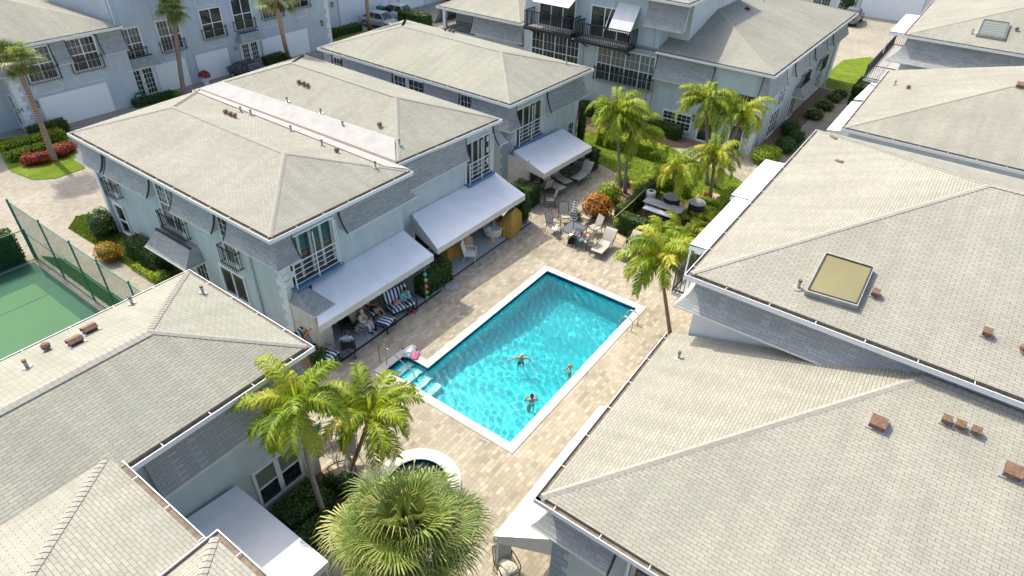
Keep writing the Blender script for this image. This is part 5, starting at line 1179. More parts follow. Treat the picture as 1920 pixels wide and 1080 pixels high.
leafy('clipped_hedge', 'rounded hedge beside the black balcony at the upper right', 'hedge', [('box', 44.2, 47.5, -2.3, -1.2, 0, 1.5)], gd, 'leaf_core', seed=18, size=.1)
leafy('lime_bush', 'tall green bush behind the sage car', 'shrub', [BL(1588, 22, 1.3, 2.6), BL(1575, 12, 1.0, 2.0)], gd, 'leaf_core', seed=19, size=.14)
leafy('vine_column', 'vine-covered corner post beside the lawn, left of the tall palms', 'shrub', [('ball', 23.3, 11.2, 1.4, .3, .3, 1.5)], gd, 'leaf_core', seed=20)
# blades of grass over the near lawns
def blades(name, polys, n, seed):
    rng = random.Random(seed); lv = LV()
    for poly in polys:
        xs = [p[0] for p in poly]; ys = [p[1] for p in poly]; k = 0
        while k < n:
            x, y = rng.uniform(min(xs), max(xs)), rng.uniform(min(ys), max(ys)); ins = False; j = len(poly)-1
            for i in range(len(poly)):
                if (poly[i][1] > y) != (poly[j][1] > y) and x < (poly[j][0]-poly[i][0])*(y-poly[i][1])/(poly[j][1]-poly[i][1])+poly[i][0]: ins = not ins
                j = i
            k += 1
            if not ins: continue
            a = rng.uniform(0, 6.28); s = .03; h = rng.uniform(.02, .06); dx, dy = math.cos(a)*s, math.sin(a)*s; lx, ly = rng.gauss(0, .03), rng.gauss(0, .03)
            lv.tri((x-dx, y-dy, .02), (x+dx, y+dy, .02), (x+lx, y+ly, .03+h), min(1, max(0, rng.gauss(.5, .25))))
    o = put(lv.mesh('grass_blades', 'grass_blade'), name); tag(o, kind='stuff'); tag(o, label='short green lawn grass', cat='grass'); return o
blades('grass', [[(23.4, 13.2), (29.0, 13.2), (29.0, 9.3), (26.4, 4.8), (25.6, 1.3), (25.0, .2), (22.4, -1.2), (20.6, 1), (20.2, 3.8), (21.4, 7.5), (22.6, 11)], [(-2.25, 17.5), (-1.0, 17.5), (-1.0, 27), (-1.6, 27.2), (-2.4, 26.3)], [(-4.4, 17), (-3.87, 17), (-3.87, 23.5), (-4.4, 24.6)]], 16000, 3)
# ------------------------------------------------------------ garden and pool furniture
def TR(x=0, y=0, z=0, rz=0, rx=0, ry=0): return Matrix.Translation((x, y, z)) @ Matrix.Rotation(rz, 4, 'Z') @ Matrix.Rotation(rx, 4, 'X') @ Matrix.Rotation(ry, 4, 'Y')
def sling_chair(label, group='sling chairs around the dining table', w=.56):
    o = empty('patio_chair', label, 'chair', group=group)
    g = MB(); K = 6
    for k in range(K): y0, y1 = -.22+.44*k/K, -.22+.44*(k+1)/K; zf = lambda y: .42-.03*math.cos(y*5); g.hexa([(-w/2+.03, y0, zf(y0)), (w/2-.03, y0, zf(y0)), (-w/2+.03, y1, zf(y1)), (w/2-.03, y1, zf(y1)), (-w/2+.03, y0, zf(y0)+.012), (w/2-.03, y0, zf(y0)+.012), (-w/2+.03, y1, zf(y1)+.012), (w/2-.03, y1, zf(y1)+.012)])
    g.build('seat', 'sling', o)
    g = MB(); g.hexa([(-w/2+.03, -.23, .42), (w/2-.03, -.23, .42), (-w/2+.03, -.215, .42), (w/2-.03, -.215, .42), (-w/2+.04, -.42, 1.0), (w/2-.04, -.42, 1.0), (-w/2+.04, -.405, 1.0), (w/2-.04, -.405, 1.0)]); g.build('backrest', 'sling', o)
    g = MB()
    for s in (-1, 1):
        x = s*w/2; g.tube([(x, .26, .40), (x, -.24, .40), (x*.97, -.42, 1.03)], .017, 6); g.tube([(x*1.06, -.30, .62), (x*1.1, -.05, .66), (x*1.1, .2, .64), (x*1.06, .27, .58)], .02, 6)
    g.tube([(-w/2*.97, -.42, 1.03), (w/2*.97, -.42, 1.03)], .017, 6); g.tube([(-w/2, .26, .39), (w/2, .26, .39)], .017, 6); g.build('frame', 'bronze', o)
    for s in (-1, 1):
        g = MB(); g.tube([(s*w/2*1.06, .27, .58), (s*w/2, .25, .38), (s*w/2, .29, .0)], .016, 6); g.build('leg', 'bronze', o)
        g = MB(); g.tube([(s*w/2*1.06, -.30, .62), (s*w/2, -.24, .38), (s*w/2, -.34, .0)], .016, 6); g.build('leg', 'bronze', o)
    return o
def face_to(p, q): d = Vector(q)-Vector(p); return math.atan2(d.y, d.x)-math.pi/2
TC_ = G(1076, 428, .72); TC_.z = 0
ch0 = sling_chair('empty sling chair at the near left corner of the dining table')
chl = [((1037, 434), None), ((1058, 417), 'empty sling chair at the left far side of the dining table'), ((1099, 418), 'empty sling chair at the far end of the dining table'), ((1113, 438), 'sling chair seen from behind, right side of the dining table'), ((1097, 462), 'sling chair holding colourful towels at the near right side'), ]
for i, ((x, y), lb) in enumerate(chl):
    p = G(x, y); rz = face_to(p, TC_)
    if i == 0: ch0.location = p; ch0.rotation_euler = (0, 0, rz)
    else: copy_tree(ch0, p, rz, lb)
def rot_rect(c, lx, ly, rz): return Matrix.Translation(c) @ Matrix.Rotation(rz, 4, 'Z')
t = empty('dining_table', 'rectangular dark-framed patio table with a closed parasol through it', 'table', TC_)
g = MB(); g.box(-.55, .55, -.48, .48, .70, .715); g.build('tabletop', 'table_glass', t)
g = MB()
for a, b in (((-.57, -.5), (.57, -.5)), ((.57, -.5), (.57, .5)), ((.57, .5), (-.57, .5)), ((-.57, .5), (-.57, -.5))): g.bar((*a, .70), (*b, .70), .045, .04)
g.build('frame', 'bronze', t)
for a in (-.52, .52):
    for b in (-.45, .45): g = MB(); g.tube([(a, b, .69), (a*1.03, b*1.03, 0)], .02, 6); g.build('leg', 'bronze', t)
um = empty('parasol', 'closed purple and white striped parasol standing in the dining table', 'parasol', TC_+Vector((.1, .1, 0)))
g = MB(); g.tube([(0, 0, .0), (0, 0, 2.35)], .02, 8); g.build('pole', 'bronze', um); g = MB(); g.lathe([(.25, 0), (.25, .05), (.05, .09), (.03, .25)], n=14); g.build('base', 'bronze', um)
g = MB(); pr = []
for k in range(15): z = 1.15+1.15*k/14; r = .17-.11*(k/14)+.03*(1 if k % 2 else -1); pr.append((r, z))
g.lathe(pr, n=10); cn = g.build('canopy', 'stripe_umbrella', um, smooth=True)
def small(name, label, cat, g, mat, loc, rz=0, group=None, smooth=False, bevel=0, kind=None):
    o = g.build(name, mat, None, smooth=smooth, at=loc, rot=rz, bevel=bevel); return tag(o, label, cat, group, kind)
def pile(rx, ry, h, seed, n=12, m=3):
    g = MB(); rng = random.Random(seed); R_ = []
    rows = 5
    for k in range(rows+1):
        f = k/rows; r = math.cos(f*1.45); row = []
        for j in range(n): a = 2*math.pi*j/n; q = r*(1+.22*math.sin(a*3+seed)+rng.uniform(-.09, .09)); row.append((rx*q*math.cos(a), ry*q*math.sin(a), h*math.sin(f*1.5)*(1+rng.uniform(-.12, .12)) if k else 0))
        R_.append(row)
    i = len(g.v); [g.v.extend(r) for r in R_]
    for k in range(rows):
        for j in range(n): a = i+k*n+j; b = i+k*n+(j+1) % n; g.f.append((a, b, b+n, a+n)); g.m.append(0)
    g.f.append(tuple(i+rows*n+j for j in range(n))); g.m.append(0); return g
small('drink_bottle', 'clear water bottle near the left corner of the dining table', 'bottle', (lambda g: (g.lathe([(.035, 0), (.035, .14), (.015, .19), (.015, .22)], n=8), g)[1])(MB()), 'white_plastic', G(1056, 428, .72))
small('tissue_pack', 'orange and white food packet on the near edge of the dining table', 'packet', pile(.11, .08, .07, 3), 'orange_towel', G(1076, 436, .72))
small('folded_napkin', 'white napkin beside the orange packet on the dining table', 'napkin', pile(.13, .1, .04, 4), 'white_cloth', G(1071, 440, .72))
small('towel', 'pink towel heaped on the near right sling chair', 'towel', pile(.16, .15, .13, 5), 'pink_cloth', G(1093, 441, .47)); small('towel', 'teal towel on the near right sling chair', 'towel', pile(.17, .12, .09, 6), 'teal_cloth', G(1090, 450, .47))
small('beach_bag', 'dark bag on the paving under the dining table', 'bag', pile(.22, .16, .3, 7), 'black_cloth', G(1071, 455)); small('towel', 'white towel on the seat of the near left sling chair', 'towel', pile(.2, .17, .08, 8), 'white_cloth', G(1041, 429, .44))
# chaise longue
def chaise(label, cush='sling', frame='bronze', w=.62, thick=.02, back=.9, group=None, arms=True, head_len=.75, L_=1.25, hz=.36):
    o = empty('sun_lounger', label, 'lounger', group=group); ca_, sa = math.cos(back), math.sin(back)
    P0, P1 = (0, hz), (L_, hz+.03); Q = (L_+head_len*ca_, hz+.03+head_len*sa)
    g = MB(); n = 8
    for k in range(n):
        a, b = k/n, (k+1)/n; za, zb = hz-.025*math.sin(a*math.pi)+(0 if a else -.03), hz-.025*math.sin(b*math.pi)
        g.hexa([(L_*a, -w/2, za), (L_*b, -w/2, zb), (L_*a, w/2, za), (L_*b, w/2, zb), (L_*a, -w/2, za+thick), (L_*b, -w/2, zb+thick), (L_*a, w/2, za+thick), (L_*b, w/2, zb+thick)])
    g.build('seat', cush, o)
    g = MB(); dx, dz = -sa*thick, ca_*thick
    for k in range(5):
        a, b = k/5, (k+1)/5; f = lambda u: (L_+head_len*ca_*u-.03*math.sin(u*math.pi), hz+.01+head_len*sa*u-(.05*(u-.8)/.2 if u > .8 else 0))
        (xa, za), (xb, zb) = f(a), f(b); g.hexa([(xa, -w/2, za), (xb, -w/2, zb), (xa, w/2, za), (xb, w/2, zb), (xa+dx, -w/2, za+dz), (xb+dx, -w/2, zb+dz), (xa+dx, w/2, za+dz), (xb+dx, w/2, zb+dz)])
    g.build('backrest', cush, o); g = MB()
    for s in (-1, 1):
        y = s*(w/2+.02); g.tube([(-.02, y, hz), (L_, y, hz)], .018, 6); g.tube([(L_, y, hz), (L_+head_len*ca_, y, hz+head_len*sa)], .018, 6)
        if arms: g.tube([(L_*.62, y*1.05, hz), (L_*.66, y*1.12, hz+.2), (L_*1.0, y*1.12, hz+.24), (L_*1.22, y*1.05, hz+.16)], .018, 6)
    g.tube([(-.02, -w/2-.02, hz), (-.02, w/2+.02, hz)], .018, 6); g.build('frame', frame, o)
    for x in (.06, L_*.98):
        for s in (-1, 1): g = MB(); g.tube([(x, s*(w/2+.02), hz), (x+(-.05 if x < .5 else .08), s*(w/2+.03), 0)], .017, 6); g.build('leg', frame, o)
    return o
def put_chaise(o, foot, head, z=.3):
    a, b = G(*foot, z), G(*head, z); o.location = (a.x, a.y, 0); o.rotation_euler = (0, 0, math.atan2(b.y-a.y, b.x-a.x)); return o
c1 = chaise('empty grey sling lounger with raised back beside the dining table'); put_chaise(c1, (1117, 474), (1146, 446))
c2 = copy_tree(c1, label='grey sling lounger with a pink towel, partly under the palm'); put_chaise(c2, (1168, 480), (1196, 452))
small('towel', 'pink patterned towel spread on the lounger under the palm', 'towel', pile(.45, .22, .12, 9, 16), 'pink_cloth', G(1203, 466, .4), .5)
small('beach_ball', 'shiny blue ball on the lounger end beside the dark side table', 'ball', (lambda g: (g.ball((0, 0, .1), .11, 12), g)[1])(MB()), 'blue_cloth', G(1190, 462, .4), smooth=True)
st = empty('side_table', 'small dark wicker side table between the lounger and the ball', 'side table', G(1183, 460)); g = MB(); g.box(-.26, .26, -.24, .24, .40, .44); g.build('tabletop', 'wicker_dark', st); g = MB(); g.box(-.23, .23, -.21, .21, .08, .398); g.build('body', 'wicker_dark', st)
# grill enclosure
tc_ = empty('trash_can', 'tall white round trash can with a dark opening inside the grill enclosure', 'trash can', G(1216, 388)); g = MB(); g.lathe([(.24, 0), (.27, .1), (.28, .85), (.25, .93)], n=20); g.build('body', 'white_plastic', tc_, smooth=False); g = MB(); g.lathe([(.29, .93), (.27, 1.0), (.14, 1.02)], n=20); g.build('lid', 'white_plastic', tc_); g = MB(); g.lathe([(.14, 1.021), (.13, 1.035)], n=16); g.build('opening', 'black_plastic', tc_)
def covered(label, px, r, h, rz=0):
    o = empty('covered_grill', label, 'grill', G(*px), rz, 'covered grills'); g = MB(); n = 22
    prof = [(1.08, 0), (1.02, .3), (1.0, h*.7), (.97, h)]; i0 = 0; rows = []
    for q, z in prof: rows.append([(r*q*(1+.04*math.sin(j*5.1)*(1-z/h))*math.cos(2*math.pi*j/n), r*q*(1+.04*math.sin(j*5.1)*(1-z/h))*math.sin(2*math.pi*j/n)*.85, z) for j in range(n)])
    for k in range(3):
        for j in range(n): g.face([rows[k][j], rows[k][(j+1) % n], rows[k+1][(j+1) % n], rows[k+1][j]])
    g.build('cover', 'black_cloth', o); g = MB(); g.face([(x*1.0, y*1.0, h+.004) for x, y, z in rows[3]]); g.lathe([(r*.96, h), (r*.6, h+.05)], n=n); g.build('top_panel', 'lead', o); return o
covered('black covered grill behind the white trash can', (1254, 403), .52, 1.15); covered('black covered grill on the right, beyond the palm trunk', (1300, 412), .5, 1.1)
ct = empty('prep_counter', 'long pale counter with a cloudy glass top in the grill enclosure', 'counter', G(1238, 412)); g = MB(); g.box(-.25, .42, -1.1, 1.1, .86, .90); g.build('countertop', 'slab', ct); g = MB(); g.box(-.62, -.2, -1.0, .9, .66, .70); g.build('shelf', 'garage_white', ct)
for a in (-.15, .35):
    for b in (-.95, .95): g = MB(); g.box(a-.03, a+.03, b-.03, b+.03, 0, .86); g.build('leg', 'vent_metal', ct)
g = MB(); a, b = G(1152, 408, 1.15), G(1212, 353, 1.1); g.tube([a, a.lerp(b, .5)-Vector((0, 0, .06)), b], .018, 5); g.tube([(a.x, a.y, 0), (a.x, a.y, 1.2)], .025, 6); tag(g.build('rope_line', 'rope'), 'yellowish rope strung above the enclosure hedge', 'rope')
# B patio
lb = chaise('beige padded lounger under the rear awning, nearest the dark hedge', cush='beige_cloth', thick=.07, back=1.0, group='padded loungers under the rear awning'); put_chaise(lb, (1055, 357), (1024, 342)); 
l2 = copy_tree(lb, label='beige padded lounger under the rear awning, beside the round glass table'); put_chaise(l2, (1066, 345), (1036, 328)); l3 = copy_tree(lb, label='white padded lounger beside the air conditioner hedge'); put_chaise(l3, (1078, 338), (1108, 318))
def round_table(label, px, r, h, mat='table_glass', name='round_table'):
    o = empty(name, label, 'table', G(*px)); g = MB(); g.lathe([(r, h), (r, h+.015)], n=26); g.build('tabletop', mat, o); g = MB(); ring = [(r*math.cos(a*.2618), r*math.sin(a*.2618), h) for a in range(25)]; g.tube(ring, .017, 6, caps=False); g.build('rim', 'bronze', o)
    for k in range(4): a = k*math.pi/2+.4; g = MB(); g.tube([(r*.85*math.cos(a), r*.85*math.sin(a), h), (r*.4*math.cos(a), r*.4*math.sin(a), h*.5), (r*.8*math.cos(a), r*.8*math.sin(a), 0)], .016, 6); g.build('leg', 'bronze', o)
    return o
round_table('round glass table with a terracotta bowl under the rear awning', (1066, 337), .55, .68)
small('bowl', 'terracotta bowl on the round glass table', 'bowl', (lambda g: (g.lathe([(.06, 0), (.13, .06), (.12, .05), (.02, .02)], n=14), g)[1])(MB()), 'terracotta', G(1066, 325, .70))
for i, (x, y, rz) in enumerate(((1008, 352, .3), (1022, 362, -.4))):
    o = copy_tree(ch0, G(x, y), rz, ['patio chair with a flowered cushion by the rear sliding door', 'patio chair with a flowered cushion, nearest the beige lounger'][i]); o['group'] = 'cushioned chairs by the rear door'
    small('cushion', ['pale flowered cushion propped on the chair by the rear door', 'pale flowered cushion on the chair nearest the beige lounger'][i], 'cushion', pile(.27, .25, .14, 20+i), 'beige_cloth', G(x, y)+Vector((0, 0, .45)))
copy_tree(ch0, G(1090, 325), 2.4, 'patio chair behind the round glass table')['group'] = 'cushioned chairs by the rear door'
copy_tree(ch0, G(1030, 385), .7, 'sling chair half hidden beside the second dark hedge')['group'] = 'cushioned chairs by the rear door'
ac = empty('air_conditioner', 'grey air conditioner with a black fan grille under the rear awning', 'air conditioner', G(1088, 322)); g = MB(); g.box(-.38, .38, -.38, .38, .02, .82); g.build('body', 'lead', ac, bevel=.03)
g = MB(); g.lathe([(.33, .825), (.33, .84), (.28, .86), (.05, .88)], n=20); g.build('fan_grille', 'black_plastic', ac)
# A2 patio: things under covers
def cloth_cover(name, label, px, sx, sy, h, mat, seed, rz=0, topx=.7, cat='cover', hump=0):
    g = MB(); rng = random.Random(seed); n = 28; rows = []
    for q, z in ((1.04, .02), (1.0, h*.35), (.97, h*.7), (topx+.12, h*.92), (topx, h)):
        row = []
        for j in range(n):
            a = 2*math.pi*j/n; c, s = math.cos(a), math.sin(a); k = 1/max(abs(c), abs(s))**.75; fo = 1+.05*math.sin(j*2.9+seed)*(1.2-z/h)
            row.append((sx*c*k*q*fo, sy*s*k*q*fo, z+(hump*s*(z/h)**2)+rng.uniform(-.015, .015)*(z > .1)))
        rows.append(row)
    for k in range(4):
        for j in range(n): g.face([rows[k][j], rows[k][(j+1) % n], rows[k+1][(j+1) % n], rows[k+1][j]])
    g.face(rows[-1]); return small(name, label, cat, g, mat, G(*px), rz)
cloth_cover('furniture_cover', 'tall mustard cloth cover over stacked furniture at the end of the long awning', (957, 433), .75, .42, 1.25, 'mustard_cloth', 1, .25, .45, hump=-.12)
cloth_cover('furniture_cover', 'lower mustard cover behind the white wicker basket', (925, 428), .5, .4, .8, 'mustard_cloth', 2, 0, .7)
cloth_cover('chair_cover', 'tan cloth cover over a high-backed chair, middle of the long awning', (870, 470), .42, .40, .95, 'tan_cloth', 3, .3, .55, hump=.12)
cloth_cover('furniture_cover', 'flat mustard cover on a low box beside the tan covered chair', (842, 478), .50, .42, .72, 'mustard_cloth', 4, 0, .9)
bk = empty('wicker_basket', 'round white wicker basket seat full of beach things', 'basket', G(924, 442)); g = MB(); g.lathe([(.36, .05), (.46, .2), (.50, .5), (.52, .55)], n=24); g.build('shell', 'wicker_white', bk); g = MB(); ring = [(.52*math.cos(a*.2618), .52*math.sin(a*.2618), .56) for a in range(25)]; g.tube(ring, .035, 6, caps=False); g.build('rim', 'wicker_white', bk)
for k in range(4): a = k*math.pi/2+.5; g = MB(); g.tube([(.38*math.cos(a), .38*math.sin(a), .2), (.42*math.cos(a), .42*math.sin(a), 0)], .03, 6); g.build('leg', 'white_plastic', bk)
g = MB(); g.bar((-.28, -.25, .6), (.38, .2, .66), .2, .06); small('pool_float', 'rolled blue float lying across the wicker basket', 'float', g, 'lightblue_shirt', G(924, 442), bevel=.02)
small('towel', 'reddish towel hanging over the near edge of the wicker basket', 'towel', pile(.12, .14, .12, 31), 'orange_towel', G(924, 452, .4)); small('beach_bag', 'lilac bag in the far side of the wicker basket', 'bag', pile(.2, .17, .16, 32), 'white_cloth', G(916, 432, .5))
wc = copy_tree(ch0, G(882, 488), -2.6, 'white patio chair beside the dark hedge'); wc['group'] = 'white chairs'
for c in wc.children: c.data = c.data.copy(); c.data.materials.clear(); c.data.materials.append(MT['white_plastic'])
gr = empty('kettle_grill', 'dark round grill behind the clipped hedge between the awnings', 'grill', G(820, 515)); g = MB(); g.lathe([(.1, .45), (.34, .62), (.36, .8), (.33, .95), (.15, 1.08)], n=18); g.build('body', 'black_plastic', gr, smooth=True); g = MB(); g.lathe([(.37, .78), (.39, .80), (.37, .82)], n=18); g.build('rim', 'lead', gr)
for k in range(3): a = k*2.1; g = MB(); g.tube([(.15*math.cos(a), .15*math.sin(a), .5), (.3*math.cos(a), .3*math.sin(a), 0)], .015, 6); g.build('leg', 'black_plastic', gr)
# A1 patio: striped cushions
def cushion(g, x0, x1, y0, y1, z0, z1, tf=None):
    n = 6; m_ = 5
    def P(u, v, top): e = (1-(2*u-1)**8)*(1-(2*v-1)**8); return Vector((x0+(x1-x0)*u, y0+(y1-y0)*v, (z0+z1)/2+(.5 if top else -.5)*(z1-z0)*(.35+.65*e)))
    for top in (0, 1):
        for i in range(n*2):
            for j in range(m_*2):
                q = [P(i/n/2, j/m_/2, top), P((i+1)/n/2, j/m_/2, top), P((i+1)/n/2, (j+1)/m_/2, top), P(i/n/2, (j+1)/m_/2, top)]
                if tf: q = [tf @ p for p in q]
                g.face(q if top else q[::-1])
    for s in ((0, None), (1, None), (None, 0), (None, 1)):
        N_ = 12
        for k in range(N_):
            a, b = k/N_, (k+1)/N_; uv = [(s[0], a), (s[0], b)] if s[0] is not None else [(a, s[1]), (b, s[1])]
            q = [P(*uv[0], 0), P(*uv[1], 0), P(*uv[1], 1), P(*uv[0], 1)]
            if tf: q = [tf @ p for p in q]
            g.face(q)
def lounge_seat(name, label, cat, w, group=None, arms=True, back=True, dpt=.62, hz=.32):
    """iron frame with navy and white striped cushions; stripes run front to back"""
    o = empty(name, label, cat, group=group); g = MB(); cushion(g, -w/2, w/2, -dpt/2, dpt/2, hz+.02, hz+.16); g.build('seat_cushion', 'stripe_cushion', o)
    if back: g = MB(); T_ = TR(0, dpt/2-.06, hz+.1, 0, -1.25+math.pi/2-.32*0, 0) if 0 else Matrix.Translation((0, dpt/2-.02, hz+.14)) @ Matrix.Rotation(math.radians(72), 4, 'X'); cushion(g, -w/2, w/2, 0, .62, -.06, .08, T_); g.build('back_cushion', 'stripe_cushion', o)
    g = MB(); x, y = w/2+.02, dpt/2
    for a, b in (((-x, -y), (x, -y)), ((x, -y), (x, y)), ((x, y), (-x, y)), ((-x, y), (-x, -y))): g.bar((*a, hz), (*b, hz), .035)
    if back:
        for s in (-1, 1): g.bar((s*x, y, hz), (s*x, y+.22, hz+.68), .03)
        g.bar((-x, y+.22, hz+.68), (x, y+.22, hz+.68), .03)
    g.build('frame', 'iron', o)
    if arms:
        for s in (-1, 1): g = MB(); g.tube([(s*(x+.02), -y+.04, hz), (s*(x+.03), -y+.06, hz+.28), (s*(x+.03), y*.4, hz+.31), (s*x, y+.1, hz+.3)], .022, 6); g.build('armrest', 'iron', o)
    for a in (-1, 1):
        for b in (-1, 1): g = MB(); g.box(a*x-.02, a*x+.02, b*(y-.02)-.02, b*(y-.02)+.02, 0, hz); g.build('leg', 'iron', o)
    return o
sf = lounge_seat('loveseat', 'navy and white striped loveseat beside the hanging coloured globes', 'sofa', 1.15); sp_ = G(754, 585, .0); sf.location = sp_; sf.rotation_euler = (0, 0, -.25)
ot = lounge_seat('ottoman', 'striped ottoman in front of the woman reading, middle of the patio', 'footstool', .62, back=False, arms=False, dpt=.60, group='striped seats on the patio'); ot.location = G(724, 615); ot.rotation_euler = (0, 0, .25)
ac1 = lounge_seat('lounge_chair', 'striped armchair with a reclining reader, right of the striped ottoman', 'armchair', .62, group='striped seats on the patio'); ac1.location = G(712, 603); ac1.location.y += .45; ac1.rotation_euler = (0, 0, .15)
ac2 = copy_tree(ac1, G(692, 610)+Vector((0, .35, 0)), .1, 'striped armchair next to the person in beige')
o2 = copy_tree(ot, G(617, 680), .2, 'striped footstool at the left end of the patio by the roof corner')
ac3 = copy_tree(ac1, G(600, 660)+Vector((-.1, .25, 0)), .25, 'striped armchair partly hidden behind the roof corner')
bw = lounge_seat('wicker_chair', 'black wicker armchair in the shade of the awning', 'armchair', .66); bw.location = G(668, 622)+Vector((0, .3, 0)); bw.rotation_euler = (0, 0, .6)
for c in bw.children:
    c.data = c.data.copy(); c.data.materials.clear(); c.data.materials.append(MT['wicker_dark'])
round_table('small dark side table with a pot plant between the striped seats', (731, 566), .24, .48, name='side_table')
pp = empty('potted_plant', 'small silver-green plant on the dark side table', 'plant', G(731, 552, .5)); g = MB(); g.lathe([(.06, 0), (.09, .12)], n=12); g.build('pot', 'black_plastic', pp)
lv = LV(); rng = random.Random(5)
for k in range(90): d = Vector((rng.gauss(0, 1), rng.gauss(0, 1), abs(rng.gauss(0, 1)))).normalized(); s = d.cross(Z).normalized()*.02; lv.quad(Z*.1, d*.12-s+Z*.1, d*.22+Z*.1, d*.12+s+Z*.1, rng.uniform(.6, 1))
put(lv.mesh('leaves', 'fan_leaf'), 'foliage', pp)
small('cushion', 'rust and white cushion on the left of the striped loveseat', 'cushion', pile(.22, .16, .13, 41), 'orange_towel', G(744, 567, .50))
gl = empty('hanging_globes', 'string of five coloured globes hanging from the awning corner', 'garland', U(797, 500, y=7.80)); top = gl.location.copy(); g = MB(); bot = U(800, 590, y=7.80)
g.tube([(0, 0, .1), tuple(bot-top)], .006, 4); g.build('cord', 'white_cloth', gl)
for i, (x, y, m_) in enumerate(((797, 515, 'ball_teal'), (798, 525, 'ball_green'), (799, 537, 'ball_pink'), (800, 548, 'ball_amber'), (801, 558, 'ball_teal'))):
    p = U(x*1., y*1., y=7.80)-top; g = MB(); g.ball(p, .085, 12); b = g.build('globe', m_, gl, smooth=True, uv=False)
g = MB(); g.lathe([(.34, .0), (.34, .04), (.30, .045), (.26, .02), (.05, .03)], n=22); small('drain_ring', 'dark round drain cover at the foot of the clipped hedge', 'drain cover', g, 'lead', G(848, 538, .006)+Vector((0, 0, .0)))
# walker
wk = empty('walking_frame', 'silver walking frame on the patio between the seated people', 'walking frame', G(686, 635, 0)); wk.rotation_euler = (0, 0, .3)
for x in (-.28, .28):
    g = MB(); g.tube([(x, -.24, 0), (x, -.20, .86), (x, -.1, .9), (x, .16, .9), (x, .22, .84), (x, .30, 0)], .014, 6); g.tube([(x, -.21, .6), (x, .24, .6)], .01, 6); g.tube([(x, -.21, .72), (x, .24, .72)], .01, 6); g.build('side_frame', 'chrome', wk)
    for y in (-.24, .30): g = MB(); g.tube([(x, y, 0), (x, y, .05)], .02, 6); g.build('rubber_foot', 'black_plastic', wk)
g = MB(); g.tube([(-.28, .26, .5), (.28, .26, .5)], .012, 6); g.tube([(-.28, .25, .65), (.28, .25, .65)], .012, 6); g.build('crossbar', 'chrome', wk)
# rollator / wheelchair
wh = empty('transport_chair', 'black folding wheelchair with small wheels standing on the patio edge', 'wheelchair', G(655, 664)); wh.rotation_euler = (0, 0, -.75)
g = MB(); cushion(g, -.23, .23, -.2, .24, .44, .50); g.build('seat', 'black_cloth', wh); g = MB(); g.hexa([(-.22, -.22, .50), (.22, -.22, .50), (-.22, -.19, .50), (.22, -.19, .50), (-.22, -.27, .86), (.22, -.27, .86), (-.22, -.24, .86), (.22, -.24, .86)]); g.build('backrest', 'black_cloth', wh)
for s in (-1, 1):
    g = MB(); x = s*.25; g.tube([(x, .3, .08), (x, .26, .44), (x, -.22, .46), (x, -.27, .86), (x, -.34, .92)], .014, 6); g.tube([(x, -.24, .1), (x, -.22, .46)], .014, 6); g.tube([(x, -.23, .68), (x, .2, .68), (x, .24, .5)], .018, 6); g.build('side_frame', 'bronze', wh)
    for y, r in ((-.26, .15), (.3, .09)): g = MB(); g.tube([(x-.02, y, r), (x+.02, y, r)], r, 16); w = g.build('wheel', 'tyre', wh); g = MB(); g.tube([(x-.025, y, r), (x+.025, y, r)], r*.6, 12); g.build('rim', 'lead', w)
g = MB(); g.bar((-.24, -.24, .15), (.24, -.1, .42), .02); g.bar((.24, -.24, .15), (-.24, -.1, .42), .02); g.build('cross_brace', 'bronze', wh)
# pool fittings
ld = empty('pool_ladder', 'pair of curved steel ladder rails at the far right end of the pool', 'ladder', (8.75, -.0, 0))
a, b = G(1184, 621), G(1195, 609)
for i, p in enumerate((a, b)):
    g = MB(); y0 = p.y-ld.location.y; x = p.x-ld.location.x; pts = [(x, y0, 0), (x, y0, .38)]+[(x, y0+.28-.28*math.cos(t_), .38+.26*math.sin(t_)) for t_ in (.5, 1.0, 1.57, 2.1, 2.5)]+[(x, .12, .3), (x, .16, -.7)]; g.tube(pts, .022, 8); g.build('rail', 'pool_steel', ld, smooth=True, uv=False)
for z in (-.35, -.65): g = MB(); g.box(a.x-ld.location.x, b.x-ld.location.x, .1, .2, z-.02, z+.02); g.build('tread', 'white_plastic', ld)
hr = empty('handrail', 'slanting steel handrail over the pool entry steps', 'handrail', (.5, 6.35, 0)); top = G(723, 653, .9)-Vector(hr.location); g = MB(); g.tube([(top.x, top.y+.05, -.02-0), (top.x, top.y, .75), tuple(top), (top.x+.02, top.y-.15, top.z-.0), (top.x+.3, -1.25, .05), (top.x+.32, -1.4, -.6)], .022, 8); g.build('rail', 'pool_steel', hr, smooth=True, uv=False)
g = MB(); p = G(713, 678); g.tube([(0, 0, 0), (0, 0, .75), (.03, -.03, .86), (.12, -.12, .86)], .014, 6); small('deck_stake', 'thin dark hooked post on the paving behind the handrail', 'post', g, 'iron', p); 
small('beach_bag', 'white towel bundle on the corner of the pool coping', 'towel', pile(.34, .24, .3, 51, 16), 'white_cloth', G(768, 662, .03)); small('towel', 'pink and white towel next to the white bundle on the coping', 'towel', pile(.22, .2, .17, 52), 'pink_cloth', G(778, 668, .03)); small('flip_flops', 'black sandals behind the white bundle at the pool corner', 'sandals', pile(.13, .08, .05, 53), 'black_cloth', G(757, 655, .01))
def mark(s, px, rz, size=.15):
    p = G(*px, .035); o = text(s, size, (p.x, p.y, .0375), (0, 0, rz), 'ink_grey', None, 'depth_marking', .0006); tag(o, kind='structure'); return o
mark('3 FT', (905, 827), -math.pi/2); mark('4 FT', (1100, 701), 0); mark('4 FT', (890, 604), math.pi); mark('3 FT', (812, 663), math.pi); mark('5 FT', (1112, 538), math.pi/2)
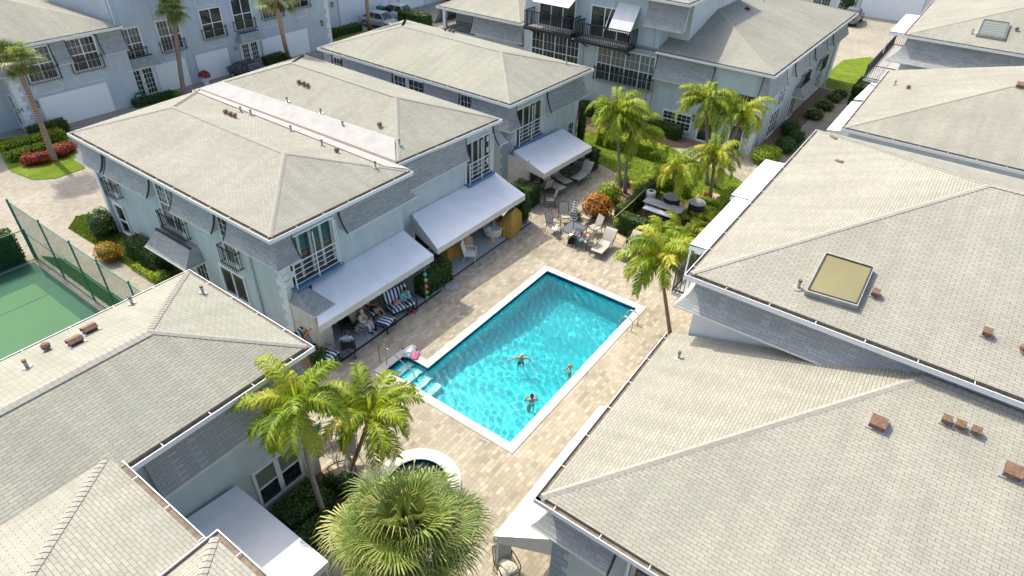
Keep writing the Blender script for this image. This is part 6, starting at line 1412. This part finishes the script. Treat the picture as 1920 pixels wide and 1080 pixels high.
g = MB(); g.box(-.17, .17, -.17, .17, .0, .012); small('skimmer_lid', 'pale square lid set in the paving left of the spa', 'lid', g, 'trim', G(703, 862, .006))
# warning sign on the house corner
r = fE.rect(581, 830, 614, 850); print('sign', r)
sg_ = empty('warning_sign', 'white board with red border and lettering at the house corner', 'sign', fE.p((r[0]+r[1])/2+.12, 0, .10)); sx, sz = .27, .0
zc = 1.18; ori = Vector(sg_.location); g = MB(); g.box(-sx, sx, -.01, .01, zc-.45, zc+.45); g.build('board', 'sign_white', sg_)
g = MB()
for q in ((-sx, sx, zc+.43, zc+.45), (-sx, sx, zc-.45, zc-.43), (-sx, -sx+.02, zc-.43, zc+.43), (sx-.02, sx, zc-.43, zc+.43)): g.box(q[0], q[1], -.014, -.010, q[2], q[3])
g.build('border', 'sign_red', sg_)
text('WARNING', .105, (0, -.0125, zc+.36), RF, 'sign_red', sg_); text('NO DIVING', .095, (0, -.0125, zc-.36), RF, 'sign_red', sg_)
g = MB(); rng = random.Random(2)
for k in range(8): z = zc+.22-.057*k; x0 = -.2; x1 = .2-rng.random()*.12; g.box(x0, x1, -.0135, -.0105, z, z+.014)
g.build('fine_print', 'ink_grey', sg_)
g = MB(); g.box(-sx-.02, -sx+.02, .012, .05, 0, zc+.45); g.box(sx-.02, sx+.02, .012, .05, 0, zc+.45); g.build('post', 'trim', sg_)
rs = empty('round_sign', 'teal disc on a small white plate above the warning sign', 'sign', ori+Vector((-.12, .0, -.1))); g = MB(); g.box(-.2, .2, -.01, .01, 1.92, 2.3); g.build('plate', 'sign_white', rs); g = MB(); g.tube([(0, -.011, 2.11), (0, -.015, 2.11)], .16, 24); g.build('disc', 'sign_teal', rs)
g = MB(); g.bar((-.08, -.018, 2.05), (.03, -.018, 2.18), .035, .004); g.bar((.0, -.018, 2.04), (.07, -.018, 2.1), .03, .004); g.build('emblem', 'bin_green', rs)
# chairs near the spa and bottom edge
for i, (x, y, rz, lb) in enumerate(((655, 872, 2.2, 'pale sling chair on the paving behind the leaning palm'), (618, 828, .9, 'grey sling chair behind the warning sign, under the palm fronds'), (640, 905, 1.2, 'pale sling chair at the foot of the leaning palm'))):
    copy_tree(ch0, G(x, y), rz, lb)['group'] = 'sling chairs near the spa'
bc = copy_tree(ch0, G(950, 1078), math.pi*.85, 'round-backed padded chair below the lower right awning'); bc['group'] = 'padded chairs'
small('cushion', 'puffy pale cushion on the chair below the lower right awning', 'cushion', pile(.29, .29, .16, 61), 'beige_cloth', G(950, 1066, .46))
# ------------------------------------------------------------ tennis fence
fn = empty('chain_link_fence', 'green chain-link fence with round posts along the tennis court', 'fence', (-4.6, 20, 0))
H3 = 3.0; ys = [24.9, 21.9, 19.2, 17.0, 14.6, 12.2, 9.8]
for y in ys: g = MB(); g.tube([(0, y-20, 0), (0, y-20, H3+.05)], .05 if y > 24 else .035, 8); g.ball((0, y-20, H3+.07), .05, 8); g.build('post', 'fence_green', fn)
for z in (H3, 1.45, .05): g = MB(); g.tube([(0, ys[0]-20, z), (0, ys[-1]-20, z)], .022, 6); g.build('rail', 'fence_green', fn)
def net(g, f, L_, H_, s=.11, w=.006):
    n = int((L_+H_)/s)
    for k in range(n):
        u = k*s; a = (max(0, u-H_), min(u, H_)); b = (min(u, L_), max(0, u-L_)); p, q = f(*a), f(*b); g.bar(p, q, w); p, q = f(a[0], H_-a[1]), f(b[0], H_-b[1]); g.bar(p, q, w)
g = MB(); net(g, lambda u, v: Vector((0, ys[0]-20-u, .05+v)), ys[0]-ys[-1], H3-.05); g.build('mesh', 'fence_green', fn)
f2 = empty('chain_link_fence', 'low green fence run closing the end of the court before the dark hedge', 'fence', (-4.6, 24.6, 0)); g = MB(); g.tube([(0, 0, 1.6), (-20, 0, 1.6)], .022, 6); g.tube([(0, 0, .05), (-20, 0, .05)], .02, 6); g.build('rail', 'fence_green', f2)
g = MB(); net(g, lambda u, v: Vector((-u, 0, .05+v)), 12, 1.55, .14); g.build('mesh', 'fence_green', f2)
for k in range(6): g = MB(); g.tube([(-.0-3.3*k, 0, 0), (-3.3*k, 0, 1.65)], .035, 8); g.build('post', 'fence_green', f2)
# ------------------------------------------------------------ cars and yard things at the back
def car(label, paint, L_=4.6, W_=1.82, H_=1.42, suv=0):
    o = empty('parked_car', label, 'car', group='cars parked at the back'); g = MB(); n = 22; X = [L_*k/n for k in range(n+1)]; hw = W_/2
    def belt(u): return (.62+.22*math.sin(min(1, u/.22)*1.57) if u < .25 else .86+.08*min(1, (u-.25)/.1)) if u < .9 else .94-.12*((u-.9)/.1)**2
    def wid(u): return hw*(.80+.20*math.sin(min(1, u/.12)*1.57) if u < .12 else 1-.16*max(0, (u-.88)/.12)**2)
    sec = []
    for x in X:
        u = x/L_; b, w = belt(u)+suv*.1, wid(u); bt = .28+.08*(1 if u < .03 or u > .97 else 0)
        sec.append([(x, -w*.92, bt), (x, -w, .45), (x, -w, b*.78), (x, -w*.93, b*.95), (x, -w*.80, b), (x, 0, b+.03), (x, w*.80, b), (x, w*.93, b*.95), (x, w, b*.78), (x, w, .45), (x, w*.92, bt)])
    for a, b in zip(sec, sec[1:]):
        for k in range(10): g.face([a[k], a[k+1], b[k+1], b[k]])
    g.face(sec[0][::-1]); g.face(sec[-1]); bo = g.build('body', paint, o, smooth=True, uv=False)
    # greenhouse
    P = [(.27, 0), (.40, 1), (.72, 1), (.90 if not suv else .97, 0)]; zb = .90+suv*.1; g = MB(); gl_ = MB()
    def gp(u, t_, s): return (L_*u, s*(hw*.84-(hw*.84-hw*.64)*t_), zb+(H_+suv*.15-zb)*t_)
    A_ = [gp(u, t_, -1) for u, t_ in P]; B_ = [gp(u, t_, 1) for u, t_ in P]
    gl_.face(A_); gl_.face(B_[::-1]); gl_.face([A_[0], A_[1], B_[1], B_[0]]); gl_.face([A_[2], A_[3], B_[3], B_[2]]); gl_.build('window', 'glass', o)
    g.hexa([(*Vector(A_[1]),), A_[2], B_[1], B_[2], tuple(Vector(A_[1])+Vector((.1, .05, .05))), tuple(Vector(A_[2])+Vector((-.1, .05, .05))), tuple(Vector(B_[1])+Vector((.1, -.05, .05))), tuple(Vector(B_[2])+Vector((-.1, -.05, .05)))])
    for S_ in (A_, B_):
        for k in range(3): g.bar(S_[k], S_[k+1], .06, .05)
        m0, m1 = Vector(S_[0]).lerp(Vector(S_[3]), .48), Vector(S_[1]).lerp(Vector(S_[2]), .45); g.bar(m0, m1, .06, .04)
    g.build('roof', paint, o)
    for u in (.18, .80):
        for s in (-1, 1):
            g = MB(); y = s*hw*.9; g.tube([(L_*u, y-.11, .33), (L_*u, y+.11, .33)], .33, 20); w = g.build('wheel', 'tyre', o); g = MB(); g.tube([(L_*u, y-.12, .33), (L_*u, y+.12, .33)], .2, 12); g.build('rim', 'vent_metal', w)
    for s in (-1, 1):
        g = MB(); g.box(.02, .3, s*hw*.72-.16, s*hw*.72+.16, .60, .70); g.build('headlight', 'chrome', o); g = MB(); g.box(L_-.12, L_+.01, s*hw*.7-.15, s*hw*.7+.15, .70, .82); g.build('tail_light', 'tail_red', o)
        g = MB(); g.box(L_*.30, L_*.33, s*(hw+.08)-.08, s*(hw+.08)+.08, .92, 1.04); g.build('mirror', paint, o)
    return o
def place_car(o, c, rz): o.location = (c[0]-math.cos(rz)*2.3, c[1]-math.sin(rz)*2.3, 0); o.rotation_euler = (0, 0, rz)
cdk = car('dark green car nose-in by the garage of number 36', 'car_dark'); place_car(cdk, (17.4, 39.3), -.0+math.pi/2-.0)
cdk.rotation_euler = (0, 0, -math.pi/2+math.pi); place_car(cdk, (17.6, 38.4), math.pi/2)
cs = car('dark grey car left of the white one near the green bin', 'car_silver', suv=0); place_car(cs, (36.2, 42.8), math.pi/2+.1)
cw = car('white car with a glass roof in front of the tall long hedge', 'car_white', suv=1); place_car(cw, (39.4, 43.0), math.pi/2+.1)
cg = car('sage green car parked by the wide garage at the upper right', 'car_sage', suv=1); place_car(cg, (73.4, 5.0), math.pi)
cb2 = car('black car at the very top behind the tall hedge', 'car_dark'); place_car(cb2, (50.5, 43.5), math.pi/2)
def wbin(label, px, mat, h=1.05):
    o = empty('wheelie_bin', label, 'bin', G(*px)); g = MB(); g.hexa([(-.24, -.26, .04), (.24, -.26, .04), (-.24, .26, .04), (.24, .26, .04), (-.32, -.35, h), (.32, -.35, h), (-.32, .35, h), (.32, .35, h)]); g.build('body', mat, o); g = MB(); g.hexa([(-.34, -.38, h), (.34, -.38, h), (-.34, .38, h), (.34, .38, h), (-.32, -.36, h+.05), (.32, -.36, h+.05), (-.28, .34, h+.12), (.28, .34, h+.12)]); g.build('lid', mat, o)
    for x in (-.28, .28): g = MB(); g.tube([(x-.03, .3, .12), (x+.03, .3, .12)], .12, 12); g.build('wheel', 'tyre', o)
wbin('dark green wheeled bin behind the parked cars', (716, 38), 'bin_green', 1.3); wbin('black bin right of the green one', (733, 38), 'black_plastic', 1.2)
hs = empty('hose_reel', 'coiled dark hose on a reel beside the door of number 35', 'hose', (9.15, 40.0, 0))
for k in range(5): g = MB(); ring = [(.02*k-.05, (.42-.03*k)*math.cos(a*.2618), .5+(.42-.03*k)*math.sin(a*.2618)) for a in range(25)]; g.tube([(r_[1], r_[0], r_[2]) for r_ in ring], .03, 6, caps=False); g.build('hose_coil', 'bin_green', hs)
g = MB(); g.bar((-.3, 0, 0), (0, 0, .55), .05); g.bar((.3, 0, 0), (0, 0, .55), .05); g.build('stand', 'iron', hs)
fp = empty('flower_pot', 'white urn of dark red flowers between the garages of 35 and 36', 'flower pot', G(388, 160)+Vector((0, 0, 0))); g = MB(); g.lathe([(.2, 0), (.24, .3), (.36, .6), (.38, .64)], n=16); g.build('pot', 'quoin', fp)
lv = LV(); rng = random.Random(8)
for k in range(260): d = Vector((rng.gauss(0, 1), rng.gauss(0, 1), abs(rng.gauss(0, 1))*.9)).normalized(); p = Vector((0, 0, .72))+d*.45; s = d.cross(Vector((rng.random(), 1, 0))).normalized()*.06; t_ = s.cross(d); lv.quad(p-s, p-t_, p+s, p+t_, rng.random()*.8)
put(lv.mesh('flowers', 'red_leaf'), 'flowers', fp)
# ------------------------------------------------------------ people
def skinmesh(pts, rad, edges, root=0, sub=1):
    me = bpy.data.meshes.new('tmp'); me.from_pydata([tuple(p) for p in pts], edges, []); o = bpy.data.objects.new('tmp', me); COL.objects.link(o)
    o.modifiers.new('s', 'SKIN'); m_ = o.modifiers.new('u', 'SUBSURF'); m_.levels = sub; m_.render_levels = sub
    for i, v in enumerate(me.skin_vertices[0].data):
        r = rad[i]; v.radius = r if isinstance(r, tuple) else (r, r); v.use_root = (i == root)
    dg = bpy.context.evaluated_depsgraph_get(); out = bpy.data.meshes.new_from_object(o.evaluated_get(dg)); bpy.data.objects.remove(o); return out
def mesh_into(g, me, m=0):
    i = len(g.v); g.v += [tuple(v.co) for v in me.vertices]
    for p in me.polygons: g.f.append(tuple(i+k for k in p.vertices)); g.m.append(m)
def person(label, J, loc, rz, wear, hair=('hair_dark', .0), skin='skin', k=1.0):
    """J: joints in metres, x to the left hand side, y ahead, z up. wear: [(name, material, kind)]"""
    o = empty('person', label, 'person', loc, rz); V = {a: Vector(b)*k for a, b in J.items()}
    order = ['pelvis', 'waist', 'chest', 'neck', 'crown', 'shL', 'elL', 'wrL', 'shR', 'elR', 'wrR', 'hiL', 'knL', 'anL', 'toL', 'hiR', 'knR', 'anR', 'toR']
    R_ = dict(pelvis=(.125, .10), waist=(.115, .09), chest=(.135, .10), neck=.052, crown=.06, sh=.055, el=.04, wr=.028, hi=.085, kn=.055, an=.036, to=.03)
    idx = {a: i for i, a in enumerate(order)}; V['waist'] = V['pelvis'].lerp(V['chest'], .5)
    rad = [tuple(q*k for q in R_[a]) if a in R_ and isinstance(R_[a], tuple) else R_.get(a, R_.get(a[:2]))*k for a in order]
    E_ = [('pelvis', 'waist'), ('waist', 'chest'), ('chest', 'neck'), ('neck', 'crown'), ('chest', 'shL'), ('shL', 'elL'), ('elL', 'wrL'), ('chest', 'shR'), ('shR', 'elR'), ('elR', 'wrR'), ('pelvis', 'hiL'), ('hiL', 'knL'), ('knL', 'anL'), ('anL', 'toL'), ('pelvis', 'hiR'), ('hiR', 'knR'), ('knR', 'anR'), ('anR', 'toR')]
    g = MB(); mesh_into(g, skinmesh([V[a] for a in order], rad, [(idx[a], idx[b]) for a, b in E_]))
    hc = V['crown']; up = (V['crown']-V['neck']).normalized(); fw = Vector(J.get('face', (0, 1, 0))).normalized(); fw = (fw-up*fw.dot(up)).normalized(); sd_ = fw.cross(up)
    g.ball(hc, .098*k, 14, 0, (.86, .98, 1.18))
    g.ball(hc+fw*.098*k-up*.01*k, .018*k, 6); [g.ball(hc+sd_*s*.088*k, .024*k, 6) for s in (-1, 1)]; g.ball(hc+fw*.07*k-up*.085*k, .03*k, 6)
    for s, w, e in (('L', 'wrL', 'elL'), ('R', 'wrR', 'elR')):
        d = (V[w]-V[e]).normalized(); a = d.cross(Vector((0, 0, 1))); a = a.normalized() if a.length > .1 else Vector((1, 0, 0)); n = a.cross(d); c = V[w]
        g.tube([c-d*.02*k, c+d*.04*k, c+d*.085*k], [.027*k, .036*k, .034*k], 8)
        for q, ln in ((-1.5, .062), (-.5, .075), (.5, .08), (1.5, .07)):
            b0 = c+d*.08*k+a*q*.017*k; g.tube([b0, b0+d*ln*.5*k-n*.008*k, b0+d*ln*k-n*.025*k], [.0095*k, .009*k, .006*k], 6)
        tb = c+d*.03*k+a*.03*k; g.tube([tb, tb+(d*.6+a*.8)*.035*k, tb+(d*.9+a*.55)*.065*k], [.012*k, .011*k, .008*k], 6)
    b = g.build('body', skin, o, smooth=True, uv=False)
    g = MB()   # eyes and mouth
    for s in (-1, 1): g.ball(hc+fw*.088*k+sd_*s*.034*k+up*.012*k, .011*k, 6)
    g.bar(hc+fw*.094*k-up*.052*k-sd_*.02*k, hc+fw*.094*k-up*.052*k+sd_*.02*k, .01*k, .008*k); g.build('face_features', 'ink', o)
    g = MB(); hl = hair[1]; g.ball(hc-fw*.014*k+up*.022*k, .108*k, 14, 0, (.90, .98, 1.08))
    if hl: g.tube([hc-fw*.05*k, hc-fw*.085*k-up*hl*.5, hc-fw*.07*k-up*hl], [.09*k, .085*k, .04*k], 10)
    # keep the hair off the face
    keep = [i for i, f in enumerate(g.f) if (sum((Vector(g.v[q]) for q in f), Vector())/len(f)-hc).dot(fw) < .035*k+.9*(sum((Vector(g.v[q]) for q in f), Vector())/len(f)-hc).dot(up)]
    g.f = [g.f[i] for i in keep]; g.m = [0]*len(g.f); g.build('hair', hair[0], o, smooth=True, uv=False)
    for nm, mt, kind in wear:
        pts, rr, ed = [], [], []
        def add(a, f=1.0, p=None):
            pts.append(p if p is not None else V[a]); i = idx.get(a); r = rad[i]; rr.append(tuple(q*f+.012 for q in r) if isinstance(r, tuple) else r*f+.012); return len(pts)-1
        if kind in ('shirt', 'longshirt', 'tank'):
            a0 = add('pelvis', 1.04); a1 = add('waist', 1.08); a2 = add('chest', 1.04); ed += [(0, 1), (1, 2)]
            if kind != 'tank':
                for s in 'LR':
                    i1 = add('sh'+s, 1.15); i2 = add('el'+s, 1.25) if kind == 'longshirt' else add('el'+s, 1.3, V['sh'+s].lerp(V['el'+s], .55)); ed += [(a2, i1), (i1, i2)]
                    if kind == 'longshirt': i3 = add('wr'+s, 1.2, V['el'+s].lerp(V['wr'+s], .9)); ed.append((i2, i3))
        elif kind in ('shorts', 'pants', 'briefs'):
            a0 = add('pelvis', 1.08); a1 = add('waist', 1.02, V['pelvis'].lerp(V['waist'], .35)); ed.append((0, 1))
            for s in 'LR':
                i1 = add('hi'+s, 1.12); ed.append((a0, i1))
                if kind == 'briefs': continue
                i2 = add('kn'+s, 1.3 if kind == 'shorts' else 1.2, V['hi'+s].lerp(V['kn'+s], .7) if kind == 'shorts' else None); ed.append((i1, i2))
                if kind == 'pants': i3 = add('an'+s, 1.35, V['kn'+s].lerp(V['an'+s], .92)); ed.append((i2, i3))
        elif kind == 'shoes':
            g = MB()
            for s in 'LR': d = (V['to'+s]-V['an'+s]); g.tube([V['an'+s]-d*.2, V['an'+s]+d*.5-Vector((0, 0, .01)), V['to'+s]+d*.15], [.045*k, .045*k, .034*k], 8)
            g.build(nm, mt, o, smooth=True, uv=False); continue
        elif kind == 'cap':
            g = MB(); g.ball(hc+up*.045*k, .112*k, 12, 0, (.95, 1.0, .8)); g.bar(hc+up*.05*k+fw*.08*k, hc+up*.03*k+fw*.19*k, .15*k, .012*k); g.build(nm, mt, o, smooth=True, uv=False); continue
        gg = MB(); mesh_into(gg, skinmesh(pts, rr, ed, 0)); gg.build(nm, mt, o, smooth=True, uv=False)
    return o
def stand(arm=None, lean=0, kneeF=0):
    J = dict(pelvis=(0, 0, .92), chest=(0, .02+lean, 1.30), neck=(0, .03+lean*1.2, 1.47), crown=(0, .05+lean*1.4, 1.62), shL=(.18, .02+lean, 1.40), elL=(.25, .02, 1.12), wrL=(.27, .12, .88), shR=(-.18, .02+lean, 1.40), elR=(-.25, .02, 1.12), wrR=(-.27, .12, .88),
        hiL=(.10, 0, .88), knL=(.12, .04+kneeF, .50), anL=(.12, -.02, .09), toL=(.14, .14, .03), hiR=(-.10, 0, .88), knR=(-.12, .04, .50), anR=(-.12, -.02, .09), toR=(-.14, .14, .03))
    if arm: J.update(arm)
    return J
def sit(up=None, seat=.48, recl=0, legs='down'):
    c = math.cos(recl); s = math.sin(recl); f = lambda a, h: (0, -h*s, seat+.08+h*c)
    def at(x, y, h): return (x, y-h*s, seat+.08+h*c)
    J = dict(pelvis=at(0, 0, 0), chest=at(0, .01, .38), neck=at(0, .03, .56), crown=at(0, .07, .70), shL=at(.18, 0, .47), shR=at(-.18, 0, .47), elL=at(.25, .08, .24), elR=at(-.25, .08, .24), wrL=(.17, .30, seat+.2), wrR=(-.17, .30, seat+.2), hiL=at(.10, .02, -.01), hiR=at(-.10, .02, -.01))
    if legs == 'down': J.update(knL=(.13, .44, seat+.08), anL=(.13, .46, .09), toL=(.15, .62, .03), knR=(-.13, .44, seat+.08), anR=(-.13, .50, .09), toR=(-.15, .66, .03))
    elif legs == 'out': J.update(knL=(.12, .45, seat+.13), anL=(.13, .86, seat+.07), toL=(.15, .94, seat+.2), knR=(-.10, .45, seat+.22), anR=(-.12, .84, seat+.07), toR=(-.14, .92, seat+.2))
    elif legs == 'bent': J.update(knL=(.12, .36, seat+.38), anL=(.12, .62, seat+.05), toL=(.13, .76, seat+.03), knR=(-.10, .40, seat+.34), anR=(-.12, .70, seat+.05), toR=(-.13, .84, seat+.03))
    if up: J.update(up)
    return J
# swimmers stand on the pool floor, the water hides their legs
def floorz(x): return depth(x)
m1 = stand(dict(shL=(.2, .1, 1.42), shR=(-.2, .1, 1.42), elL=(.46, .14, 1.32), wrL=(.68, .26, 1.18), elR=(-.44, .10, 1.30), wrR=(-.60, .24, 1.08), knL=(.16, .2, .55), anL=(.18, .05, .1), chest=(0, .1, 1.3), neck=(0, .15, 1.47), crown=(0, .2, 1.6)))
p = G(978, 672, -.15); zf = -1.12
person('grey-haired man in dark patterned trunks wading with arms spread', m1, (p.x, p.y, zf), math.radians(122), [('swim_trunks', 'navy_print', 'shorts')], ('hair_grey', 0), 'skin', .78)
w1 = stand(dict(elL=(.33, .06, 1.22), wrL=(.24, .26, 1.30), elR=(-.33, .06, 1.22), wrR=(-.22, .26, 1.32)))
p = G(997, 752, -.15); person('dark-haired woman in a white swimsuit, nearest the pool edge', w1, (p.x, p.y, zf), math.radians(-50), [('swimsuit', 'white_cloth', 'tank'), ('bottoms', 'white_cloth', 'briefs')], ('hair_dark', .06), 'skin', .75)
p = G(1069, 694, -.15); k1 = stand(dict(elR=(-.28, .2, 1.2), wrR=(-.3, .42, 1.25), elL=(.2, .16, 1.15), wrL=(.08, .3, 1.2)))
person('slim blond child standing in the pool near the right edge', k1, (p.x, p.y, zf+.12), math.radians(40), [('bikini_top', 'beige_cloth', 'briefs')], ('hair_blond', .1), 'skin_pale', .66)
# under the first awning
q = sf.location; person('woman with long dark hair and teal top, hand to her face, on the loveseat', sit(dict(elR=(-.16, .24, .72), wrR=(-.05, .16, 1.06), wrL=(.12, .3, .7)), .44), (q.x+.30, q.y+.05, 0), math.radians(180-15), [('top', 'teal_cloth', 'longshirt'), ('trousers', 'black_cloth', 'pants'), ('shoes', 'red_shoe', 'shoes')], ('hair_dark', .28), 'skin', .87)
q = ac1.location; person('person in a cap reclining with bare legs on the middle striped armchair', sit(dict(elL=(.22, .05, .95), wrL=(.12, .3, 1.02), elR=(-.22, .05, .95), wrR=(-.1, .3, 1.0)), .42, .45, 'bent'), (q.x, q.y, 0), math.radians(180+8), [('top', 'black_cloth', 'shirt'), ('shorts', 'black_cloth', 'shorts'), ('cap', 'black_cloth', 'cap')], ('hair_dark', .0), 'skin', .87)
q = ac2.location; person('sunbather in a pale top on the striped armchair next to the reader', sit(None, .42, .5, 'down'), (q.x, q.y, 0), math.radians(180+5), [('top', 'white_cloth', 'tank'), ('shorts', 'white_cloth', 'briefs')], ('hair_dark', .08), 'skin', .87)
cb3 = copy_tree(ch0, G(684, 622)+Vector((0, .15, 0)), math.radians(180+20), 'patio chair under the elderly person in beige'); cb3['group'] = 'chairs with people on them'
q = cb3.location; person('elderly person in beige shirt and white trousers with hands in lap', sit(dict(wrL=(.05, .28, .66), wrR=(-.05, .28, .66)), .42), (q.x, q.y-.03, 0), math.radians(180+25), [('shirt', 'beige_cloth', 'longshirt'), ('trousers', 'white_cloth', 'pants'), ('shoes', 'black_cloth', 'shoes')], ('hair_grey', 0), 'skin_pale', .87)
q = wh.location; person('seated person in a pale blue shirt seen from behind', sit(dict(elR=(-.3, .12, .80), wrR=(-.34, .34, .72)), .46), (q.x, q.y, 0), -.75, [('shirt', 'lightblue_shirt', 'longshirt'), ('trousers', 'black_cloth', 'pants'), ('shoes', 'black_cloth', 'shoes')], ('hair_dark', 0), 'skin_pale', .87)
q = ac3.location; person('person in a turquoise top stretched out at the roof corner with arm raised', sit(dict(elL=(.26, .0, 1.22), wrL=(.1, .1, 1.38), wrR=(-.2, .34, .74)), .42, .5, 'out'), (q.x, q.y, 0), math.radians(180+18), [('top', 'teal_cloth', 'tank'), ('shorts', 'black_cloth', 'shorts')], ('hair_blond', .05), 'skin', .87)
